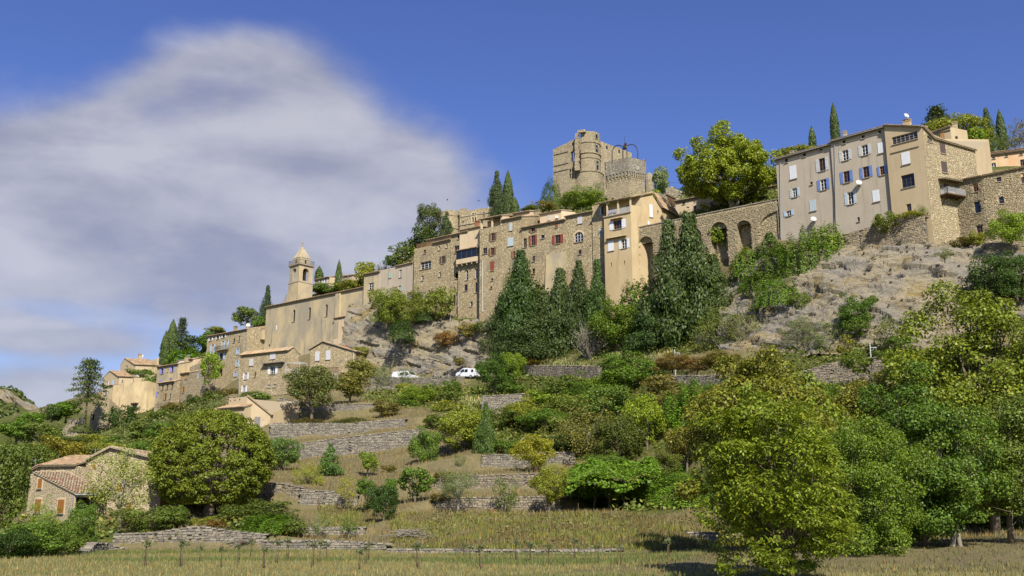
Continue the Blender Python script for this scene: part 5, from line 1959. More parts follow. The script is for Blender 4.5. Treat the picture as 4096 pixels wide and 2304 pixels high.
m.build('belfry', PL_CHURCH, root)
m = MB()
sq(m, hw * 1.04, zz2(385), zz2(376), hw * 1.16)
sq(m, hw * 1.18, zz2(376), zz2(366))
m.build('cornice', SILL, root)
zt0 = zz2(366)
cs = [ctr + tdir * (a * hw * 1.12) + ndir * (b * hw * 1.12) for a, b in corn]
cs = [Vector((p.x, p.y, zt0)) for p in cs]
railing(root, cs + [cs[0]], 0.95, 0.32, DARKMETAL, 0.018)
m = MB()
sq(m, hw * 0.80, zt0, zz2(300), hw * 0.76)
sq(m, hw * 0.80, zz2(300), zz2(176), 0.05)
sp = m.build('spire', PL_CHURCH, root)
for i, (d, t_) in enumerate(((ndir, tdir), (tdir, ndir))):
    m = MB()
    c = Vector((ctr.x, ctr.y, 0)) + d * (hw * 0.83)
    n = 8
    vs = [c - t_ * 0.22 + Vector((0, 0, zt0 + 0.3)), c + t_ * 0.22 + Vector((0, 0, zt0 + 0.3))] + [c + t_ * (0.22 * math.cos(math.pi * k / n)) + Vector((0, 0, zt0 + 0.95 + 0.22 * math.sin(math.pi * k / n))) for k in range(n + 1)]
    k_ = len(vs)
    m.mesh(vs + [v - d * 0.25 for v in vs], [tuple(range(k_))])
    m.build('spire_opening', DARKMETAL, sp)
m = MB()
cp = Vector((ctr.x, ctr.y, zz2(176)))
m.tube([cp, cp + Vector((0, 0, 1.2))], 0.09, 5)
m.tube([cp + Vector((0, 0, 0.8)) - tdir * 0.35, cp + Vector((0, 0, 0.8)) + tdir * 0.35], 0.09, 5)
m.lathe(cp + Vector((0, 0, 0.1)), [(0.0, -.15), (0.17, 0), (0, 0.15)], 8)
m.build('cross', SILL, root)
m = MB()
bc = Vector((ctr.x, ctr.y, zz2(500)))
m.lathe(bc, [(0.5, 0), (0.42, 0.15), (0.32, 0.5), (0.25, 0.8), (0.0, 0.95)], 14)
m.tube([bc - tdir * hw + Vector((0, 0, 1.1)), bc + tdir * hw + Vector((0, 0, 1.1))], 0.1, 5)
m.tube([bc + Vector((0, 0, 0.9)), bc + Vector((0, 0, 1.1))], 0.08, 5)
m.build('bell', BRONZE, root)
m = MB()
p0 = Vector((BP[0].x, BP[0].y, 0)) - tdir * 0.1
zq0, zq1 = zz2(645), zz2(760)
m.mesh([p0 + Vector((0, 0, zq0)), p0 + Vector((0, 0, zq1)) - tdir * 1.2, p0 + ndir * .3 + tdir * 1.0 + Vector((0, 0, zq0)), p0 + ndir * .4 + tdir * 1.0 + Vector((0, 0, zq1)), p0 + ndir * .4 - tdir * 1.2 + Vector((0, 0, zq1))],
       [(0, 1, 4, 2), (2, 4, 3)])
m.build('buttress', SILL, root)

h = House('hill_house', 'pale house with white shutters on the slope behind the church', z2, [(868, 540, 650), (1008, 498, 650), (1165, 515, 620)], (1, 262), [52, 112], 6, PL_BEIGE, 'mono', lev=((0, 1),), sink=6)
h.win(0, 926, 556, 14, 46, 'd', 'O', 'white', cols=1)
h.win(0, 975, 540, 14, 44, 'd', 'O', 'white', cols=1)
h.win(0, 985, 612, 14, 40, 'd', 'O', 'white', cols=1)
h.build()

# ------------------------------------------------------------------ stone houses below the church
h = House('stone_house', 'honey stone house with white shutters and grey porch roof below the church', z2, [(140, 1256, 1660), (600, 1208, 1650), (708, 1240, 1620)], (1, 212), [61, 116], 7, STONE, 'gable_side', side=True, lev=((0, 1),), sink=6, apex=(655, 1184))
h.win(0, 256, 1325, 40, 66, sh='C', col_='wgrey')
h.win(0, 462, 1262, 54, 64, sh='C', col_='wgrey')
h.win(0, 462, 1404, 46, 70, 'w', 'O', 'white')
h.win(0, 203, 1460, 26, 62, 'w', 'O', 'white')
h.win(0, 186, 1584, 26, 60, 'w', 'O', 'white')
h.win(0, 292, 1442, 14, 48, 'd', cols=1)
h.win(0, 424, 1556, 28, 28, 'w')
h.win(0, 480, 1553, 26, 28, 'w')
h.pipe(0, 140, 1262, 1640)
h.build()
f = h.fac[0]
a0, a1, _, z = h.rect(0, 478, 1338, 205, 4)
m = MB()
m.box(f.P((a0 + a1) / 2, z, 0.5), f.t * ((a1 - a0) / 2), f.n * 0.5, (0, 0, 0.06))
for q in (a0 + 0.6, a1 - .8):
    m.box(f.P(q, z - 0.25, 0.25), f.t * 0.06, f.n * 0.2, (0, 0, 0.2))
m.build('porch_roof', PAINT, h.root, COLS['greyw'])
# white pergola on its terrace
pf = h.fac[1]
p0 = f.P(f.L - 0.2, 0, 0.4)
zz = h.fac[0].hit(*z2(620, 1440))[1]
rt = thing('pergola', 'white metal pergola and railing beside the honey stone house', 'pergola', (p0.x, p0.y, zz - 1))
m = MB()
c_ = [f.P(f.L - .1, zz, 0.3), f.P(f.L + 3.6, zz, 0.3), f.P(f.L + 3.6, zz, -2.0), f.P(f.L + 1.0, zz, -2.0)]
for q in c_:
    m.tube([q - Vector((0, 0, 1.0)), q + Vector((0, 0, 2.3))], 0.05, 5)
m.build('post', WHITEMETAL, rt)
m = MB()
for i in range(9):
    q = c_[0].lerp(c_[1], i / 8) + Vector((0, 0, 2.33))
    m.box(q - f.n * 1.1, f.t * 0.03, f.n * 1.3, (0, 0, 0.04))
m.tube([c_[0] + Vector((0, 0, 2.28)), c_[1] + Vector((0, 0, 2.28))], 0.05, 5)
m.build('beam', WHITEMETAL, rt)
railing(rt, [c_[0], c_[1]], 0.95, 0.2, WHITEMETAL, 0.02)
m = MB()
m.box((c_[0] + c_[2]) / 2 - Vector((0, 0, 0.1)), f.t * 2.0, f.n * 1.3, (0, 0, 0.08))
m.build('deck', SILL, rt)

h = House('stone_house', 'gabled honey stone house with two closed white shutters above the road', z2, [(818, 1202, 1640), (1252, 1222, 1640)], (1, 202), [68], 8, STONE, 'gable_front', lev=(), sink=6, apex=(950, 1128), oh=0.45)
h.win(0, 893, 1266, 42, 88, sh='C', col_='wgrey')
h.win(0, 998, 1256, 44, 88, sh='C', col_='wgrey')
h.pipe(0, 1244, 1228, 1400, 1244, WHITEMETAL)
h.build()
m = MB()
f = h.fac[0]
pc = f.P(f.L * 0.62, h.top[1] + 1.2, -3)
m.box(pc, f.t * 0.25, f.n * 0.25, (0, 0, 0.9))
m.build('chimney', m_plain('brick_red', (0.33, 0.12, 0.07), 0.9), h.root)
a0, zz = f.hit(*z2(955, 1440))
a1, _ = f.hit(*z2(1135, 1440))
m = MB()
m.box(f.P((a0 + a1) / 2, zz - 1.2, 0.8), f.t * ((a1 - a0) / 2 + .3), f.n * 0.9, (0, 0, 1.15))
m.build('terrace', STONE_G, h.root)
railing(h.root, [f.P(a0, zz - .05, 1.6), f.P(a1, zz - .05, 1.6)], 1.0, 0.16, WOODEN, 0.03)
# ------------------------------------------------------------------ castle ruin
def ruin_wall(m, fac, prof, zb, ops, thick):
    wall_faces(m, fac, prof, zb, [(t, q, thick) for t, q in ops])
    bk = Fac(fac.A - fac.n * thick, fac.B - fac.n * thick)
    wall_faces(m, bk, prof, zb, [(t, q, 0.001) for t, q in ops])
    for (a, z), (b, z2_) in zip(prof, prof[1:]):
        m.face([fac.P(a, z), fac.P(b, z2_), fac.P(b, z2_, -thick), fac.P(a, z, -thick)])
    for a, i in ((0, 0), (fac.L, -1)):
        m.face([fac.P(a, zb), fac.P(a, prof[i][1]), fac.P(a, prof[i][1], -thick), fac.P(a, zb, -thick)])


def fac_rect(fac, zm, cx, cy, w_, h_):
    u0, v0 = zm(cx - w_ / 2, cy)
    u1, _ = zm(cx + w_ / 2, cy)
    _, va = zm(cx, cy - h_ / 2)
    _, vb = zm(cx, cy + h_ / 2)
    uc = (u0 + u1) / 2
    return fac.hit(u0, v0)[0], fac.hit(u1, v0)[0], fac.hit(uc, vb)[1], fac.hit(uc, va)[1]


def rough(prof, amp, step=0.8, seed=0):
    r_ = random.Random(seed)
    out = []
    for (a, z), (b, z2_) in zip(prof, prof[1:]):
        n = max(1, int((b - a) / step))
        for i in range(n):
            out.append((a + (b - a) * i / n, z + (z2_ - z) * i / n + (r_.uniform(-amp, amp) if i else 0)))
    out.append(prof[-1])
    return out


CP, CZ, CB = solve_chain(z4, [(362, 380, 1000), (640, 246, 960)], (1, 262), [55])
cf = Fac(CP[0], CP[1])
root = thing('castle_ruin', 'ruined castle with round tower and broken curtain walls on the hilltop', 'castle', (CP[1].x, CP[1].y, CB[1] - 3))
zb = min(CB) - 3
ops = []
for q in ((612, 311, 24, 36), (611, 470, 44, 134), (582, 655, 22, 50), (612, 650, 20, 50), (582, 722, 22, 66), (612, 714, 20, 66), (545, 940, 20, 44)):
    a0, a1, z0, z1_ = fac_rect(cf, z4, *q)
    a1 = min(a1, cf.L - 0.05)
    ops.append(([(a0, z1_), (a1, z1_)], z0))
m = MB()
ruin_wall(m, cf, rough([(0, CZ[0]), (cf.L, CZ[1])], 0.12, 0.7, 3), zb, ops, 1.1)
m.build('curtain_wall', STONE_C, root)
for y0_, y1_ in ((450, 384), (592, 538), (670, 618)):
    a0, z0 = cf.hit(*z4(372, y0_))
    a1, z1_ = cf.hit(*z4(560, y0_ + (y1_ - y0_) * 0.72))
    m = MB()
    zc = (z0 + z1_) / 2
    m.box(cf.P((a0 + a1) / 2, zc, 0.06), cf.t * ((a1 - a0) / 2), cf.n * 0.12, (0, 0, 0.11))
    m.build('string_course', ASHLAR, root)
# round tower
YT = 261.0
tc = pt(*z4(826, 600), YT)
px4 = mpp(YT) / 3.22


def zc4(y):
    return zat(z4(0, y)[1], YT)


ru, rl = 172 * px4, 204 * px4
tz0 = zc4(1000) - 3
tcx = Vector((tc.x, tc.y + ru, 0))
m = MB()


def ang_at(x):
    return math.asin(max(-1, min(1, (x - 826) / 172)))


# the wall is broken open on the left: leave that sector out
a_from = -math.pi / 2 + ang_at(722)
a_to = a_from + R(285)
prof_up = [(rl * 1.03, tz0), (rl, zc4(670)), (rl + .18, zc4(668)), (rl + .18, zc4(655)), (ru, zc4(640)), (ru, zc4(486)), (ru + .16, zc4(484)), (ru + .16, zc4(474)), (ru, zc4(472)), (ru, zc4(424)), (ru + .25, zc4(422)),
           (ru + .25, zc4(408)), (ru, zc4(402)), (ru, zc4(286)), (ru + .18, zc4(284)), (ru + .18, zc4(270)), (ru, zc4(266)), (ru * 0.985, zc4(140))]
m.lathe(tcx, prof_up[:5], 40)
m.lathe(tcx, prof_up[4:], 40, a_from, a_to)
m.lathe(tcx, [(ru * 0.985, zc4(140)), (ru - 0.9, zc4(142))], 40, a_from, a_to)
m.lathe(tcx, [(ru - 0.9, zc4(142)), (ru - 0.9, zc4(660))], 40, a_from, a_to)
m.lathe(tcx, [(ru, zc4(640)), (0.01, zc4(640))], 30)
for an in (a_from, a_to):
    d = Vector((math.cos(an), math.sin(an), 0))
    zs = np.linspace(zc4(640), zc4(140), 14)
    for z0, z1_ in zip(zs, zs[1:]):
        m.face([tcx + d * ru + Vector((0, 0, z0)), tcx + d * (ru - .9) + Vector((0, 0, z0)), tcx + d * (ru - .9) + Vector((0, 0, z1_)), tcx + d * ru + Vector((0, 0, z1_))])
m.build('round_tower', STONE_C, root)
# windows of the tower: dark openings framed by dressed stone
for cx, cy, w_, h_ in ((938, 200, 24, 56), (938, 328, 26, 34), (938, 388, 26, 58), (944, 532, 26, 34), (944, 596, 26, 66)):
    an = -math.pi / 2 + math.asin((cx - 826) / 176)
    d = Vector((math.cos(an), math.sin(an), 0))
    t_ = Vector((-d.y, d.x, 0))
    c = tcx + d * (ru + 0.01) + Vector((0, 0, zc4(cy)))
    wr = w_ * px4 / 2 / 0.72
    hr = h_ * px4 / 2
    m = MB()
    for sx in (-1, 1):
        m.box(c + t_ * (sx * (wr + 0.1)), t_ * 0.1, d * 0.07, (0, 0, hr + .1))
    for sz in (-1, 1):
        m.box(c + Vector((0, 0, sz * (hr + .1))), t_ * (wr + .25), d * 0.08, (0, 0, 0.1))
    wf = m.build('window', ASHLAR, root)
    m = MB()
    m.box(c - d * 0.1, t_ * wr, d * 0.11, (0, 0, hr))
    m.build('window_opening', GLASS, wf)
# broken fin of masonry beside the gap
m = MB()
r_ = random.Random(5)
ff = Fac(pt(*z4(642, 400), YT - 0.6), pt(*z4(694, 400), YT - 0.9))
zs = np.linspace(zc4(660), zc4(182), 26)
for k_, (z0, z1_) in enumerate(zip(zs, zs[1:])):
    f_ = k_ / 25
    l0 = -0.15 + 0.25 * f_ + r_.uniform(-.07, .07)
    l1 = ff.L * (1.12 - 0.28 * f_) + r_.uniform(-.14, .14)
    m.box(ff.P((l0 + l1) / 2, (z0 + z1_) / 2, -0.45 + r_.uniform(-.06, .06)), ff.t * ((l1 - l0) / 2), ff.n * 0.5, (0, 0, (z1_ - z0) / 2 * 0.995))
m.build('broken_masonry', STONE_C, root)
m = MB()
ff2 = Fac(pt(*z4(690, 200), YT - 0.3), pt(*z4(760, 160), YT - .8))
z0, z1_ = zc4(185), zc4(150)
m.box(ff2.P(ff2.L / 2, (z0 + z1_) / 2 + .4, -.5), ff2.t * (ff2.L / 2 + .3), ff2.n * .45, (0, 0, .35))
m.build('lintel', STONE_C, root)
# right curtain wall
WP, WZ, WB = solve_chain(z4, [(975, 268, 760), (1378, 425, 760), (1500, 450, 760)], (0, 264.5), [106, 112])
m = MB()
wf_ = Fac(WP[0], WP[1])
ops = []
for q in ((1053, 357, 22, 44), (1213, 406, 18, 44)):
    a0, a1, z0, z1_ = fac_rect(wf_, z4, *q)
    ops.append(([(a0, z1_), (a1, z1_)], z0))
ruin_wall(m, wf_, rough([(0, WZ[0]), (wf_.L, WZ[1])], 0.12, 0.7, 4), zb, ops, 1.0)
m.build('curtain_wall', STONE_C, root)
m = MB()
t2 = pt(*z4(1440, 500), 268)
m.lathe((t2.x, t2.y + 1.5, 0), [(64 * px4 * 1.05, zb), (62 * px4, zc4(470)), (58 * px4, zc4(446)), (20 * px4, zc4(446))], 18)
m.build('turret', STONE_C, root)
m = MB()
t3 = pt(*z4(1610, 800), 258)
m.lathe((t3.x, t3.y + 1, 0), [(66 * px4, zb), (60 * px4, zc4(800)), (42 * px4, zc4(735)), (15 * px4, zc4(715))], 12)
m.build('wall_stump', STONE_C, root)

# ------------------------------------------------------------------ fortified clock tower in front of the castle
QP, QZ, QB = solve_chain(z4, [(1026, 520, 800), (1336, 468, 800), (1562, 596, 800)], (1, 240), [55, 116])
YB = 240.0


def zb4(y):
    return zat(z4(0, y)[1], YB)


root = thing('clock_tower', 'square fortified clock tower with corbelled top and iron bell cage', 'tower', (QP[1].x, QP[1].y, zb4(1060) - 4))
q3 = QP[0] + (QP[2] - QP[1])
foot = [QP[0], QP[1], QP[2], q3]
ztop = zb4(474)
zlow = zb4(512)
cen = (QP[0] + QP[2]) / 2
inn = [cen + (p - cen) * 0.91 for p in foot]
m = MB()
for i in range(4):
    f = Fac(inn[i], inn[(i + 1) % 4])
    wall_faces(m, f, [(0, zb4(560)), (f.L, zb4(560))], zb4(1060) - 4, [])
m.build('shaft', STONE_C, root)
m = MB()
NCOR = {0: 7, 1: 8, 2: 7, 3: 8}
cor = []
for i in range(4):
    f = Fac(foot[i], foot[(i + 1) % 4])
    if i == 0:
        g0, g1 = f.hit(*z4(1110, 520))[0], f.hit(*z4(1160, 520))[0]
        g2, g3 = f.hit(*z4(1216, 510))[0], f.hit(*z4(1266, 510))[0]
        prof = [(0, ztop), (g0, ztop), (g0 + .01, zlow), (g1, zlow), (g1 + .01, ztop), (g2, ztop), (g2 + .01, zlow), (g3, zlow), (g3 + .01, ztop), (f.L, ztop)]
        for ga, gb in ((g0, g1), (g2, g3)):
            railing(root, [f.P(ga, zlow, -.15), f.P(gb, zlow, -.15)], ztop - zlow - .05, 0.2, DARKMETAL, 0.025)
    else:
        prof = rough([(0, ztop), (f.L * .5, ztop - .1), (f.L, ztop - (0.5 if i == 1 else 0.1))], 0.08, 0.8, i)
    n = NCOR[i]
    ops = []
    w_ = f.L / n
    for j in range(n):
        c = w_ * (j + 0.5)
        r_ = w_ * 0.26
        ops.append(([(c - r_ * math.cos(math.pi * k_ / 6), zb4(668) + r_ * math.sin(math.pi * k_ / 6) * 1.3) for k_ in range(7)], zb4(700), 0.5))
        cor.append((f, j * w_))
    cor.append((f, f.L - .02))
    wall_faces(m, f, prof, zb4(700), ops)
    bk_ = Fac(f.A - f.n * 0.55, f.B - f.n * 0.55)
    wall_faces(m, bk_, prof, zb4(560), [])
    for (a, z), (b, z_) in zip(prof, prof[1:]):
        m.face([f.P(a, z), f.P(b, z_), f.P(b, z_, -.55), f.P(a, z, -.55)])
m.face([Vector((p.x, p.y, zb4(540))) for p in foot])
m.build('parapet', ASHLAR, root)
for f, a in cor[:16]:
    m = MB()
    for k_, (ya, yb_, pr) in enumerate(((700, 726, 0.0), (728, 752, -0.14), (754, 778, -0.28), (780, 806, -0.42))):
        z0, z1_ = zb4(yb_), zb4(ya)
        m.box(f.P(min(max(a, 0.17), f.L - .17), (z0 + z1_) / 2, pr - 0.35), f.t * 0.17, f.n * 0.35, (0, 0, (z1_ - z0) / 2))
    m.build('corbel', STONE_C, root)
# clock
f = Fac(foot[1], foot[2])
a, z = f.hit(*z4(1448, 615))
rr = 36 * mpp(240) / 3.22
m = MB()
n = 20
ring = [f.P(a + rr * math.cos(6.28319 * k_ / n), z + rr * math.sin(6.28319 * k_ / n), 0.05) for k_ in range(n)]
m.face(ring)
ck = m.build('clock_face', PAINT, root, (0.34, 0.32, 0.27))
m = MB()
for r0, r1, o_ in ((rr, rr * 1.12, 0.07), (rr * 0.62, rr * 0.66, 0.06)):
    for k_ in range(n):
        a0, a1 = 6.28319 * k_ / n, 6.28319 * (k_ + 1) / n
        m.face([f.P(a + r0 * math.cos(a0), z + r0 * math.sin(a0), o_), f.P(a + r0 * math.cos(a1), z + r0 * math.sin(a1), o_), f.P(a + r1 * math.cos(a1), z + r1 * math.sin(a1), o_), f.P(a + r1 * math.cos(a0), z + r1 * math.sin(a0), o_)])
for k_ in range(12):
    an = 6.28319 * k_ / 12
    d = f.t * math.cos(an) + Vector((0, 0, math.sin(an)))
    m.box(f.P(a, z, 0.06) + d * (rr * .85), d * (rr * .1), f.n * .004, d.cross(f.n) * (rr * .04))
m.build('clock_numerals', DARKMETAL, ck)
m = MB()
for an, ln_ in ((2.6, .8), (5.1, .55)):
    d = f.t * math.cos(an) + Vector((0, 0, math.sin(an)))
    m.box(f.P(a, z, 0.075) + d * (rr * ln_ * .45), d * (rr * ln_ * .5), f.n * .004, d.cross(f.n) * (rr * .05))
m.build('clock_hands', DARKMETAL, ck)
# bell cage
zt_ = zb4(535)
cg = thing('bell_cage', 'wrought iron bell cage of four bent pipes on the clock tower', 'bell cage', (cen.x, cen.y, zt_))
ztip = zb4(262)
inn2 = [cen + (p - cen) * 0.62 for p in foot]
for p in inn2:
    path = []
    b0 = Vector((p.x, p.y, zt_))
    hh = ztip - zt_
    path.append(b0)
    for k_ in range(0, 11):
        t_ = k_ / 10 * math.pi
        q = Vector((p.x, p.y, 0)).lerp(Vector((cen.x, cen.y, 0)), (1 - math.cos(t_)) / 2 * 0.92)
        path.append(Vector((q.x, q.y, zt_ + hh * (0.62 + 0.38 * math.sin(t_)) if t_ < 1.6 else zt_ + hh * (1.0 - 0.16 * (1 - math.sin(t_))))))
    m = MB()
    m.tube(path, 0.13, 7)
    m.build('pipe_arch', DARKMETAL, cg)
m = MB()
bc = Vector((cen.x, cen.y, zb4(312)))
m.lathe(bc, [(0.62, 0), (0.55, 0.12), (0.40, 0.5), (0.33, 0.95), (0.15, 1.15), (0.0, 1.18)], 16)
m.tube([bc + Vector((0, 0, 1.1)), bc + Vector((0, 0, 1.7))], 0.12, 6)
m.build('bell', BRONZE, cg)
m = MB()
m.tube([bc + Vector((0, 0, 1.6)), bc + Vector((0, 0, 3.6))], 0.03, 4)
m.build('lightning_rod', DARKMETAL, cg)

# ------------------------------------------------------------------ renaissance chateau further left
HP, HZ, HB = solve_chain(z3, [(575, 236, 500), (897, 184, 440)], (0, 240), [62])
hf = Fac(HP[0], HP[1])
root = thing('chateau', 'roofless pale stone manor with rounded corner tower and cross windows', 'manor', (HP[0].x, HP[0].y, min(HB) - 4))
ops, ch_r = [], []
for q in ((717, 290, 42, 88), (811, 264, 18, 54), (607, 336, 13, 24)):
    a0, a1, z0, z1_ = fac_rect(hf, z3, *q)
    ops.append(([(a0, z1_), (a1, z1_)], z0, 0.7))
    ch_r.append((a0, a1, z0, z1_))
m = MB()
wall_faces(m, hf, rough([(0, HZ[0]), (hf.L * .55, HZ[1] + .1), (hf.L * .8, HZ[1] - .1), (hf.L, HZ[1])], .1, .8, 6), min(HB) - 4, ops)
m.face([hf.P(0, min(HB) - 4, -1.4), hf.P(hf.L, min(HB) - 4, -1.4), hf.P(hf.L, HZ[1] - 1, -1.4), hf.P(0, HZ[0] - 1, -1.4)])
m.face([hf.P(hf.L, min(HB) - 4), hf.P(hf.L, min(HB) - 4, -6), hf.P(hf.L, HZ[1] - .4, -6), hf.P(hf.L, HZ[1])])
m.build('wall', STONE_L, root)
a0, a1, z0, z1_ = ch_r[0]
m = MB()
m.box(hf.P((a0 + a1) / 2, (z0 + z1_) / 2, -.1), hf.t * .09, hf.n * .1, (0, 0, (z1_ - z0) / 2))
m.box(hf.P((a0 + a1) / 2, z0 + (z1_ - z0) * .62, -.098), hf.t * ((a1 - a0) / 2), hf.n * .1, (0, 0, .09))
for s_ in (-1, 1):
    m.box(hf.P((a0 + a1) / 2 + s_ * ((a1 - a0) / 2 + .1), (z0 + z1_) / 2, 0), hf.t * .1, hf.n * .05, (0, 0, (z1_ - z0) / 2 + .2))
    m.box(hf.P((a0 + a1) / 2, (z0 + z1_) / 2 + s_ * ((z1_ - z0) / 2 + .1), 0.002), hf.t * ((a1 - a0) / 2 + .2), hf.n * .05, (0, 0, .1))
m.build('cross_window', PL_CREAM, root)
a0, z0 = hf.hit(*z3(600, 366))
m = MB()
m.box(hf.P(hf.L * .3, z0 + .1, .08), hf.t * (hf.L * .3), hf.n * .1, (0, 0, .1))
m.box(hf.P(hf.L * .5, HZ[1] - 1.35, .06), hf.t * (hf.L * .48), hf.n * .07, (0, 0, .08))
m.build('string_course', SILL, root)
YC = 240.5
tcc = pt(*z3(482, 340), YC)
rr = 101 * mpp(YC) / 2.415
tcc = Vector((tcc.x, tcc.y + rr, 0))


def zq(y):
    return zat(z3(0, y)[1], YC)


m = MB()
m.lathe(tcc, [(rr * 1.04, zq(520) - 4), (rr * 1.02, zq(398)), (rr + .2, zq(394)), (rr + .2, zq(382)), (rr, zq(378)), (rr, zq(270)), (rr + .12, zq(268)), (rr + .12, zq(262)), (rr, zq(260)), (rr * .99, zq(216)), (rr - .7, zq(214)), (rr - .7, zq(300))], 30)
m.build('corner_tower', STONE_L, root)
m = MB()
c = tcc + Vector((-rr * .62, -rr * .80, zq(322)))
d = Vector((-.62, -.80, 0)).normalized()
t_ = Vector((-d.y, d.x, 0))
m.box(c, t_ * .35, d * .1, (0, 0, 1.1))
m.build('tower_window', GLASS, root)
m = MB()
m.box(hf.P(0.6, HZ[0] + .35, -.5), hf.t * .8, hf.n * .45, (0, 0, .5))
m.build('merlon', STONE_L, root)

# ------------------------------------------------------------------ left end of the village
h = House('stone_house', 'tall stone house with pale blue shutters and balcony left of the church', z1, [(1925, 112, 640), (2300, 40, 640), (2450, 18, 500)], (1, 240), [52, 116], 8, STONE, 'mono', lev=((0, 1),), sink=6)
h.win(0, 1975, 128, 20, 36, 'w', 'O', 'white')
h.win(0, 2042, 114, 20, 38, 'd', 'O', 'white')
h.win(0, 2098, 98, 20, 40, 'd', 'O', 'white')
h.win(0, 2140, 84, 8, 34, 'd', '', 'pblue')
h.win(0, 1993, 226, 22, 84, 'w', 'O', 'pblue')
h.win(0, 2090, 188, 18, 74, 'w', 'O', 'pblue')
h.win(0, 2128, 180, 14, 72, 'w', 'R', 'pblue')
h.win(0, 2240, 130, 12, 56, 'd', cols=1)
h.win(0, 2193, 146, 15, 38, 'd', cols=1)
h.win(0, 2228, 248, 14, 54, 'w', 'O', 'pblue', cols=1)
h.win(0, 2222, 362, 14, 56, 'w', 'O', 'pblue', cols=1)
h.win(0, 2206, 462, 16, 42, 'w', 'O', 'pblue', cols=1)
h.win(0, 2075, 296, 30, 60, 'd', 'O', 'pblue')
h.win(0, 2058, 440, 50, 90, 'x', rec=1.2, sill=False)
h.pipe(0, 2290, 50, 240)
h.build()
f = h.fac[0]
a0, zf = f.hit(*z1(2035, 246))
a1, _ = f.hit(*z1(2146, 230))
m = MB()
m.box(f.P((a0 + a1) / 2, zf, .5), f.t * ((a1 - a0) / 2), f.n * .5, (0, 0, .08))
bl = m.build('balcony', SILL, h.root)
railing(bl, [f.P(a0, zf, .02), f.P(a0, zf, .95), f.P(a1, zf, .95), f.P(a1, zf, .02)], .95, .14)
h.chimney(h.back_at(f.L * .45, 3), .8, .6, 1.0)
h.chimney(h.back_at(f.L * .72, 3.4), .8, .6, .9)
h.chimney(h.fac[1].P(h.fac[1].L * .98, h.zt[1] - 1.5, .5), .8, .8, 1.6, PL_BEIGE)
satellite_dish(h.root, h.back_at(f.L * .86, 1.8) + Vector((0, 0, 1.0)), (.2, -.9, .4), .5, h.back_at(f.L * .86, 1.8))
L1 = h
h = House('village_house', 'ochre house with lilac shutters above a lower tiled storey', z1, [(1458, 402, 790), (1658, 360, 770)], (1, 246), [52], 7, PL_CHURCH, 'mono', sink=6)
h.win(0, 1519, 432, 20, 52, 'd', 'O', 'lilac')
h.win(0, 1614, 413, 20, 54, 'd', 'O', 'lilac')
h.win(0, 1572, 425, 9, 30, 'd', cols=1)
h.win(0, 1503, 522, 14, 18, sh='C', col_='lilac', sill=False)
h.win(0, 1598, 505, 14, 18, 'd', 'O', 'lilac', cols=1)
h.win(0, 1470, 650, 16, 50, sh='C', col_='lilac', sill=False)
h.chimney(h.back_at(h.fac[0].L * .9, 3), .9, .7, 1.1)
h.build()
L2 = h
h = House('lean_to', 'low stone storey with tiled roof in front of the lilac-shuttered house', z1, [(1478, 552, 790), (1632, 525, 740)], (1, L2.P[1].y - 1.4), [52], 1.6, STONE, 'mono', sink=6, slope=20, cat='annex')
h.win(0, 1524, 584, 17, 50, 'b', cols=1)
h.win(0, 1568, 577, 15, 48, 'b', cols=1)
h.win(0, 1612, 570, 15, 50, 'b', cols=1)
h.win(0, 1550, 672, 16, 58, 'd', 'L', 'ochre', cols=1)
h.win(0, 1594, 668, 12, 50, 'd', cols=1)
h.build()
railing(h.root, [h.fac[0].P(0.5, h.zt[0] - 6.2, .8), h.fac[0].P(h.fac[0].L, h.zt[0] - 6.0, .8)], 0.9, .2)
h = House('village_house', 'stone house with ochre shutters in two rows', z1, [(1634, 470, 740), (1770, 444, 720)], (1, 244.5), [52], 4, STONE_G, 'mono', sink=6)
for q in ((1657, 496, 20, 42), (1699, 491, 18, 38), (1745, 483, 20, 42)):
    h.win(0, *q, sh='C', col_='ochre')
h.win(0, 1666, 612, 14, 58, 'd', 'O', 'ochre', cols=1)
h.win(0, 1719, 606, 14, 56, 'd', 'O', 'ochre', cols=1)
h.build()
L3 = h
h = House('village_house', 'cream upper storey with an awning and draped balcony behind the ochre shutters', z1, [(1656, 346, 640), (1800, 318, 620)], (1, L3.P[1].y + 3.5), [52], 6, PL_CREAM, 'mono', sink=6)
h.win(0, 1676, 372, 10, 30, 'd', cols=1)
h.win(0, 1722, 360, 50, 50, 'x', rec=1.0, sill=False)
h.build()
f = h.fac[0]
a0, a1, z0, z1_ = h.rect(0, 1723, 404, 66, 40)
m = MB()
m.box(f.P((a0 + a1) / 2, (z0 + z1_) / 2, .5), f.t * ((a1 - a0) / 2), f.n * .03, (0, 0, (z1_ - z0) / 2))
m.build('draped_cloth', PAINT, h.root, (.42, .36, .3))
a0, a1, z0, z1_ = h.rect(0, 1720, 345, 56, 40)
m = MB()
m.mesh([f.P(a0, z1_, .02), f.P(a1, z1_, .02), f.P(a1, z0, 1.0), f.P(a0, z0, 1.0)], [(0, 1, 2, 3)])
m.mesh([f.P(a0, z1_ + .04, .02), f.P(a1, z1_ + .04, .02), f.P(a1, z0 + .04, 1.0), f.P(a0, z0 + .04, 1.0)], [(0, 1, 2, 3)])
m.build('awning', PAINT, h.root, (.5, .45, .36))
h = House('village_house', 'half-ruined grey stone house with one blue shuttered window', z1, [(1768, 395, 700), (1925, 320, 700)], (1, L3.P[1].y - .2), [52], 5, STONE_G, None, lev=(), sink=6)
h.win(0, 1843, 482, 16, 50, 'w', 'O', 'pblue', cols=1)
h.win(0, 1798, 590, 12, 40, 'd', cols=1)
h.win(0, 1880, 350, 40, 20, 'x', sill=False)
h.build()
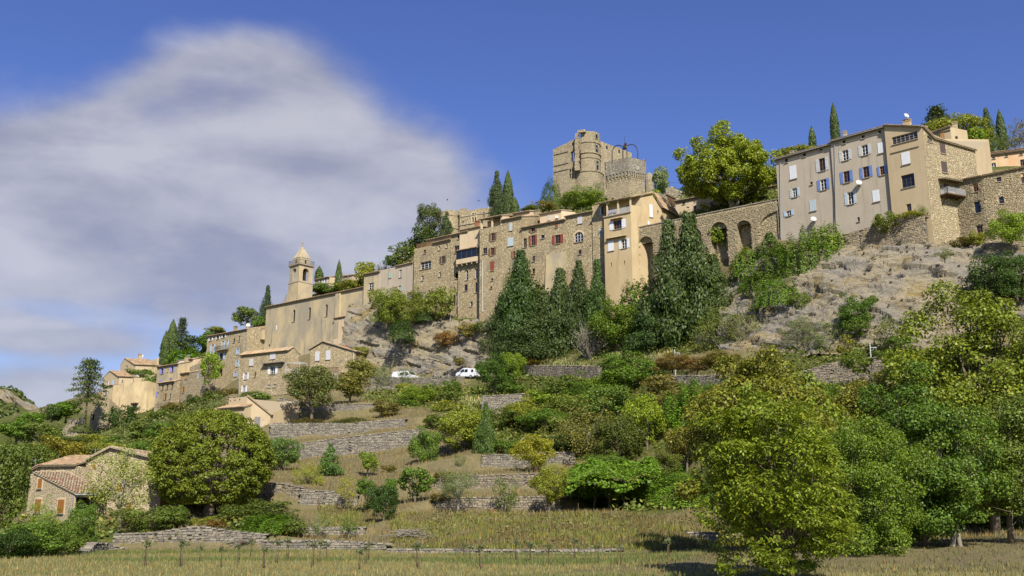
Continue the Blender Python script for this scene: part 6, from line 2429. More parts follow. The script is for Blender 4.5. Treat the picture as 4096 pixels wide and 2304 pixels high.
roof_plane(h.root, h.fac[0].P(h.fac[0].L * .4, h.top[0] + 2.0, -.5), h.fac[0].P(h.fac[0].L, h.top[0] + 2.0, -.5), h.fac[0].P(h.fac[0].L, h.top[0] + 3, -5), h.fac[0].P(h.fac[0].L * .4, h.top[0] + 3, -5), .3, 0)

h = House('gabled_house', 'plain plastered house with brown tiled roof highest at the left end', z1, [(1122, 372, 560), (1262, 372, 540), (1485, 402, 500)], (1, 285), [48, 106], 8, PL_BEIGE, None, side=True, lev=(), sink=8)
a, z = h.fac[0].hit(*z1(1172, 316))
h.prof[0] = [(0, h.top[0]), (a, z), (h.fac[0].L, h.top[1])]
h.top[2] = h.top[1]
h.prof[1] = [(0, h.top[1]), (h.fac[1].L, h.top[1])]
h.prof[3] = [(0, h.top[1]), (h.fac[3].L, h.top[0])]
h.prof[2] = [(0, h.top[1]), (h.fac[2].L - a, z), (h.fac[2].L, h.top[1])]
h.win(0, 1187, 394, 15, 28, 'w', cols=1)
h.win(1, 1292, 464, 25, 44, sh='C', col_='white')
h.build()
f0, f1 = h.fac[0], h.fac[1]
v1 = f1.t * f1.L
roof_plane(h.root, f0.P(f0.L, h.top[1]), f0.P(f0.L, h.top[1]) + v1, f0.P(a, z) + v1, f0.P(a, z), .35, .15)
roof_plane(h.root, f0.P(0, h.top[0]) + v1, f0.P(0, h.top[0]), f0.P(a, z), f0.P(a, z) + v1, .3, .15)
h.chimney(f0.P(a, z) + v1 * .62 + Vector((0, 0, -.4)), .8, .8, 1.6)
satellite_dish(h.root, f0.P(a, z) + v1 * .7 + Vector((0, 0, 1.0)), (.1, -.9, .4), .5, f0.P(a, z) + v1 * .7)
h = House('plain_house', 'blank plaster wall of a house behind the brown tiled roof', z1, [(1425, 330, 420), (1470, 308, 420), (1512, 316, 420)], (1, 300), [60, 100], 5, PL_BEIGE, None, lev=(), sink=8)
h.build()

h = House('gabled_house', 'small gabled house with tiled roof above the bare beige wall', z1, [(960, 494, 700), (1108, 482, 700), (1240, 494, 620)], (1, 262), [50, 108], 7, PL_BEIGE, None, side=True, lev=(), sink=8)
a, z = h.fac[0].hit(*z1(1035, 432))
h.top[2] = h.top[1]
h.prof[0] = [(0, h.top[0]), (a, z), (h.fac[0].L, h.top[1])]
h.prof[1] = [(0, h.top[1]), (h.fac[1].L, h.top[1])]
h.prof[2] = [(0, h.top[1]), (h.fac[2].L - a, z), (h.fac[2].L, h.top[1])]
h.prof[3] = [(0, h.top[1]), (h.fac[3].L, h.top[0])]
h.win(0, 1002, 548, 17, 36, 'w', 'R', 'white', cols=1)
h.win(0, 1058, 538, 20, 42, sh='C', col_='pblue')
h.win(1, 1148, 526, 20, 20, 'w', cols=1)
h.build()
f0, f1 = h.fac[0], h.fac[1]
v1 = f1.t * f1.L
roof_plane(h.root, f0.P(f0.L, h.top[1]), f0.P(f0.L, h.top[1]) + v1, f0.P(a, z) + v1, f0.P(a, z), .35, .2)
roof_plane(h.root, f0.P(0, h.top[0]) + v1, f0.P(0, h.top[0]), f0.P(a, z), f0.P(a, z) + v1, .3, .2)
h = House('beige_block', 'bare stained beige wall block with one small tile-hooded window', z1, [(955, 585, 790), (1050, 566, 820), (1372, 522, 820)], (1, 257), [48, 82], 6, PL_OLD, None, lev=(), sink=7)
h.win(1, 1262, 762, 42, 44, 'b')
h.awning(1, 1265, 732, 66)
h.win(0, 990, 632, 24, 48, 'w', 'R', 'white', cols=1)
h.win(0, 993, 728, 18, 46, 'w', cols=1)
h.build()
roof_plane(h.root, h.fac[0].P(0, h.top[0]), h.fac[0].P(h.fac[0].L, h.top[1]), h.fac[0].P(h.fac[0].L, h.top[1] + .5, -2.5), h.fac[0].P(0, h.top[0] + .5, -2.5), .3, .1)
h = House('ruined_house', 'crumbling stone ruin with empty window and brown door below the beige wall', z1, [(838, 800, 1090), (918, 700, 1090), (1010, 690, 1090)], (1, 252.5), [55, 80], 4, STONE_L, None, lev=(), sink=4)
h.win(0, 872, 864, 22, 56, 'x', sill=False)
h.win(0, 866, 1022, 16, 58, 'b', cols=1, sill=False)
h.win(1, 985, 850, 12, 30, 'x', sill=False)
h.prof[0] = rough(h.prof[0], .5, .5, 8)
h.build()
h = House('rubble_wall', 'broken rubble wall on the rock left of the stone ruin', z1, [(575, 1000, 1050), (640, 880, 1050), (780, 870, 1050)], (1, 246), [60, 85], 2, STONE_G, None, lev=(), sink=3, cat='wall')
h.prof[0] = rough(h.prof[0], .4, .5, 9)
h.prof[1] = rough(h.prof[1], .3, .5, 10)
h.build()

# ------------------------------------------------------------------ beige gabled house half way up
h = House('beige_house', 'beige rendered house with single slope roof and grey shutter on the terraces', z1, [(2135, 690, 1000), (2305, 668, 1040), (2525, 840, 1075)], (1, 150), [58, 97], 6, PL_BEIGE, None, lev=(), sink=4)
h.win(1, 2410, 912, 56, 104, sh='C', col_='greyw')
h.win(1, 2325, 868, 22, 34, 'd', cols=1)
h.win(0, 2158, 712, 12, 12, 'x', sill=False)
h.win(0, 2200, 706, 12, 12, 'x', sill=False)
h.win(0, 2245, 700, 12, 12, 'x', sill=False)
h.pipe(1, 2466, 880, 1050, 2462, WHITEMETAL)
h.build()
f1 = h.fac[1]
bb = f1.n * -5
roof_plane(h.root, f1.P(f1.L, h.top[2], .2), f1.P(f1.L, h.top[2], -5), f1.P(0, h.top[1], -5), f1.P(0, h.top[1], .2), .25, .05)
h2 = House('lean_to', 'low tiled wing of the beige house behind the lime tree', z1, [(1858, 850, 1000), (2045, 828, 1000)], (1, 150.5), [62], 5, PL_GREY, 'mono', sink=4, cat='annex', slope=18)
h2.build()
h2.chimney(h2.back_at(h2.fac[0].L * 1.05, 2.5), .7, .7, 1.5, PL_GREY)
h3 = House('lean_to', 'tiled lean-to roof on the side of the beige house', z1, [(2045, 800, 1000), (2290, 756, 1000)], (1, 149), [60], 2.5, PL_BEIGE, 'mono', sink=4, cat='annex', slope=18)
h3.build()

# ------------------------------------------------------------------ farmhouse at the lower left
h = House('farmhouse', 'main block of the honey stone farmhouse with orange shutters', y4, [(560, 500, 1040), (930, 306, 1000), (1380, 420, 1000)], (0, 105), [82, 82], 9, FARM, None, lev=(), sink=2)
h.win(0, 808, 466, 26, 36, sh='C', col_='orange', sill=False)
h.win(1, 1048, 462, 26, 36, sh='C', col_='orange', sill=False)
h.win(1, 1022, 655, 36, 70, sh='C', col_='orange')
h.win(1, 1110, 818, 46, 98, sh='C', col_='orange', sill=False)
h.win(1, 1655, 835, 26, 50, 'd') if False else None
h.build()
f0, f1 = h.fac[0], h.fac[1]
for (ea, eb) in ((0, 1),):
    d = -f0.n * 9
    roof_plane(h.root, f0.P(0, h.top[0], -9), f0.P(0, h.top[0], .4), f0.P(f0.L, h.top[1], .4), f0.P(f0.L, h.top[1], -9), .4, .0, TILE_R, seg=.45)
    roof_plane(h.root, f1.P(f1.L, h.top[2], .4), f1.P(f1.L, h.top[2], -9), f1.P(0, h.top[1], -9), f1.P(0, h.top[1], .4), .4, .0, TILE_R, seg=.45)
antenna(h.root, f0.P(f0.L * .35, h.top[0] + 1.0, -2.0), 1.4)
FB = h
h = House('farmhouse', 'left block of the farmhouse with low tiled ridge', y4, [(238, 505, 1000), (330, 456, 1000), (622, 460, 1000)], (1, 103.5), [60, 80], 6, FARM, None, lev=((1, 2),), sink=2)
h.build()
f1 = h.fac[1]
roof_plane(h.root, f1.P(0, h.top[1]), f1.P(f1.L, h.top[2]), f1.P(f1.L, h.top[2] + 1.2, -5), f1.P(0, h.top[1] + 1.2, -5), .35, .1, TILE, seg=.45)
f0 = h.fac[0]
roof_plane(h.root, f0.P(0, h.top[0]), f0.P(f0.L, h.top[1]), f0.P(f0.L, h.top[1] + .3, -3), f0.P(0, h.top[0] + .8, -3), .3, .05, TILE, seg=.45)
antenna(h.root, f0.P(0.3, h.top[0] - .5, -.2), 1.8)
FC = h
WING = [(262, 520, 1040), (622, 696, 1040), (912, 700, 1010)]
h = House('farmhouse', 'front wing of the farmhouse with brown shutters and mottled red tile roof', y4, WING, (1, 95.5), [54, 96], 5, FARM, None, side=True, lev=((1, 2),), sink=2)
h.win(0, 345, 610, 32, 80, sh='C', col_='orange')
h.win(0, 326, 802, 48, 110, sh='C', col_='orange')
h.win(0, 524, 806, 52, 114, sh='C', col_='orange')
a0, a1, z0, z1_ = h.rect(1, 770, 815, 250, 170)
h.ops[1].append(([(a0, z1_), (a1, z1_)], z0, .25))
h.top[3] = h.top[0]
h.prof[2] = [(0, h.top[2]), (h.fac[2].L, h.top[0])]
h.prof[3] = [(0, h.top[0]), (h.fac[3].L, h.top[0])]
h.build()
f0, f1 = h.fac[0], h.fac[1]
for cx, cy, w_, h_ in ((345, 610, 32, 80), (326, 802, 48, 110), (524, 806, 52, 114)):
    q = h.rect(0, cx, cy, w_, h_)
    m = MB()
    for x0, x1 in ((q[0] - .22, q[0] - .01), (q[1] + .01, q[1] + .22)):
        m.box(f0.P((x0 + x1) / 2, (q[2] + q[3]) / 2, .012), f0.t * ((x1 - x0) / 2), f0.n * .015, (0, 0, (q[3] - q[2]) / 2 + .2))
    m.box(f0.P((q[0] + q[1]) / 2, q[3] + .11, .014), f0.t * ((q[1] - q[0]) / 2), f0.n * .014, (0, 0, .1))
    m.build('window_surround', PL_CREAM, h.root)
# roof laid tile by tile: the nearest are parts
E0, E1 = f1.P(0, h.top[1]), f1.P(f1.L, h.top[2])
sl_up = f0.P(0, h.top[0]) - f0.P(f0.L, h.top[1])
E0 = E0 - (E1 - E0).normalized() * .15
down = -sl_up.normalized() * .45
m = MB()
nn = (E1 - E0).cross(sl_up).normalized()
if nn.z < 0:
    nn = -nn
qs = [E0 + down, E1 + down, E1 + sl_up, E0 + sl_up]
m.mesh([p + nn * .02 for p in qs] + [p + nn * .12 for p in qs], [(3, 2, 1, 0), (4, 5, 6, 7), (0, 1, 5, 4), (1, 2, 6, 5), (2, 3, 7, 6), (3, 0, 4, 7)])
rf = m.build('roof', MORTAR, h.root)
me = bpy.data.meshes.new('tile')
prof5 = [(-1, 0), (-.7, .65), (0, 1), (.7, .65), (1, 0)]
vs = [(x * .12, 0, z * .11 + .03) for x, z in prof5] + [(x * .105, .52, z * .10) for x, z in prof5]
me.from_pydata(vs, [], [(0, 1, 6, 5), (1, 2, 7, 6), (2, 3, 8, 7), (3, 4, 9, 8)])
me.materials.append(TILE_R)
av, sv = (E1 - E0).normalized(), sl_up.normalized()
LN, SN = (E1 - E0).length, sl_up.length + .45
nc, nr = int(LN / .26), int(SN / .46)
Mx = Matrix((av, sv, nn)).transposed().to_4x4()
mm = MB()
cnt = 0
step_ = max(1, math.ceil(nc * nr / 300))
for j in range(nr):
    for i in range(nc):
        p = E0 + down + av * (LN * (i + .5) / nc + rnd.uniform(-.015, .015)) + sv * (SN * j / nr - .06) + nn * .12
        if (i + j * 7) % step_ == 0 and cnt < 300:
            o = link('tile', me, rf, None, loc=p)
            o.matrix_basis = Matrix.Translation(o.location) @ Mx @ Matrix.Rotation(rnd.uniform(-.05, .05), 4, 'Z')
            cnt += 1
        else:
            mm.mesh([p + Mx.to_3x3() @ Vector(v) for v in vs], [(0, 1, 6, 5), (1, 2, 7, 6), (2, 3, 8, 7), (3, 4, 9, 8)])
mm.build('roof_tiles', TILE_R, rf, kind='stuff')
m = MB()
m.tube([E0 + down + nn * .05, E1 + down + nn * .05], .07, 6)
m.build('gutter', ZINC, h.root)
m = MB()
q = f0.P(f0.L - .1, h.top[1] - .2, .12)
m.tube([q, q - Vector((0, 0, 3.6))], .05, 5)
m.build('downpipe', ZINC, h.root)
for i in range(3):
    m = MB()
    m.box(f1.P(a0 + (a1 - a0) * (i + .5) / 3, (z0 + z1_) / 2, -.1), f1.t * .04, f1.n * .05, (0, 0, (z1_ - z0) / 2))
    m.build('post', DARKMETAL, h.root)

# ------------------------------------------------------------------ dry stone terrace walls
dry_wall('grey dry stone wall below the lime tree at the meadow edge', [(452, 2138, 2192, 85.5), (620, 2130, 2194, 85.5), (760, 2108, 2192, 85.5), (800, 2106, 2192, 85.5), (930, 2126, 2190, 85.5), (1058, 2138, 2190, 85.5)], 300, seed=101)
dry_wall('low curving dry stone wall by the leafy bush at far left', [(340, 2222, 2236, 72), (380, 2172, 2226, 77), (430, 2174, 2210, 81), (500, 2196, 2206, 82.5)], 120, seed=111)
dry_wall('long low flat-topped wall at the meadow edge, centre left', [(1040, 2163, 2206, 83.2), (1300, 2162, 2206, 83.2), (1545, 2176, 2208, 83.2)], 260, seed=121)
dry_wall('thin kerb of rough stones along the meadow edge', [(1545, 2198, 2216, 76), (1900, 2200, 2220, 74), (2100, 2202, 2222, 73), (2480, 2198, 2220, 73.5)], 220, seed=131)
dry_wall('short grey wall under the dark round tree', [(1215, 2112, 2152, 89.2), (1460, 2110, 2150, 89.2)], 120, seed=141)
dry_wall('curved dry stone wall right of the lime tree crown', [(900, 1950, 2010, 108.6), (1060, 1932, 1996, 107.6), (1130, 1934, 2000, 107.0), (1195, 1950, 2034, 105.6)], 160, (1.1, 1.06, .98), seed=151)
dry_wall('grey terrace wall with bulging face behind the yellow sapling', [(1200, 1958, 2034, 105.2), (1300, 1964, 2036, 105.2), (1430, 1980, 2034, 105.2)], 160, seed=161)
dry_wall('pale terrace wall beside the silvery olive tree', [(1745, 1992, 2052, 99.8), (2000, 1990, 2050, 100.3), (2240, 1986, 2048, 100.3)], 260, (1.08, 1.04, .96), seed=171)
dry_wall('brownish terrace wall above the silvery olive tree', [(1740, 1908, 1974, 109.8), (2100, 1896, 1970, 110), (2235, 1891, 1963, 110)], 200, (.95, .9, .82), seed=181)
dry_wall('square-cornered terrace wall under the yellow-leaved trees', [(1925, 1822, 1890, 118.8), (2100, 1816, 1888, 119), (2300, 1806, 1878, 119)], 140, seed=191)
dry_wall('lower tier of the tall double grey terrace wall', [(1135, 1784, 1862, 136.2), (1400, 1746, 1830, 136.6), (1700, 1714, 1792, 137.2)], 0, seed=201, size=1.05)
dry_wall('upper tier of the tall double grey terrace wall', [(1080, 1694, 1776, 141.2), (1250, 1694, 1756, 141.5), (1400, 1694, 1740, 141.6), (1620, 1674, 1712, 142.2)], 0, seed=211, size=1.05)
dry_wall('terrace wall behind the dry grass chute, left of the oak', [(1110, 1590, 1670, 156.8), (1180, 1604, 1674, 156.4), (1310, 1620, 1678, 155.8), (1490, 1614, 1672, 154.8)], 0, seed=221, size=1.1)
dry_wall('short wall flanked by shrubs under the silver van', [(1455, 1552, 1588, 184), (1640, 1540, 1574, 180)], 0, seed=231, size=1.3)
dry_wall('parapet wall along the road under the vans', [(1400, 1506, 1546, 196), (1520, 1508, 1540, 191.5), (1640, 1512, 1545, 187.4), (1850, 1508, 1550, 180.4)], 0, seed=241, size=1.2)
dry_wall('tall retaining wall above the road by the white van bush', [(2050, 1466, 1520, 183.4), (2130, 1463, 1530, 178.4), (2260, 1463, 1532, 170.0), (2395, 1466, 1534, 160.5)], 0, (1.1, 1.06, 1), seed=251, size=1.2)
dry_wall('road wall under the left street lamp', [(2660, 1504, 1560, 139), (2860, 1502, 1560, 131), (3080, 1520, 1570, 124.5)], 0, seed=261, size=1.15)
dry_wall('retaining wall behind the round bush by the right street lamp', [(3200, 1490, 1560, 125.5), (3330, 1452, 1550, 123.5), (3470, 1432, 1550, 121.2), (3600, 1430, 1550, 119.0)], 0, (1.08, 1.04, .98), seed=271, size=1.15)
dry_wall('terrace wall among the scrub right of the pointed green tree', [(1925, 1585, 1700, 146), (2090, 1575, 1690, 146)], 0, seed=281, size=1.1)
dry_wall('overgrown rubble wall between shrubs on the green slope', [(2630, 1660, 1800, 122), (2720, 1720, 1830, 119)], 0, seed=291, size=1.1)
dry_wall('low shaded wall by the big leaning shadow', [(2745, 2130, 2190, 84), (2900, 2132, 2190, 83)], 40, seed=301)
# bastion under the corner house
dry_wall('rough rubble bastion carrying the corner house above the cliff', [(3300, 958, 1020, 150.2), (3440, 922, 1012, 146.4), (3580, 876, 1000, 142.8), (3705, 868, 1000, 139.9)], 300, (1.25, 1.16, 1.0), seed=311, size=1.35)
# ------------------------------------------------------------------ vegetation kit
def unit_dirs(g, n):
    d = g.normal(size=(n, 3))
    return d / (np.linalg.norm(d, axis=1, keepdims=True) + 1e-9)


def leaf_quads(C, Nrm, l, w_, g, jit=0.35):
    """diamond leaves centred on C facing Nrm"""
    n = len(C)
    a = unit_dirs(g, n)
    T = np.cross(Nrm, a)
    T /= np.linalg.norm(T, axis=1, keepdims=True) + 1e-9
    B = np.cross(Nrm, T)
    s = (1 + jit * g.uniform(-1, 1, n))[:, None]
    T, B = T * (l * s / 2), B * (w_ * s / 2)
    return np.stack([C - T, C - B * 1.0 + T * 0.1, C + T, C + B + T * 0.1], axis=1)


def clump_crown(g, cen, semi, k, n, rc, l, w_, shell=0.55, up=0.35, zmin=0.02, squash=0.8, lump=0.3):
    d = unit_dirs(g, k)
    rad = shell + (1 - shell) * g.random(k) ** 0.7
    rad *= 1 + lump * (g.random(k) - 0.6)
    Cc = np.array(cen) + d * np.array(semi) * rad[:, None]
    rcs = rc * (0.6 + 0.8 * g.random(k))
    wgt = rcs ** 2
    idx = g.choice(k, n, p=wgt / wgt.sum())
    ld = unit_dirs(g, n)
    # leaves sit on the outer side of each clump
    out = Cc[idx] - np.array(cen)
    out /= np.linalg.norm(out, axis=1, keepdims=True) + 1e-9
    ld = ld + out * 0.55
    ld /= np.linalg.norm(ld, axis=1, keepdims=True) + 1e-9
    P = Cc[idx] + ld * (rcs[idx] * (0.55 + 0.5 * g.random(n)))[:, None] * np.array([1, 1, squash])
    ok = P[:, 2] > zmin
    P, ld = P[ok], ld[ok]
    n = len(P)
    N = ld * 0.7 + np.array([0, 0, up]) + g.normal(size=(n, 3)) * 0.45
    N /= np.linalg.norm(N, axis=1, keepdims=True) + 1e-9
    return leaf_quads(P, N, l, w_, g), Cc


def limbs(g, cc, trunk_h, r0, nl=9, wob=0.03, fork=None):
    m = MB()
    pts = [Vector((0, 0, -0.04))]
    for i in range(1, 6):
        pts.append(Vector((g.normal() * wob * 0.4 * i / 5, g.normal() * wob * 0.4 * i / 5, trunk_h * i / 5)))
    m.tube(pts, [r0 * (1.25 if i == 0 else 1 - 0.11 * i) for i in range(6)], 7)
    sel = g.choice(len(cc), min(nl, len(cc)), replace=False)
    for i in sel:
        t = Vector(cc[i])
        st_ = pts[min(5, 2 + int(g.integers(0, 4)))]
        mid = st_.lerp(t, 0.5) + Vector((g.normal() * .03, g.normal() * .03, -0.02 + abs(g.normal()) * .03))
        m.tube([st_, mid, t], [r0 * .5, r0 * .3, r0 * .1], 5, cap=False)
    return m


PROTO = {}


def to_me(m, name, mat):
    me = bpy.data.meshes.new(name)
    me.from_pydata([tuple(v) for v in m.v], [], m.f)
    me.materials.append(mat)
    me.polygons.foreach_set('use_smooth', [True] * len(m.f))
    return me


def cone_quads(g, n, l, w_, prof, lump=0.25, kk=60, tips=((0, 0, 1.0),)):
    """dense conifer: radius profile by height, in rising sprays"""
    out = []
    P, N = [], []
    for (tx, ty, hh) in tips:
        m_ = n // len(tips)
        z = g.random(m_) ** 0.85
        a = g.random(m_) * 6.283
        rr = np.interp(z, [p[0] for p in prof], [p[1] for p in prof])
        la = np.floor(z * 14 + 2.0 * np.sin(a * 2 + z * 9))
        lob = 1 + lump * np.sin(a * 3 + la * 1.9) + lump * 0.8 * np.sin(a * 5 + la * 3.1 + z * 23)
        r_ = rr * lob * (0.45 + 0.55 * g.random(m_) ** 0.5)
        x, y = r_ * np.cos(a) + tx * z, r_ * np.sin(a) + ty * z
        P.append(np.stack([x, y, z * hh + 0.02], -1))
        d = np.stack([np.cos(a), np.sin(a), np.full(m_, 0.55)], -1)
        N.append(d + g.normal(size=(m_, 3)) * 0.5)
    P, N = np.concatenate(P), np.concatenate(N)
    N /= np.linalg.norm(N, axis=1, keepdims=True)
    return leaf_quads(P, N, l, w_, g)


def cone_clumps(g, n, k, prof, l, w_, rc=.105):
    z = .04 + .96 * g.random(k) ** .9
    z[:4] = [.99, .94, .88, .82]
    rr = np.interp(z, [p[0] for p in prof], [p[1] for p in prof]) * (.25 + .95 * g.random(k))
    a = g.random(k) * 6.283
    Cc = np.stack([rr * np.cos(a), rr * np.sin(a), z], -1)
    rcs = rc * (.35 + .9 * (1 - z)) * (.7 + .6 * g.random(k)) + .018
    wg = rcs ** 1.7
    idx = g.choice(k, n, p=wg / wg.sum())
    d = unit_dirs(g, n) + np.stack([np.cos(a[idx]), np.sin(a[idx]), np.full(n, .35)], -1) * .5
    d /= np.linalg.norm(d, axis=1, keepdims=True)
    P = Cc[idx] + d * (rcs[idx] * (.45 + .65 * g.random(n)))[:, None] * np.array([1.15, 1.15, .75])
    P[:, 2] = np.clip(P[:, 2], .01, 1.02)
    N = d + g.normal(size=(n, 3)) * .45 + np.array([0, 0, .25])
    N /= np.linalg.norm(N, axis=1, keepdims=True)
    return leaf_quads(P, N, l, w_, g)


def make_protos():
    for v in range(3):
        g = np.random.default_rng(100 + v)
        for hi, n, l, k in ((0, 3200, .052, 34), (1, 11000, .028, 70)):
            tg = '_hi' if hi else ''
            rc = .15 if not hi else .115
            q, cc = clump_crown(g, (0, 0, .60), (.36, .36, .32), k, n, rc, l, l * .62, .45, lump=.5)
            PROTO.setdefault('tree' + tg, []).append((quads_mesh('leaves', q, LEAF), to_me(limbs(g, cc, .5, .028), 'trunk', BARK)))
            q, cc = clump_crown(g, (0, 0, .44), (.38, .38, .40), k, n, rc, l, l * .62, .4, lump=.55)
            PROTO.setdefault('shrub' + tg, []).append((quads_mesh('leaves', q, LEAF), to_me(limbs(g, cc, .25, .018, 12), 'stems', BARK)))
            q, cc = clump_crown(g, (0, 0, .50), (.40, .40, .42), int(k * 1.3), int(n * .55), rc * .85, l * .9, l * .42, .35, lump=.6)
            PROTO.setdefault('sparse' + tg, []).append((quads_mesh('leaves', q, LEAF), to_me(limbs(g, cc, .35, .02, 22), 'stems', BARK_PALE)))
            q, cc = clump_crown(g, (0, 0, .56), (.38, .38, .36), k, int(n * .9), rc * .95, l * .9, l * .26, .4, lump=.5)
            PROTO.setdefault('olive' + tg, []).append((quads_mesh('leaves', q, LEAF), to_me(limbs(g, cc, .35, .03, 12), 'trunk', BARK_PALE)))
            # ivy mound: a dense skin of leaves
            d = unit_dirs(g, n)
            d[:, 2] = np.abs(d[:, 2])
            bump = 1 + .14 * np.sin(d[:, 0] * 7 + v) * np.cos(d[:, 1] * 6) + .10 * np.sin(d[:, 0] * 15 + d[:, 1] * 13) + .05 * g.normal(size=n)
            P = d * np.array([.47, .47, .86]) * bump[:, None]
            N = d + np.array([0, 0, .3]) + g.normal(size=(n, 3)) * .35
            N /= np.linalg.norm(N, axis=1, keepdims=True)
            q = leaf_quads(P, N, l * .95, l * .75, g)
            PROTO.setdefault('ivy' + tg, []).append((quads_mesh('leaves', q, LEAF), to_me(limbs(g, P[:30] * .9, .3, .02, 14), 'stems', BARK)))
            q = cone_clumps(g, int(n * 1.7), 80 if not hi else 140, [(0, .30), (.12, .40), (.35, .36), (.55, .24), (.72, .12), (.85, .06), (1, .01)], l * 1.1, l * .6, .155 if not hi else .135)
            PROTO.setdefault('juniper' + tg, []).append((quads_mesh('leaves', q, NEEDLE), to_me(limbs(g, np.array([[0, 0, .9]]), .6, .025, 1), 'trunk', BARK)))
            q = cone_quads(g, int(n * 1.0), l * 1.9, l * 1.1, [(0, .30), (.06, .46), (.3, .48), (.6, .40), (.85, .22), (1, .02)], .10)
            PROTO.setdefault('cypress' + tg, []).append((quads_mesh('leaves', q, NEEDLE), to_me(limbs(g, np.array([[0, 0, .9]]), .5, .03, 1), 'trunk', BARK)))
            # layered conifer (fir, cedar): drooping tiers
            for kd in ('fir', 'pine'):
                P, N = [], []
                nt = 11 if kd == 'fir' else 8
                for t in range(nt):
                    z = (.16 if kd == 'fir' else .34) + (.80 if kd == 'fir' else .62) * t / (nt - 1)
                    rr = .50 * (1 - z) ** .75 + .03 if kd == 'fir' else .06 + .5 * (1 - z) ** .55 * g.uniform(.7, 1.15)
                    nb = 8 if kd == 'fir' else 6
                    for b in range(nb):
                        a = 6.283 * (b + g.random()) / nb
                        ln = rr * (.75 + .45 * g.random())
                        mm = int(n / 88)
                        s = g.random(mm) ** .6
                        wd = .06 * (1 - s) + .03
                        P.append(np.stack([np.cos(a) * ln * s + g.normal(size=mm) * wd, np.sin(a) * ln * s + g.normal(size=mm) * wd, z + .03 * (1 - s) - .05 * s + g.normal(size=mm) * .012], -1))
                        N.append(np.stack([np.zeros(mm), np.zeros(mm), np.ones(mm)], -1) + g.normal(size=(mm, 3)) * .5)
                P, N = np.concatenate(P), np.concatenate(N)
                N /= np.linalg.norm(N, axis=1, keepdims=True)
                q = leaf_quads(P, N, l * 1.2, l * .6, g)
                PROTO.setdefault(kd + tg, []).append((quads_mesh('leaves', q, NEEDLE), to_me(limbs(g, P[::max(1, len(P) // 40)], .92, .02, 24), 'trunk', BARK)))
    for v in range(2):
        g = np.random.default_rng(300 + v)
        # bare shrub: twigs only
        m = MB()
        for i in range(70):
            d = Vector(unit_dirs(g, 1)[0])
            d.z = abs(d.z) + .5
            d.normalize()
            e = d * (.35 + .6 * g.random())
            e = Vector((e.x * .6, e.y * .6, e.z))
            mid = e * .5 + Vector((g.normal() * .03, g.normal() * .03, .04))
            m.tube([Vector((0, 0, -.03)), mid, e], [.012, .007, .002], 4, cap=False)
            for q in range(3):
                s = mid.lerp(e, g.random())
                m.tube([s, s + Vector((g.normal() * .1, g.normal() * .1, .08 + .1 * g.random()))], [.005, .0015], 3, cap=False)
        P = np.array([list(v_) for v_ in m.v[::6]])
        P = P[P[:, 2] > .3]
        N = unit_dirs(g, len(P))
        PROTO.setdefault('bare', []).append((quads_mesh('leaves', leaf_quads(P, N, .03, .02, g), LEAF), to_me(m, 'stems', BARK_PALE)))
    PROTO['bare_hi'] = PROTO['bare']


make_protos()

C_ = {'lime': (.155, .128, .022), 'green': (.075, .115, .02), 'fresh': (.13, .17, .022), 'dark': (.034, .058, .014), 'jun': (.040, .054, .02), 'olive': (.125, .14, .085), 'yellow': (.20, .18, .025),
      'brown': (.12, .095, .035), 'rust': (.16, .085, .035), 'mid': (.085, .105, .026), 'ylw': (.165, .165, .028), 'sage': (.10, .115, .055), 'cyp': (.043, .060, .017), 'bare': (.15, .13, .07), 'ivy': (.085, .14, .016),
      'drygr': (.30, .225, .085)}
vcount = 0
TINT = (1.34, 1.5, .88)


def plant(kind, u, vb, hpx, wpx, Y, c, label, name=None, cat='tree', group=None, lean=0.0, stem='trunk', hi=None, var=None, sink=0.0):
    """one tree or shrub: base pixel (u, vb), size in photograph pixels, depth Y (None: where the ray meets the ground)"""
    global vcount
    if Y is None:
        b = G(u, vb)
        if b is None:
            b = pt(u, vb, 150)
    else:
        b = pt(u, vb, Y)
    k = mpp(b.y) * (1.0 + 0.06 * max(0, (1152 - vb) / 1152))
    hh, ww = hpx * k * 1.05, wpx * k * 1.2
    if hi is None:
        hi = max(hpx, wpx) > 150
    lst = PROTO[kind + ('_hi' if hi else '')]
    cm, tm = lst[(vcount if var is None else var) % len(lst)]
    vcount += 1
    nm = name or {'tree': 'tree', 'shrub': 'shrub', 'sparse': 'shrub', 'olive': 'olive_tree', 'ivy': 'ivy_mound', 'juniper': 'juniper', 'cypress': 'cypress', 'fir': 'conifer', 'pine': 'pine_tree', 'bare': 'bare_shrub'}[kind]
    ct_ = {'shrub': 'shrub', 'ivy_mound': 'ivy', 'bare_shrub': 'shrub'}.get(nm, cat)
    r_ = thing(nm, label, ct_, b - Vector((0, 0, sink)), group)
    rz = rnd.uniform(0, 6.28)
    for nm2, me, colr in (('crown', cm, c if isinstance(c, tuple) else C_[c]), (stem if kind not in ('shrub', 'sparse', 'ivy', 'bare') else 'stems', tm, (1, 1, 1))):
        br = rnd.uniform(.88, 1.14)
        o = link(nm2, me, r_, tuple(x * br * q for x, q in zip(colr, TINT)))
        o.scale = (ww, ww, hh)
        o.rotation_euler = (lean, 0, rz)
    return r_


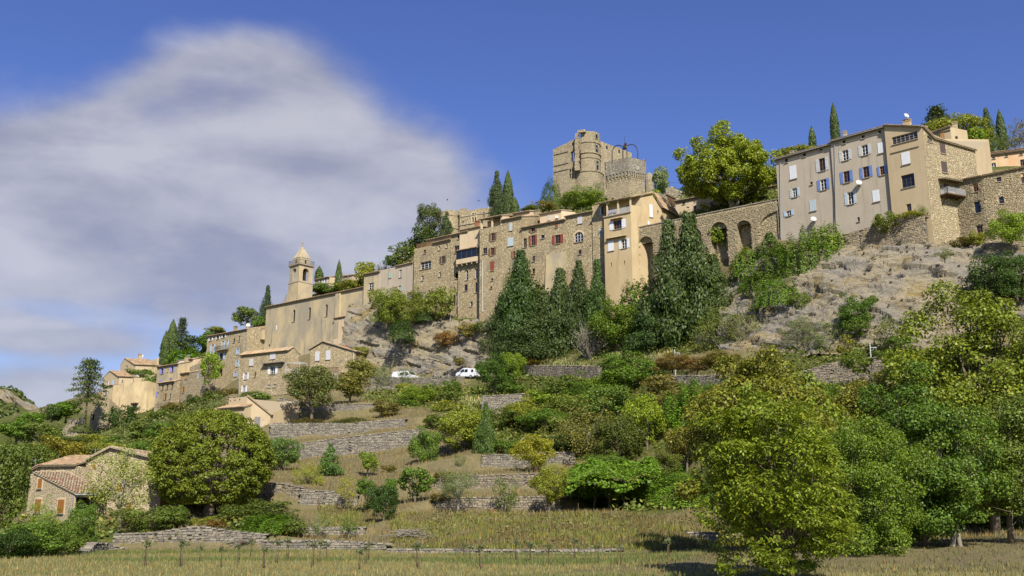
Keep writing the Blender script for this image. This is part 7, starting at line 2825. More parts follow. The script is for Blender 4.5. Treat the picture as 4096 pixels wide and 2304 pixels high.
# ------------------------------------------------------------------ named plants, from the skyline down
V = plant
V('cypress', 3345, 590, 180, 34, 186, 'cyp', 'tall thin cypress rising behind the roof of the tall grey house')
V('cypress', 3252, 600, 94, 27, 186, 'cyp', 'short thin cypress left of the tall one behind the grey roof')
V('shrub', 3185, 640, 62, 140, 176, 'ylw', 'yellow-green bush showing over the left end of the grey roof')
V('fir', 3755, 560, 140, 140, 214, (.07, .085, .055), 'flat-topped cedar behind the house with a dish on its chimney', 'cedar')
V('tree', 3850, 640, 195, 250, 200, 'ylw', 'round yellow-green plane tree behind the corner house')
V('tree', 3905, 640, 140, 130, 196, 'fresh', 'lower bright green tree right of the round plane tree')
V('juniper', 3962, 610, 180, 72, 206, 'jun', 'broad dark conifer beside a slim cypress at upper right')
V('cypress', 4015, 610, 172, 38, 206, 'cyp', 'slim dark cypress beside the broad conifer at upper right')
V('olive', 3960, 620, 70, 90, 194, 'sage', 'grey-green olive below the conifer pair')
V('olive', 4040, 600, 60, 90, 196, 'sage', 'grey-green olive at the foot of the slim cypress')
V('sparse', 4088, 610, 140, 80, 190, 'brown', 'reddish half-bare tree at the right frame edge')
V('tree', 2645, 800, 145, 74, 250, 'olive', 'airy grey-green tree right of the clock tower')
V('shrub', 2655, 800, 80, 80, 240, 'dark', 'dark green bush under the airy tree right of the clock tower')
V('shrub', 2710, 790, 40, 90, 236, 'green', 'low bush at the ruined grey wall')
V('tree', 2618, 880, 130, 78, 214, 'ylw', 'yellow-green bush between clock tower and ochre house gable')
V('shrub', 2690, 890, 60, 50, 206, 'ylw', 'small yellow bush at the barn wall')
V('tree', 2322, 865, 115, 165, 226, 'fresh', 'bright green fig bush in front of the round tower')
V('olive', 2394, 815, 92, 62, 240, 'sage', 'grey olive leaning against the clock tower')
V('ivy', 2205, 850, 140, 74, 250, (.06, .085, .014), 'pillar of ivy on the left corner of the castle', hi=True)
V('olive', 2262, 855, 78, 100, 236, 'sage', 'pale grey-green bush left of the fig bush')
V('shrub', 2175, 868, 75, 110, 232, 'brown', 'brownish scrub at the foot of the ivy pillar')
V('bare', 2125, 866, 80, 80, 236, 'brown', 'bare reddish twiggy shrub on the skyline')
V('shrub', 2120, 868, 45, 120, 230, 'mid', 'low green scrub on the skyline right of the conifers')
V('juniper', 1987, 885, 200, 74, 236, 'jun', 'broad dark conifer on the skyline above the row')
V('cypress', 2032, 885, 200, 44, 236, 'cyp', 'pointed cypress touching the broad conifer on the skyline')
V('cypress', 2060, 880, 88, 34, 234, 'cyp', 'short cypress right of the pointed one on the skyline')
V('tree', 1716, 985, 178, 120, 250, (.06, .07, .03), 'pine with two bare stems left of the manor', 'pine_tree')
V('juniper', 1785, 955, 106, 52, 233, 'jun', 'small conifer in front of the rounded manor tower')
V('tree', 1690, 1060, 150, 150, 243, 'jun', 'dark pine below the two-stemmed pine', 'pine_tree')
V('tree', 1625, 1085, 120, 140, 244, 'mid', 'green oak left of the row end on the slope')
V('shrub', 1580, 1075, 70, 90, 244, 'green', 'bush at the left foot of the slope oak')
V('tree', 1456, 1175, 128, 100, 246, 'ylw', 'yellow-green plane tree above the ochre house')
V('bare', 1532, 1110, 78, 90, 247, 'bare', 'bare grey twiggy tree right of the yellow-green plane')
V('bare', 1388, 1160, 80, 80, 250, 'bare', 'bare grey twiggy tree left of the yellow-green plane')
V('cypress', 1352, 1170, 124, 26, 252, 'cyp', 'thin cypress above the church roof')
V('cypress', 1275, 1130, 62, 32, 268, 'cyp', 'squat cypress behind the pale hill house')
V('shrub', 1395, 1175, 65, 110, 247, 'ylw', 'yellowish scrub right of the thin cypress')
V('shrub', 1320, 1178, 50, 90, 249, 'green', 'green scrub left of the thin cypress')
V('tree', 1270, 1185, 52, 100, 250, 'green', 'feathery green trees beside the bell tower')
V('juniper', 1062, 1330, 180, 62, 250, (.03, .046, .022), 'dark spruce left of the church', 'spruce')
V('tree', 985, 1320, 90, 110, 262, 'mid', 'olive-green tree left of the spruce')
V('shrub', 1030, 1330, 80, 60, 248, 'green', 'bush at the foot of the spruce')
V('cypress', 680, 1465, 175, 48, 276, 'cyp', 'tall cypress left of the fir above the lilac-shuttered house')
V('cypress', 655, 1465, 130, 36, 274, 'cyp', 'shorter cypress in the pair left of the fir')
V('fir', 718, 1460, 184, 80, 280, (.032, .046, .028), 'dark fir beside the cypress pair')
V('tree', 775, 1450, 110, 110, 280, 'jun', 'dark oak right of the fir')
V('tree', 830, 1420, 90, 90, 280, 'green', 'green tree between the dark oak and the stone house')
V('tree', 862, 1350, 45, 90, 284, 'ylw', 'yellowish tree tops over the stone house roof')
V('ivy', 745, 1465, 68, 150, 268, 'ivy', 'bright ivy bank behind the village roofs')
V('ivy', 600, 1640, 160, 90, 262, 'green', 'tall dark ivy hedge between beige block and lilac-shuttered house')
V('shrub', 560, 1510, 40, 90, 268, 'green', 'hedge under the brown tiled roof')
V('tree', 838, 1560, 145, 84, 238, 'fresh', 'bright green creeper tree on the half-ruined house')
V('shrub', 475, 1735, 130, 108, 244, 'dark', 'dark glossy bush by the ruin with a brown door')
V('shrub', 535, 1650, 30, 40, 250, 'dark', 'small plant under the tile-hooded window')
V('shrub', 765, 1625, 50, 60, 232, 'dark', 'dark bush below the ochre-shuttered house')
V('shrub', 640, 1690, 60, 130, 226, 'mid', 'brown-green scrub on the bank under the lilac shutters')
V('shrub', 705, 1660, 55, 120, 230, 'brown', 'dry scrub on the bank below the ochre shutters')
V('shrub', 850, 1620, 60, 110, 222, 'mid', 'scrub on the bank right of the creeper tree')
V('shrub', 910, 1590, 45, 80, 222, 'brown', 'dry grass and scrub left of the honey stone house')
V('ivy', 1020, 1600, 35, 110, 205, 'ivy', 'ivy spilling below the honey stone house')
V('pine', 340, 1690, 240, 165, 241, (.07, .085, .028), 'spreading black pine at the left end of the village')
V('tree', 262, 1690, 80, 120, 250, 'ivy', 'leafy creeper-clad bank left of the black pine')
V('tree', 205, 1710, 90, 90, 246, 'dark', 'dark oak left of the black pine')
V('tree', 120, 1740, 90, 100, 240, 'ivy', 'bright green tree at the foot of the far hill')
V('ivy', 325, 1730, 34, 70, 240, 'sage', 'grey-green cushion on the rock under the black pine')
V('tree', 60, 1790, 110, 140, 225, 'green', 'green oak at the left edge below the far hill')
V('tree', 160, 1800, 100, 140, 210, 'mid', 'olive-green tree on the left slope')
V('olive', 70, 1850, 60, 90, 200, 'olive', 'grey olive on the left slope')
V('tree', 250, 1825, 80, 160, 200, 'mid', 'brownish green tree left of the ruin foot')
V('tree', 370, 1805, 62, 140, 206, 'ylw', 'yellowish tree below the ruin')
V('tree', 480, 1825, 75, 150, 196, 'green', 'green tree below the dark glossy bush')
V('tree', 570, 1790, 110, 140, 190, 'mid', 'tall scrub right of the dark glossy bush')
V('tree', 660, 1790, 100, 140, 180, 'green', 'scrub left of the beige house')
V('shrub', 760, 1700, 60, 140, 196, 'mid', 'scrub above the lime tree crown')
V('tree', 210, 1930, 170, 240, 150, 'lime', 'broad olive-green tree behind the farmhouse ridge')
V('tree', 90, 1960, 190, 210, 130, 'mid', 'dull green tree left of the farmhouse ridge')
V('tree', 420, 1900, 130, 200, 155, 'ylw', 'yellowish tree behind the farmhouse roof')
V('tree', 560, 1890, 120, 170, 150, 'green', 'green tree behind the farmhouse gable')
V('tree', -30, 2235, 470, 250, 74, 'mid', 'large dull green tree at the left frame edge')
V('shrub', 130, 2245, 165, 290, 67, 'green', 'leafy bush in front of the farmhouse at the meadow')
V('shrub', 20, 2250, 140, 220, 64, 'dark', 'dark bush at the lower left corner')
V('shrub', 255, 2235, 120, 150, 71, 'mid', 'low bush left of the tall hedge bush')
V('shrub', 322, 2190, 188, 125, 83, 'green', 'tall green bush against the farmhouse porch')
V('shrub', 225, 2170, 70, 80, 84, 'brown', 'rusty brown shrub beside the farmhouse corner')
V('sparse', 160, 2160, 170, 120, 82, 'fresh', 'spindly young tree before the farmhouse shutters')
V('sparse', 478, 2105, 330, 270, 94, (.17, .175, .06), 'airy pale green almond tree before the farmhouse gable', 'almond_tree')
V('shrub', 600, 2150, 135, 280, 88, 'mid', 'wide rounded hedge left of the lime tree trunk')
V('shrub', 700, 2130, 110, 120, 89, 'green', 'right end of the rounded hedge at the lime tree')
V('shrub', 1035, 2125, 130, 310, 90.5, 'mid', 'broad brown-green shrub right of the lime tree')
V('ivy', 1070, 2135, 80, 200, 88.5, 'ivy', 'bright green creeper at the foot of the broad shrub')
V('shrub', 870, 2120, 45, 90, 88, 'rust', 'low rusty shrub on top of the grey wall')
V('shrub', 790, 2110, 40, 60, 89, 'ylw', 'yellow ferny clump left of the rusty shrub')
V('shrub', 845, 2095, 34, 60, 91, 'ylw', 'yellow ferny clump under the lime tree')
V('shrub', 1180, 2150, 75, 110, 87.5, 'mid', 'dull green bush on the low wall')
V('olive', 1275, 2150, 82, 75, 87.5, 'olive', 'pale feathery bush above the low flat-topped wall')
V('sparse', 1395, 2150, 88, 70, 87.5, 'green', 'thin young fruit tree on the low wall')
V('tree', 1122, 1912, 165, 145, 118, (.08, .115, .04), 'rounded blue-green tree right of the lime tree')
V('sparse', 1228, 1972, 130, 130, 110, 'ylw', 'yellowing bush on top of the curved terrace wall', hi=True)
V('juniper', 1320, 1900, 112, 80, None, (.06, .095, .03), 'small green pine on the dry slope', 'young_pine')
V('tree', 1470, 1908, 96, 74, None, 'fresh', 'small round bright green tree on the dry slope')
V('shrub', 1560, 1890, 34, 60, None, 'brown', 'dry shrub on the bare slope')
V('tree', 1700, 1900, 180, 130, 124, (.085, .125, .025), 'tall soft green poplar-like tree on the terraces')
V('tree', 1660, 2012, 130, 140, 101, 'green', 'green tree with bare stem in front of the poplar-like tree')
V('sparse', 1384, 2025, 112, 74, 103, 'yellow', 'slender yellow sapling in front of the grey terrace wall')
V('tree', 1460, 2010, 95, 80, 101, 'green', 'open green fruit tree behind the dark round tree')
V('tree', 1532, 2118, 178, 140, 92.5, 'dark', 'dark round fig tree above the meadow bank')
V('tree', 1560, 1990, 70, 60, 104, 'green', 'small tree tops behind the dark round fig')
V('olive', 1832, 2040, 175, 160, 97, 'olive', 'silvery olive tree on the terraces')
V('sparse', 2022, 2045, 140, 105, 98, 'mid', 'thin young tree in front of the pale terrace wall')
V('tree', 2195, 2065, 190, 150, 96, 'ylw', 'pale yellow-green walnut sapling on the grass terrace')
V('tree', 2135, 1900, 150, 180, 114, 'yellow', 'yellow-leaved fruit tree with dark crooked stem')
V('tree', 1850, 1850, 215, 230, 126, (.14, .15, .024), 'large yellow-green tree above the brownish terrace wall')
V('juniper', 1942, 1860, 225, 90, 121, (.05, .075, .02), 'dark pointed tree right of the large yellow-green tree')
V('olive', 1835, 1880, 60, 60, 114, 'olive', 'small silvery bush at the foot of the large yellow-green tree')
V('tree', 1245, 1690, 240, 200, 150, (.085, .09, .036), 'grey-green evergreen oak below the gabled honey stone house')
V('tree', 1400, 1625, 130, 150, 158, (.125, .11, .03), 'yellow-brown oak right of the evergreen oak')
V('tree', 1440, 1560, 130, 130, 185, (.12, .11, .032), 'yellow-brown tree left of the silver van')
V('olive', 1520, 1560, 98, 96, 186, 'olive', 'grey-green olive left of the silver van')
V('olive', 1622, 1558, 84, 62, 183, 'olive', 'slender olive in front of the silver van')
V('shrub', 1612, 1570, 44, 56, 180, 'ylw', 'bright yellow-green bush under the silver van')
V('shrub', 1535, 1668, 75, 115, None, 'brown', 'brownish bush on the dry terrace')
V('shrub', 1670, 1640, 105, 170, 158, 'fresh', 'yellow-green shrub spreading below the white van')
V('shrub', 1760, 1620, 95, 140, 160, 'mid', 'olive shrub under the parapet between the vans')
V('shrub', 1620, 1650, 60, 120, 156, 'green', 'low green shrub at the edge of the dry grass')
V('shrub', 1820, 1580, 70, 80, 170, 'green', 'leafy shrub directly below the white van')
V('tree', 1975, 1595, 170, 160, 166, (.055, .095, .018), 'dark green tree right of the white van')
V('tree', 2040, 1560, 160, 130, 168, 'fresh', 'yellow-green tree right of the dark one by the white van')
V('shrub', 2060, 1590, 70, 100, 160, 'green', 'green bush at the foot of the tree by the white van')
V('ivy', 1640, 1690, 26, 160, 149, 'ylw', 'strip of green creeper along the terrace edge')
V('ivy', 1430, 1704, 30, 180, 147, 'mid', 'creeper hanging over the upper grey terrace wall')
V('ivy', 1230, 1700, 26, 120, 146, 'brown', 'dry plants on the upper terrace wall crest')
V('shrub', 1545, 1310, 190, 150, 203, (.12, .14, .022), 'large yellow-green bush on the rock below the green-shuttered house')
V('shrub', 1640, 1300, 160, 140, 201, (.11, .12, .024), 'olive-green bush right of the large bush on the rock')
V('shrub', 1690, 1230, 70, 80, 205, 'green', 'small bush under the row end')
V('shrub', 1765, 1275, 150, 110, 199, (.12, .13, .028), 'upright yellow-green bush below the stone house with dark shutters')
V('ivy', 1605, 1365, 90, 95, 197, 'dark', 'dark creeper hanging down the rock face')
V('ivy', 1700, 1290, 60, 70, 200, 'dark', 'dark creeper between the two bushes on the rock')
V('shrub', 1785, 1385, 70, 90, 194, 'rust', 'rust-brown bush on the rock ledge by the drainpipe')
V('shrub', 1865, 1350, 70, 80, 192, (.14, .11, .03), 'yellow-brown bush on the rock ledge under the veranda')
V('shrub', 1935, 1340, 60, 90, 190, 'mid', 'olive scrub between rock ledge and dark junipers')
V('shrub', 1440, 1420, 40, 60, 205, 'ylw', 'small yellow tuft on the rock right of the gabled stone house')
V('shrub', 1840, 1465, 40, 50, 188, 'brown', 'dry tuft low on the rock above the white van')
# central dark conifers under the row
V('juniper', 2085, 1440, 420, 210, 186, (.03, .052, .014), 'ivy-clad conifer column against the row houses')
V('ivy', 2065, 1300, 240, 110, 188, (.05, .085, .014), 'ivy climbing the stone wall beside the conifer column')
V('juniper', 2010, 1425, 230, 150, 188, 'jun', 'dark juniper at the left foot of the conifer column')
V('juniper', 2170, 1440, 260, 190, 184, 'jun', 'dark juniper right of the conifer column')
V('ivy', 2160, 1260, 120, 120, 187, (.055, .075, .016), 'ivy hump on the wall below the plaster buttress')
V('juniper', 2245, 1440, 350, 170, 182, 'jun', 'pointed dark juniper below the round-headed window')
V('juniper', 2320, 1440, 380, 150, 180, 'jun', 'taller dark juniper left of the ochre house')
V('juniper', 2395, 1430, 375, 120, 176, (.034, .058, .015), 'ivy-wrapped conifer at the left corner of the ochre house')
V('juniper', 2120, 1450, 190, 230, 182, 'jun', 'low dark juniper in front of the conifer group')
V('bare', 2360, 1440, 180, 160, 170, 'bare', 'large bare grey bush in front of the dark junipers', hi=True)
V('tree', 2470, 1420, 210, 220, 168, (.095, .13, .022), 'soft green tree at the foot of the ochre house')
V('ivy', 2560, 1270, 150, 150, 170, (.065, .105, .015), 'ivy mass between ochre house and first arch')
V('shrub', 2620, 1320, 140, 160, 168, 'dark', 'dark bush under the ivy by the first arch')
V('juniper', 2690, 1400, 500, 230, 160, 'jun', 'tall juniper with thin tip in front of the second arch')
V('juniper', 2778, 1400, 530, 250, 158, (.042, .06, .018), 'tallest juniper in front of the third arch')
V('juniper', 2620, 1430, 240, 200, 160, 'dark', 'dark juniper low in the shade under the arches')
V('juniper', 2865, 1330, 300, 190, 157, (.05, .065, .024), 'loose grey-green juniper right of the tallest one')
V('tree', 2870, 1010, 120, 70, 167, 'fresh', 'bright green bush filling the fourth arch')
V('shrub', 2990, 1050, 70, 60, 164, 'ylw', 'yellow reeds at the foot of the fifth arch')
V('sparse', 2880, 1430, 210, 210, 146, (.11, .12, .04), 'thin olive-green tree below the junipers', hi=True)
V('sparse', 2985, 1430, 210, 190, 143, (.11, .115, .04), 'thin olive-green tree beside the cliff foot', hi=True)
V('bare', 2820, 1390, 80, 100, 148, 'bare', 'bare grey bush above the left street lamp')
# cliff plants on the right
V('ivy', 2990, 1120, 130, 120, 157, 'ivy', 'green bush right of the last arch')
V('ivy', 3000, 1180, 80, 90, 153, 'ivy', 'lower green cushion under the last arch bush')
V('juniper', 3085, 1045, 115, 100, 155, (.06, .085, .018), 'upright dark bush below the downpipe of the grey house')
V('ivy', 3235, 1130, 215, 225, 147, (.07, .11, .014), 'big ivy mass hanging under the grey house')
V('ivy', 3310, 1020, 125, 140, 149, (.10, .14, .016), 'yellow-topped ivy against the grey house wall')
V('ivy', 3120, 1150, 170, 170, 151, (.06, .09, .014), 'deep green ivy bank between the last arch bush and the big ivy mass', hi=True)
V('ivy', 3050, 1190, 120, 130, 150, (.055, .08, .014), 'shaded ivy under the upright dark bush')
V('ivy', 3180, 1180, 90, 110, 146, (.065, .11, .014), 'lower tongue of the big ivy mass')
V('ivy', 3110, 1240, 130, 170, 143, 'ivy', 'rounded bright green bush on the left of the cliff')
V('shrub', 3200, 1260, 110, 90, 139, 'mid', 'olive-green bush joined to the rounded bright bush')
V('shrub', 3420, 1320, 160, 150, 129, (.06, .095, .018), 'green bush clinging to the middle of the cliff')
V('shrub', 3480, 1235, 60, 70, 131, 'green', 'small side bush right of the cliff bush')
V('shrub', 3430, 1345, 80, 90, 127, (.065, .095, .02), 'trailing lower part bush on the cliff')
V('olive', 3210, 1420, 160, 190, 134, (.115, .125, .075), 'grey olive at the foot of the cliff, left one')
V('olive', 3305, 1430, 140, 130, 130, (.115, .125, .075), 'grey olive at the foot of the cliff, right one')
V('bare', 3240, 1380, 110, 120, 134, 'bare', 'tangle of bare grey twigs among the olives')
V('sparse', 3385, 1425, 90, 90, 127, 'yellow', 'yellow scrub right of the cliff-foot olives')
V('sparse', 3560, 1400, 130, 140, 122, (.11, .115, .035), 'thin olive scrub at the cliff foot near the right lamp')
V('shrub', 3600, 1400, 70, 90, 120, 'green', 'green bush right of the thin scrub at the cliff foot')
V('shrub', 3430, 1495, 110, 120, 117.5, (.085, .105, .02), 'round green broom bush beside the right street lamp')
V('shrub', 3570, 1460, 75, 120, 116.5, (.085, .11, .02), 'green broom bush right of the right street lamp')
V('shrub', 3660, 1470, 70, 80, 113, 'mid', 'bush half hidden by the plane leaves')
V('shrub', 3550, 930, 95, 100, 143, (.10, .115, .025), 'leafy bush on the bastion of the corner house')
V('sparse', 3690, 900, 80, 60, 141.5, 'mid', 'small shrub at the corner house door')
V('shrub', 3625, 880, 34, 110, 142, 'ylw', 'strip of green plants along the bastion top')
V('bare', 3450, 1000, 40, 60, 142, 'brown', 'dry weed on the bastion, left')
V('bare', 3600, 975, 40, 70, 140, 'brown', 'dry weed on the bastion, middle')
V('bare', 3480, 1080, 40, 50, 136, 'brown', 'dry tuft on the upper cliff')
V('bare', 3625, 1080, 46, 60, 132, 'brown', 'dry tuft on the cliff right of the upper one')
V('olive', 3780, 1050, 60, 60, 130, 'sage', 'small grey-green bush by the dead roots on the cliff')
V('shrub', 3850, 990, 45, 110, 137, 'brown', 'dry brown scrub below the corner house')
V('shrub', 4000, 1240, 270, 250, 124, (.045, .07, .022), 'big dark evergreen bush right of the cliff')
V('shrub', 4070, 1200, 220, 180, 121, (.05, .08, .022), 'dark evergreen bush at the right frame edge')
V('tree', 4050, 1010, 170, 170, 130, 'fresh', 'airy green tree before the stone house at the right edge')
V('shrub', 3905, 985, 70, 70, 135, 'ylw', 'low broom below the stone house windows')
# scrub on the green slope
V('shrub', 2510, 1590, 195, 286, 146, 'green', 'large green fig bush left of the left street lamp')
V('shrub', 2440, 1620, 149, 176, 146, 'fresh', 'lighter green bush on the left of the large fig')
V('shrub', 2260, 1620, 138, 220, 150, 'mid', 'olive scrub below the tall retaining wall')
V('shrub', 2180, 1640, 92, 132, 150, 'fresh', 'yellow-green scrub at the left of the green slope')
V('tree', 2420, 1740, 195, 253, 134, (.085, .12, .03), 'soft green bush in the middle of the green slope')
V('tree', 2270, 1720, 149, 220, 140, (.11, .125, .03), 'light scrub tree left in the green slope')
V('tree', 2180, 1760, 126, 198, 134, 'green', 'dense green scrub above the square-cornered wall')
V('tree', 2090, 1740, 138, 165, 138, 'ylw', 'yellowish scrub right of the dark pointed tree')
V('sparse', 2340, 1880, 276, 297, 120, (.12, .105, .035), 'brownish half-bare tree on the green slope', hi=True)
V('tree', 2590, 1850, 276, 165, 118, (.14, .165, .016), 'luminous yellow-green tree on the green slope')
V('tree', 2480, 1890, 218, 209, 114, (.075, .085, .022), 'dull green tree left of the luminous one')
V('ivy', 2800, 1700, 170, 270, 120, (.09, .145, .02), 'smooth ivy-covered mound below the left street lamp')
V('ivy', 2745, 1740, 130, 120, 118, 'ivy', 'left shoulder of the smooth ivy mound')
V('ivy', 2950, 1600, 95, 160, 121, (.10, .14, .018), 'yellow-green ivy mound between lamp and plane trees')
V('sparse', 2840, 1830, 206, 187, 110, (.085, .11, .03), 'green thicket under the smooth ivy mound', hi=True)
V('tree', 2750, 1900, 195, 165, 108, (.14, .115, .03), 'rusty yellow thicket on the slope')
V('tree', 2660, 1940, 126, 154, 106, (.10, .11, .03), 'olive thicket above the ivy canopy')
V('shrub', 2650, 1580, 92, 143, 134, 'brown', 'brown scrub beside the left street lamp post')
V('shrub', 2580, 1680, 103, 154, 132, 'mid', 'dull scrub above the luminous tree')
V('shrub', 2670, 1640, 92, 132, 128, 'brown', 'brown scrub right of the large fig')
V('shrub', 2690, 1490, 92, 165, 141, (.13, .085, .035), 'red-brown shrub left behind the left street lamp')
V('shrub', 2880, 1480, 86, 165, 134, (.11, .09, .03), 'brown-green shrub right behind the left street lamp')
V('shrub', 2790, 1490, 69, 121, 137, (.13, .08, .04), 'russet shrub between the two brown shrubs')
V('shrub', 3020, 1490, 63, 99, 130, 'ylw', 'yellow-green broom on the bank above the road')
V('ivy', 2720, 2030, 140, 220, 98, (.09, .14, .018), 'right end of the ivy canopy reaching the grass')
V('tree', 2430, 1920, 103, 187, 108, (.10, .14, .03), 'small green tree standing on the ivy canopy')

# ------------------------------------------------------------------ large single trees, built leaf by leaf
def big_tree(name, label, base, cen, semi, n, k, rc, l, w_, color, trunks, mat=None, seed=1, shell=.5, up=.35, nl=26, bark=None, lump=.5, parts=0, drop=None, droop=False, zmin=.3):
    """sizes in metres, relative to base"""
    g = np.random.default_rng(seed)
    color = tuple(x * q for x, q in zip(color, TINT))
    r_ = thing(name, label, 'tree', base)
    q, cc = clump_crown(g, cen, semi, k, n, rc, l, w_, shell, up, zmin, .8, lump)
    if droop:
        # compound leaves: five leaflets hanging from each point
        c0 = q.mean(axis=1)
        out = []
        ax = unit_dirs(g, len(c0))
        ax[:, 2] = -np.abs(ax[:, 2]) * .5 - .25
        ax /= np.linalg.norm(ax, axis=1, keepdims=True)
        sd = np.cross(ax, np.array([0, 0, 1.0]))
        sd /= np.linalg.norm(sd, axis=1, keepdims=True) + 1e-9
        for t, sgn in ((0, 0), (-.35, 1), (-.35, -1), (-.7, 1), (-.7, -1)):
            d = ax * (1.0 if sgn == 0 else .5) + sd * sgn * .85
            d /= np.linalg.norm(d, axis=1, keepdims=True)
            s = c0 + ax * (l * 1.3 * (t + .5))
            e = s + d * l
            nn = np.cross(ax, sd) + g.normal(size=ax.shape) * .35
            b = np.cross(d, nn)
            b /= np.linalg.norm(b, axis=1, keepdims=True) + 1e-9
            md = (s * .45 + e * .55)
            out.append(np.stack([s, md - b * w_ / 2, e + np.array([0, 0, -.02]), md + b * w_ / 2], axis=1))
        q = np.concatenate(out)
    me_mat = mat or LEAF
    if parts:
        d = q.mean(axis=1) + np.array(base)
        near = np.argsort((d ** 2).sum(axis=1) + g.random(len(d)) * 60)[:parts]
        keep = np.ones(len(q), bool)
        keep[near] = False
        for i in near:
            c = q[i].mean(axis=0)
            me = quads_mesh('leaf', (q[i] - c)[None], me_mat)
            o = link('leaf', me, r_, color)
            o.location = c
        q = q[keep]
    o = link('crown', quads_mesh('leaves', q, me_mat), r_, color)
    if drop:
        pass
    for ti, path in enumerate(trunks):
        m = MB()
        pts_ = [Vector(p[:3]) for p in path]
        m.tube(pts_, [p[3] for p in path], 9)
        sel = g.choice(len(cc), min(nl, len(cc)), replace=False)
        for i in sel[ti::len(trunks)]:
            t = Vector(cc[i])
            s = pts_[-1] if g.random() < .5 else pts_[-2].lerp(pts_[-1], float(g.random()))
            mid = s.lerp(t, .45) + Vector((g.normal() * .2, g.normal() * .2, -.1))
            rr = path[-1][3]
            m.tube([s, mid, t], [rr * .6, rr * .38, rr * .1], 5, cap=False)
            for _ in range(2):
                e = t + Vector(tuple(g.normal(size=3) * rc * .7))
                m.tube([mid.lerp(t, .5), e], [rr * .16, rr * .05], 4, cap=False)
        m.build('trunk', bark or BARK, None) if False else None
        me = to_me(m, 'trunk', bark or BARK)
        link('trunk', me, r_)
    return r_


b = pt(832, 2078, 103)
big_tree('lime_tree', 'huge round olive-green lime tree beside the farmhouse', b, (.0, 0, 5.7), (5.9, 5.4, 5.0), 84000, 900, .55, .19, .14, (.110, .124, .018),
         [[(0, 0, -.2, .62), (.1, 0, 1.2, .5), (.0, 0, 2.6, .42)]], seed=11, shell=.88, lump=.07, nl=34, zmin=1.5)
b = pt(2935, 845, 171)
big_tree('plane_tree', 'great yellow-green plane tree behind the arcade parapet', b, (-1.1, 0, 8.0), (8.4, 7.2, 6.4), 60000, 190, 1.35, .31, .25, (.155, .172, .020),
         [[(0, 0, -.5, .62), (-.3, 0, 1.5, .5), (-.8, 0, 3.0, .42)], [(.2, .2, -.4, .5), (.8, 0, 1.8, .4), (1.8, 0, 3.4, .3)]], seed=12, shell=.55, bark=BARK_PALE, lump=.4, nl=40, zmin=1.2)
b = pt(3170, 2318, y_on(2318, 0))
big_tree('walnut_tree', 'yellow-green walnut tree with large drooping leaflets in the right foreground', b, (-.45, 0, 3.5), (2.65, 2.4, 3.7), 7400, 150, .66, .165, .072, (.122, .143, .020),
         [[(0, 0, -.1, .11), (.05, 0, 1.0, .09), (-.1, 0, 2.0, .07)]], seed=13, shell=.55, parts=300, droop=True, lump=.4, nl=50, zmin=.1)
b = pt(3070, 2200, 67)
b.z = H(b.x, b.y)
big_tree('plane_tree', 'tall olive-brown plane tree behind the walnut', b, (-.2, 0, 6.2), (4.5, 4.0, 6.4), 56000, 170, 1.0, .185, .15, (.125, .118, .022),
         [[(0, 0, -.1, .22), (.1, 0, 1.5, .18), (0, 0, 3.0, .14)]], seed=14, shell=.5, lump=.5)
b = pt(3470, 2262, y_on(2262, 0))
big_tree('ash_tree', 'dense bright green tree left of the forked trunk', b, (.1, 0, 3.6), (2.9, 2.6, 3.9), 60000, 170, .66, .105, .075, (.092, .126, .018),
         [[(0, 0, -.1, .12), (.05, 0, 1.0, .1), (0, 0, 2.2, .07)]], seed=15, shell=.5, lump=.5, zmin=.05)
b = pt(3700, 2215, 58)
b.z = H(b.x, b.y)
big_tree('lime_tree', 'dark green tree between the bright tree and forked trunk', b, (0, 0, 4.8), (3.3, 2.9, 5.0), 42000, 140, .75, .145, .115, (.062, .098, .018),
         [[(0, 0, -.1, .18), (.05, 0, 1.5, .15), (0, 0, 3.0, .1)]], seed=16, shell=.5, lump=.5)
b = pt(3830, 2248, y_on(2248, 0))
big_tree('forked_tree', 'green tree on a pale forked trunk at the right', b, (.1, 0, 5.2), (3.3, 2.8, 3.6), 28000, 140, .66, .13, .105, (.080, .115, .020),
         [[(-.28, 0, -.1, .17), (-.18, 0, 1.0, .15), (.05, 0, 2.0, .13), (-.1, 0, 3.4, .1)], [(.32, 0, -.1, .14), (.22, 0, 1.0, .13), (.12, 0, 2.0, .12), (.4, 0, 3.4, .1)]], seed=17, shell=.4, bark=BARK_PALE, lump=.6, nl=44, zmin=2.1)
b = pt(3980, 2110, 78)
b.z = H(b.x, b.y)
big_tree('plane_tree', 'very large yellowing plane tree filling the right edge', b, (-.2, 0, 10.0), (7.4, 6.0, 8.6), 76000, 210, 1.3, .22, .18, (.120, .135, .020),
         [[(0, 0, -.3, .4), (.1, 0, 2.5, .34), (-.2, 0, 5.0, .26)]], seed=18, shell=.5, lump=.45, nl=40, zmin=1.6)
b = pt(3500, 2060, 82)
b.z = H(b.x, b.y)
big_tree('plane_tree', 'rust-tinged tree under the right street lamp', b, (0, 0, 6.2), (4.4, 3.8, 6.0), 40000, 140, 1.0, .18, .15, (.115, .105, .022),
         [[(0, 0, -.3, .25), (.1, 0, 2.0, .2), (0, 0, 4.0, .15)]], seed=19, shell=.5, lump=.5)
b = pt(4050, 2215, 60)
b.z = H(b.x, b.y)
big_tree('lime_tree', 'dull green tree at the lower right frame edge', b, (.6, 0, 4.6), (3.0, 2.5, 4.2), 32000, 120, .75, .135, .105, (.085, .105, .025),
         [[(0, 0, -.1, .2), (.05, 0, 1.5, .16), (.2, 0, 3.0, .12)]], seed=20, shell=.5, lump=.5, zmin=1.6)
V('shrub', 3620, 2190, 130, 190, 63, 'green', 'leafy undergrowth between the trunks at lower right')
V('shrub', 3300, 2210, 130, 170, 58, 'dark', 'dark undergrowth behind the walnut stem')
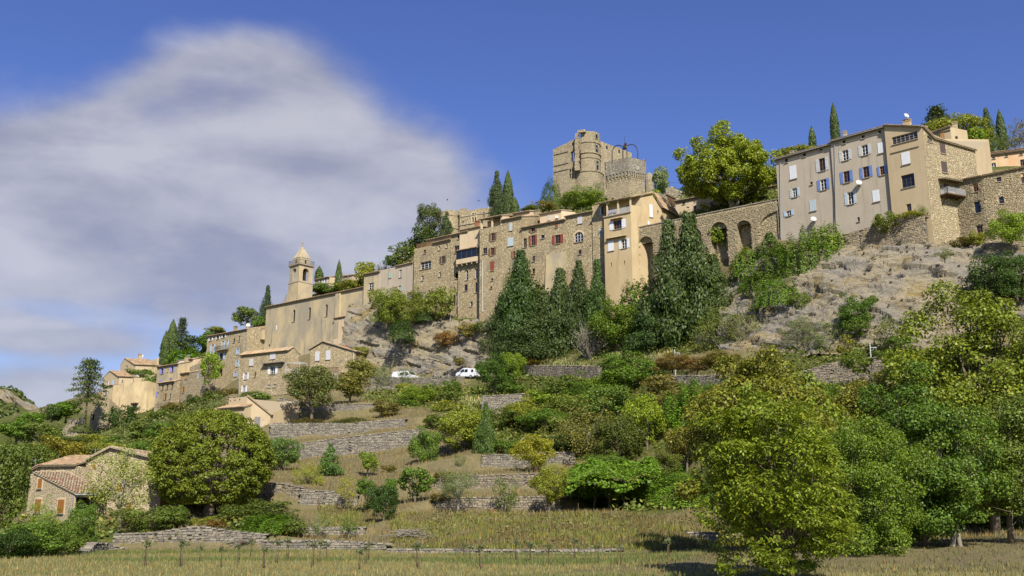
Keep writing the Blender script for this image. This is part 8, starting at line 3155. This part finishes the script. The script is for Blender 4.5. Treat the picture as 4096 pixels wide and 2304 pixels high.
V('shrub', 3210, 2300, 70, 90, 40, 'fresh', 'low walnut suckers at the foot of the walnut')
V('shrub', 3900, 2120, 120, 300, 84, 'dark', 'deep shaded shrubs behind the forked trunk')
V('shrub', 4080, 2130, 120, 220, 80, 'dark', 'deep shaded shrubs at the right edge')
V('shrub', 3400, 2040, 220, 260, 86, 'mid', 'thicket seen through the right-hand trees')
V('shrub', 3800, 2010, 220, 300, 90, 'mid', 'thicket behind the largest right-hand tree')
V('tree', 3235, 2195, 690, 400, 72, (.10, .115, .02), 'tall olive-green crown between the walnut and the bright tree', hi=True)
V('tree', 3200, 1900, 330, 260, 96, (.10, .11, .025), 'olive tree crown between ivy mound and rust-tinged tree', hi=True)
V('tree', 3290, 1760, 240, 220, 100, (.085, .12, .02), 'green crown below the round broom bush')
V('tree', 3120, 1700, 220, 240, 104, (.13, .13, .025), 'yellowing crown in front of the road wall')

# ivy canopy leaning over a deep hollow
gI = np.random.default_rng(404)
xl, xr = pt(2240, 1950, 99).x, pt(2640, 1950, 99).x
n = 15000
tx, ty = gI.random(n), gI.random(n) ** 1.3
Xc = xl + (xr - xl) * tx
Xc0 = Xc.copy()
Yc = 98.6 + 3.2 * vnoise(Xc0, Xc0 * 0, 1.7, 57) + 8.5 * ty
zt_ = 5.5 + 2.5 * np.sqrt(np.clip(tx * 3.0, 0, 1)) * (.35 + .65 * np.sqrt(np.clip(ty * 3, 0, 1))) + vnoise(Xc, Yc, 1.5, 51) * 1.1 + vnoise(Xc, Yc, .6, 52) * .5
low = gI.random(n) < .3
Zc = np.where(low, 5.0 + 2.4 * vnoise(Xc, Yc * .3, 1.3, 53) + .7 * gI.random(n), zt_)
Nn = np.stack([np.zeros(n), -.5 * (1 - ty), np.where(low, .3, 1.0)], -1) + gI.normal(size=(n, 3)) * .4
Nn /= np.linalg.norm(Nn, axis=1, keepdims=True)
b = Vector(((xl + xr) / 2, 103, H((xl + xr) / 2, 103)))
rt = thing('ivy_canopy', 'wide ivy canopy overhanging a dark hollow above the meadow bank', 'ivy', b)
link('crown', quads_mesh('leaves', leaf_quads(np.stack([Xc, Yc, Zc], -1) - np.array(b), Nn, .34, .27, gI), LEAF), rt, tuple(x * q for x, q in zip((.085, .135, .018), TINT)))
m = MB()
for k_ in range(7):
    x, y = xl + (xr - xl) * (k_ + .5) / 7, 103 + gI.uniform(-1, 3)
    m.tube([(x, y, H(x, y) - .3), (x + .3, y, H(x, y) + 1.2), (x + gI.normal() * .5, y - .3, 6.4)], [.14, .11, .08], 6)
m.build('stems', BARK, rt)
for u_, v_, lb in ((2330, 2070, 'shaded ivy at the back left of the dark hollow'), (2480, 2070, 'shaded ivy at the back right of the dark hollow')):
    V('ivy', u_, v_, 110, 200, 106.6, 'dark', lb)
# more scrub tying the slope together
V('shrub', 1990, 1720, 90, 150, 138, 'mid', 'olive scrub below the terrace wall beside the pointed tree')
V('shrub', 2020, 1830, 80, 120, 121, 'green', 'green scrub on the square-cornered wall')
V('shrub', 2270, 1830, 110, 150, 121, 'dark', 'dark scrub under the brownish half-bare tree')
V('sparse', 2210, 1960, 120, 110, 110.5, 'ylw', 'thin yellowish shrub on the brownish terrace wall', hi=True)
V('shrub', 1760, 1720, 70, 130, 140, 'mid', 'low scrub at the right end of the double wall')
V('shrub', 1790, 1660, 60, 150, 150, 'ylw', 'yellowish scrub above the right end of the double wall')
V('shrub', 1960, 1650, 60, 140, 150, 'mid', 'scrub above the terrace wall beside the pointed tree')
V('shrub', 1140, 1870, 60, 90, 130, 'green', 'bush at the left end of the double wall')
V('shrub', 1700, 1800, 60, 90, 134, 'mid', 'bush at the foot of the double wall, right end')
V('shrub', 1760, 2010, 40, 70, 100, 'brown', 'dry plants at the left end of the pale terrace wall')
V('shrub', 1780, 1930, 50, 80, 110, 'brown', 'dry plants at the left end of the brownish terrace wall')
V('shrub', 2130, 1470, 40, 110, 181, 'drygr', 'dry grasses on the crest of the tall retaining wall')
V('shrub', 2330, 1620, 110, 170, 148, (.07, .11, .02), 'deep green scrub left of the large fig bush')
V('shrub', 2560, 1780, 120, 150, 124, 'green', 'green scrub behind the luminous tree')
V('shrub', 2900, 1700, 120, 150, 112, 'ylw', 'yellow-green scrub right of the smooth ivy mound')
# ------------------------------------------------------------------ vans on the road
def road_at(u):
    us = [p[0] for p in ROAD_UV]
    i = max(0, min(len(us) - 2, int(np.searchsorted(us, u)) - 1))
    t = (u - us[i]) / (us[i + 1] - us[i])
    lo, hi_ = ROAD_LO[i].lerp(ROAD_LO[i + 1], t), ROAD_HI[i].lerp(ROAD_HI[i + 1], t)
    d = (ROAD_LO[i + 1] - ROAD_LO[i])
    return lo, hi_, d.normalized()


def van(label, u, facing, prof, wid, color, glass, wheels, lights):
    """prof: side outline (x forward, z); glass: list of side window polygons"""
    lo, hi_, d = road_at(u)
    c = lo.lerp(hi_, 0.30)
    fx = d * facing
    fy = Vector((-fx.y, fx.x, 0)).normalized()
    up = fx.cross(fy)
    rt = thing('parked_van', label, 'van', c)

    def P(x, y, z):
        return c + fx * x + fy * y + up * (z + 0.05)
    m = MB()
    n = len(prof)

    def inset(z):
        return wid / 2 - max(0, z - 1.0) * 0.11
    L_, R_ = [P(x, inset(z), z) for x, z in prof], [P(x, -inset(z), z) for x, z in prof]
    m.mesh(L_ + R_, [tuple(range(n)), tuple(reversed(range(n, 2 * n)))] + [(i, i + n, (i + 1) % n + n, (i + 1) % n) for i in range(n)])
    m.build('body', CARWHITE, rt, color)
    for s in (1, -1):
        for poly in glass:
            m = MB()
            m.face([P(x, s * (inset(z) + 0.015), z) for x, z in poly])
            m.build('side_window', GLASS, rt)
        for wx in wheels:
            m = MB()
            a = P(wx, s * (wid / 2 - .1), .32)
            m.tube([a - fy * (.1), a + fy * (.1)], .32, 16)
            wo = m.build('wheel', RUBBER, rt)
            m = MB()
            m.tube([a + fy * (s * .1), a + fy * (s * .112)], .19, 12)
            m.build('rim', ZINC, wo)
        m = MB()
        m.box(P(lights[0], s * (wid / 2 - .2), lights[1]), fx * .06, fy * .16, up * .1)
        m.build('headlight', WHITEMETAL, rt)
        m = MB()
        m.box(P(prof[0][0] - .01, s * (wid / 2 - .12), 1.0), fx * .03, fy * .06, up * .2)
        m.build('tail_light', PAINT, rt, (.35, .02, .02))
        m = MB()
        m.box(P(glass[-1][0][0] + .55, s * (wid / 2 + .12), 1.12), fx * .06, fy * .1, up * .09)
        m.build('mirror', RUBBER, rt)
    # windscreen
    i = max(range(n - 1), key=lambda q: (prof[q + 1][0] - prof[q][0]) if (prof[q][1] - prof[q + 1][1] > .3 and prof[q][0] > 0) else -9)
    (x0, z0), (x1, z1_) = prof[i], prof[i + 1]
    m = MB()
    nx, nz = (z0 - z1_), (x1 - x0)
    k_ = .02 / math.hypot(nx, nz)
    q = [(x0 * .94 + x1 * .06, z0 * .94 + z1_ * .06), (x0 * .08 + x1 * .92, z0 * .08 + z1_ * .92)]
    m.face([P(q[0][0] + nx * k_, inset(q[0][1]) - .08, q[0][1] + nz * k_), P(q[0][0] + nx * k_, -inset(q[0][1]) + .08, q[0][1] + nz * k_), P(q[1][0] + nx * k_, -inset(q[1][1]) + .06, q[1][1] + nz * k_), P(q[1][0] + nx * k_, inset(q[1][1]) - .06, q[1][1] + nz * k_)])
    m.build('windscreen', GLASS, rt)
    m = MB()
    m.box(P(prof[0][0] - .03, 0, .42), fx * .08, fy * (wid / 2 - .05), up * .13)
    m.build('bumper', RUBBER, rt)
    return rt


van('white and grey panel van half hidden behind slender olive, on the left', 1602, 1,
    [(-2.4, .35), (-2.45, 1.2), (-2.35, 1.9), (-2.2, 1.98), (1.0, 1.98), (1.25, 1.9), (2.0, 1.15), (2.45, .98), (2.5, .45), (2.4, .3)], 1.9, None,
    [[(-.5, 1.15), (.45, 1.15), (.45, 1.72), (-.5, 1.72)], [(.6, 1.15), (1.65, 1.15), (1.2, 1.72), (.6, 1.72)]], (-1.5, 1.55), (2.42, .8))
van('small white van with sloping bonnet, right of the two vans', 1852, -1,
    [(-2.1, .35), (-2.15, 1.1), (-2.0, 1.7), (-1.8, 1.8), (.4, 1.84), (.75, 1.72), (1.45, 1.12), (2.05, .92), (2.2, .7), (2.15, .3)], 1.8, None,
    [[(-1.95, 1.12), (-1.35, 1.12), (-1.35, 1.6), (-1.85, 1.6)], [(-.6, 1.1), (.2, 1.1), (.15, 1.62), (-.5, 1.62)], [(.3, 1.1), (1.3, 1.1), (.7, 1.6), (.3, 1.62)]], (-1.4, 1.35), (2.12, .72))
lo, hi_, d = road_at(1655)
m = MB()
p = lo.lerp(hi_, .12)
m.lathe(p, [(.2, .03), (.16, .06), (.03, .7), (0, .7)], 10)
m.bbox(p.x - .22, p.x + .22, p.y - .22, p.y + .22, p.z, p.z + .04)
o = m.build('traffic_cone', PAINT, None, (.6, .14, .02), loc=p)
tag(o, 'small orange cone on the road beside the panel van', 'cone', kind='thing')


# ------------------------------------------------------------------ street lamps
def lamp(label, u, vb, vt, Y):
    b = pt(u, vb, Y)
    hh = zat(vt, Y) - b.z
    rt = thing('street_lamp', label, 'street lamp', b - Vector((0, 0, 1)), 'street lamps along the road')
    m = MB()
    m.tube([b - Vector((0, 0, 1)), b + Vector((0, 0, hh * .35)), b + Vector((0, 0, hh))], [.095, .085, .055], 8)
    m.lathe(b + Vector((0, 0, hh * .34)), [(.09, 0), (.12, .03), (.12, .09), (.08, .12)], 8)
    m.lathe(b + Vector((0, 0, hh)), [(.055, 0), (.09, .04), (.06, .1), (0, .16)], 8)
    m.build('pole', WHITEMETAL, rt)
    m = MB()
    za = hh * .92
    m.tube([b + Vector((0, 0, za)), b + Vector((.75, -.1, za))], .035, 6)
    m.tube([b + Vector((0, 0, za - .35)), b + Vector((.3, -.04, za - .3)), b + Vector((.5, -.07, za))], .02, 5)
    m.tube([b + Vector((.65, -.09, za)), b + Vector((.65, -.09, za - .22))], .025, 5)
    m.build('arm', WHITEMETAL, rt)
    c = b + Vector((.65, -.09, za - .95))
    m = MB()
    m.lathe(c, [(.1, 0), (.17, .42), (.26, .46), (.2, .58), (.08, .66), (.05, .74)], 6)
    for k_ in range(6):
        a = 6.283 * k_ / 6
        m.tube([c + Vector((.1 * math.cos(a), .1 * math.sin(a), 0)), c + Vector((.175 * math.cos(a), .175 * math.sin(a), .43))], .014, 4)
    ln_ = m.build('lantern', DARKMETAL, rt)
    m = MB()
    m.lathe(c + Vector((0, 0, .03)), [(.085, 0), (.15, .38)], 6)
    m.build('lantern_glass', m_plain('lamp_glass', (.55, .42, .2), .2), ln_)


lamp('white street lamp with hanging lantern on the green slope, left one', 2703, 1528, 1402, 140)
lamp('white street lamp with hanging lantern before the cliff, right one', 3492, 1530, 1378, 118)

# ------------------------------------------------------------------ birds
for u, v, Y, a, lb in ((1790, 800, 190, .3, 'small dark bird flying left above the manor tower'), (1916, 803, 195, -.5, 'small dark bird flying above the manor wall')):
    c = pt(u, v, Y)
    m = MB()
    m.lathe((0, 0, 0), [(0, -.2), (.06, -.08), (.06, .06), (.0, .2)], 6)
    vs = [Vector(q) for q in m.v]
    m.v = [tuple(Vector((q.z, q.x, q.y))) for q in vs]
    for s in (1, -1):
        m.mesh([(.08, 0, 0), (-.08, 0, 0), (-.16, s * .28, .12), (-.02, s * .3, .13), (-.14, s * .55, .05)], [(0, 1, 2, 3), (3, 2, 4)])
    m.mesh([(-.15, 0, 0), (-.35, .08, 0), (-.35, -.08, 0)], [(0, 1, 2)])
    m.v = [tuple(Matrix.Rotation(a, 3, 'Z') @ Vector(q) + c) for q in m.v]
    o = m.build('bird', RUBBER, None, loc=c)
    tag(o, lb, 'bird', kind='thing')

# ------------------------------------------------------------------ young trees planted in the meadow
gS = np.random.default_rng(55)
q, cc = clump_crown(gS, (0, 0, .85), (.16, .16, .34), 12, 90, .10, .13, .05, .3, lump=.5)
SAPM = quads_mesh('sapling_leaves', q, LEAF)
m = MB()
m.tube([(0, 0, -.1), (.01, 0, .6), (.0, .01, 1.15)], [.022, .016, .006], 5)
SAPS = to_me(m, 'sapling_stem', BARK)
m = MB()
m.tube([(.0, .0, 0), (.0, .0, .24)], .045, 6)
SAPG = to_me(m, 'sapling_guard', m_plain('guard_brown', (.09, .05, .035), .8))
m = MB()
m.tube([(.07, .02, -.1), (.075, .02, 1.25)], .02, 4)
SAPK = to_me(m, 'sapling_stake', WOODEN)
spots = [y5(*p) for p in ((90, 1395), (240, 1335), (395, 1395), (445, 1365), (490, 1338), (705, 1405), (740, 1372), (765, 1345), (1050, 1348), (1078, 1402), (1370, 1338), (1412, 1367), (1475, 1402), (1710, 1350), (1800, 1357))]
spots += [y6(*p) for p in ((35, 1365), (150, 1388), (305, 1350), (440, 1376), (585, 1395), (872, 1370))]
spots += [y4(*p) for p in ((1250, 1322), (1560, 1326), (1720, 1287), (1895, 1332), (2040, 1297), (2150, 1250), (2265, 1337), (2370, 1297), (2470, 1262))]
for u, v in spots:
    Y = y_on(max(v, 2212), 0.0)
    b = pt(u, max(v, 2212), Y)
    b.z = H(b.x, b.y)
    rt = thing('sapling', 'staked young olive sapling with brown guard in the dry meadow', 'sapling', b, 'young saplings planted across the meadow')
    s = rnd.uniform(.8, 1.2)
    for nm, me, c in (('foliage', SAPM, (.13, .16, .07)), ('stem', SAPS, None), ('guard', SAPG, None), ('stake', SAPK, None)):
        o = link(nm, me, rt, c)
        o.scale = (s, s, s)
        o.rotation_euler = (0, 0, rnd.uniform(0, 6))

# ------------------------------------------------------------------ heaps of cut branches
for u, v, lb in ((1635, 2150, 'heap of dead grey branches on the meadow bank'), (968, 2192, 'small heap of dry twigs in front of the grey wall')):
    b = G(u, v)
    rt_m = MB()
    k_ = 1.0 if u > 1500 else .7
    for i in range(70):
        a = rnd.gauss(.3, .5)
        c = Vector((rnd.gauss(0, .6) * k_, rnd.gauss(0, .4) * k_, abs(rnd.gauss(0.2, .25)) * k_))
        d = Vector((math.cos(a), rnd.uniform(-.5, .5), math.sin(a) * .6)) * rnd.uniform(.4, 1.1) * k_
        rt_m.tube([b + c - d, b + c + Vector((0, 0, .1)), b + c + d], [.03, .022, .008], 4, cap=False)
    o = rt_m.build('brush_heap', BARK_PALE, None, loc=b)
    tag(o, lb, 'brush heap', kind='thing')

# wooden stakes
for u, v, hpx, lb in ((2313, 2066, 50, 'thin wooden stake on the grass terrace before the dark hollow'), (1272, 2044, 58, 'wooden stake in front of the grey terrace wall'), (2672, 2255, 62, 'tall stake at the edge of the big shadow')):
    b = G(u, v)
    m = MB()
    hh = hpx * mpp(b.y)
    m.tube([b - Vector((0, 0, .2)), b + Vector((0, 0, hh * .5)), b + Vector((.02, 0, hh))], [.04, .035, .03], 6)
    o = m.build('stake', WOODEN, None, loc=b)
    tag(o, lb, 'stake', kind='thing')


# ------------------------------------------------------------------ grass, weeds and undergrowth: real blades and leaves, too many to count
def sample_ground(n, fn, seed, x0=-70, x1=70, ya=44, yb=200):
    g = np.random.default_rng(seed)
    X = g.uniform(x0, x1, n * 4)
    Y = g.uniform(ya, yb, n * 4)
    fx, fy = (X - GX0) / CELL, (Y - GY0) / CELL
    i, j = fx.astype(int), fy.astype(int)
    a, b = fx - i, fy - j
    Z = (HF[j, i] * (1 - a) + HF[j, i + 1] * a) * (1 - b) + (HF[j + 1, i] * (1 - a) + HF[j + 1, i + 1] * a) * b
    U, Vv = proj(X, Y, Z)
    veg = VEG[j, i]
    keep = (U > -150) & (U < 4250) & (Vv < 2420) & fn(U, Vv, X, Y, Z, veg, g)
    # not on the road
    P = np.stack([X, Y, Z], -1)[keep]
    return P[:n], U[keep][:n], Vv[keep][:n], g


def blades(name, label, P, g, hmin, hmax, wd, color, lean=.35, mat=None):
    n = len(P)
    hh = g.uniform(hmin, hmax, n)
    a = g.uniform(0, 6.283, n)
    d = np.stack([np.cos(a), np.sin(a), np.zeros(n)], -1)
    tip = P + d * (hh * lean * g.random(n))[:, None]
    tip[:, 2] += hh
    b = g.uniform(0, 6.283, n)
    s = np.stack([np.cos(b), np.sin(b), np.zeros(n)], -1) * (wd * g.uniform(.6, 1.3, n))[:, None] / 2
    base = P - np.array([0, 0, .05])
    me = quads_mesh(name, np.stack([base - s, base + s, tip], axis=1), mat or BLADE)
    o = link(name, me, None, color)
    tag(o, label, 'grass', None, 'stuff')
    return o


near = lambda U, Vv, X, Y, Z, veg, g: (Z < .25) & (Y < 84)
P, U, Vv, g = sample_ground(52000, near, 71, -48, 48, 41, 84)
dens = vnoise(P[:, 0] * .5, P[:, 1], 5.0, 31)
blades('meadow_grass', 'short dry grass covering the meadow', P[dens > -.12], g, .05, .22, .06, (.215, .20, .08))
blades('meadow_grass', 'greener tufts in the meadow', P[dens <= -.06][:16000], g, .08, .3, .07, (.12, .15, .045))
dry = lambda U, Vv, X, Y, Z, veg, g: (Z > .3) & (veg < .5) & (Y < 165)
P, U, Vv, g = sample_ground(46000, dry, 72, -60, 60, 70, 165)
blades('dry_grass', 'dry grass on the terraces', P, g, .12, .5, .10, (.20, .165, .07))


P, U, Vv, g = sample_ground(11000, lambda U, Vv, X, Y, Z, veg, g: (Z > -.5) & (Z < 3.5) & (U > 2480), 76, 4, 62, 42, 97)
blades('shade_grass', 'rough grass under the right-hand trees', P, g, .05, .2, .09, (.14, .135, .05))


def bank(U, Vv, X, Y, Z, veg, g):
    return ((U > 1560) & (U < 2860) & (Vv > 2058) & (Vv < 2205) & (Z > .2)) | ((U > 1270) & (U < 1500) & (Vv > 2000) & (Vv < 2110))


P, U, Vv, g = sample_ground(20000, bank, 73, -32, 22, 74, 108)
nzb = vnoise(P[:, 0], P[:, 1], 2.2, 41)
blades('bank_weeds', 'yellow-green weeds and iris leaves on the bank', P[nzb > .02], g, .15, .5, .12, (.17, .18, .045))
blades('bank_weeds', 'dull brown weeds on the bank', P[nzb <= -.05], g, .1, .35, .12, (.14, .125, .045))


def iris(U, Vv, X, Y, Z, veg, g):
    return ((U > 2120) & (U < 2360) & (Vv > 1440) & (Vv < 1466)) | ((U > 2380) & (U < 2690) & (Vv > 1385) & (Vv < 1440)) | ((U > 2935) & (U < 3050) & (Vv > 1455) & (Vv < 1512)) | ((U > 1850) & (U < 2120) & (Vv > 1590) & (Vv < 1640))


P, U, Vv, g = sample_ground(7000, iris, 74, -12, 45, 120, 190)
blades('iris_leaves', 'pale iris leaves on the bank above the road', P, g, .3, .8, .16, (.36, .36, .16))


def scrub(U, Vv, X, Y, Z, veg, g):
    return (Z > .4) & (g.random(len(U)) < np.clip((veg - .3) * 1.6, 0, 1)) & (vnoise(X, Y, 3.0, 61) + .25 * g.random(len(U)) > -.12)


def under(name, label, n, seed, size, lift, color, y0, y1_, x0=-95, x1=75, fn=scrub):
    P, U, Vv, g = sample_ground(n, fn, seed, x0, x1, y0, y1_)
    hump = np.clip(vnoise(P[:, 0], P[:, 1], 2.2, seed) + .45, 0, 1) * lift
    P[:, 2] += hump * g.random(len(P)) ** .6
    N = g.normal(size=P.shape) * .6 + np.array([0, -.2, .8])
    N /= np.linalg.norm(N, axis=1, keepdims=True)
    me = quads_mesh(name, leaf_quads(P, N, size, size * .6, g), LEAF)
    o = link(name, me, None, color)
    tag(o, label, 'undergrowth', None, 'stuff')


under('undergrowth', 'green brambles covering the slope', 60000, 81, .42, 1.3, (.13, .17, .03), 84, 200)
under('undergrowth', 'yellowish brambles covering the slope', 34000, 82, .40, 1.6, (.17, .175, .035), 84, 200)
under('bank_plants', 'low leafy weeds on the bank', 4500, 86, .22, .45, (.15, .155, .04), 74, 108, -32, 22, bank)
under('undergrowth', 'leaf litter and weeds under the right-hand trees', 9000, 83, .2, .4, (.12, .12, .03), 50, 92, 8, 60)
under('undergrowth', 'scrub on the upper hill behind the village', 16000, 84, .6, 2.0, (.10, .13, .03), 165, 300, -110, 100)
under('undergrowth', 'scrub on the left flank of the hill', 22000, 85, .55, 1.8, (.12, .14, .035), 100, 262, -120, -20)

# wood on the distant hill
VF, nF, rF = FARV
g = np.random.default_rng(91)
Vn = np.array(VF).reshape(rF, nF, 3)
C = []
for _ in range(4200):
    j, i = g.integers(6, rF - 1), g.integers(0, nF - 1)
    a, b = g.random(), g.random()
    p = (Vn[j, i] * (1 - a) + Vn[j, i + 1] * a) * (1 - b) + (Vn[j + 1, i] * (1 - a) + Vn[j + 1, i + 1] * a) * b
    U_, V_ = proj(*p)
    top_ = np.interp(U_, [-60, 0, 60, 90, 140, 182], [1575, 1568, 1584, 1612, 1626, 1650])
    bot_ = np.interp(U_, [-60, 0, 60, 90, 140, 182], [1606, 1606, 1632, 1650, 1668, 1672])
    if -60 < U_ < 190 and top_ - 2 < V_ < bot_ + 2 and g.random() < .98:
        continue
    r_ = g.uniform(1.2, 2.8)
    k_ = 9
    dd = unit_dirs(g, k_)
    dd[:, 2] = np.abs(dd[:, 2])
    C.append(np.concatenate([p + dd * np.array([r_, r_, r_ * 1.3]), dd], axis=1))
C = np.concatenate(C)
me = quads_mesh('far_wood', leaf_quads(C[:, :3], C[:, 3:] + g.normal(size=C[:, 3:].shape) * .3, 2.4, 1.8, g), LEAF)
o = link('far_wood', me, None, (.085, .115, .03))
tag(o, 'scrubby oak wood on the distant hill', 'wood', None, 'stuff')

# tufts rooted in the cliffs
for nm, CV, seed, nn_ in (('cliff_tufts', CLIFF_R, 95, 260), ('cliff_tufts', CLIFF_M, 96, 90)):
    g = np.random.default_rng(seed)
    sel = CV[g.integers(0, len(CV), nn_)]
    out = []
    for p in sel:
        r_ = g.uniform(.12, .5)
        k_ = 26
        dd = unit_dirs(g, k_)
        dd[:, 2] = np.abs(dd[:, 2])
        out.append(np.concatenate([p + np.array([-.05, -.12, .05]) + dd * r_ * g.random((k_, 1)) ** .5, dd], axis=1))
    C = np.concatenate(out)
    o = link(nm, quads_mesh(nm, leaf_quads(C[:, :3], C[:, 3:] + g.normal(size=C[:, 3:].shape) * .5, .24, .08, g), BLADE), None, (.10, .09, .05))
    tag(o, 'dry tufts of weeds growing in the rock', 'weeds', None, 'stuff')
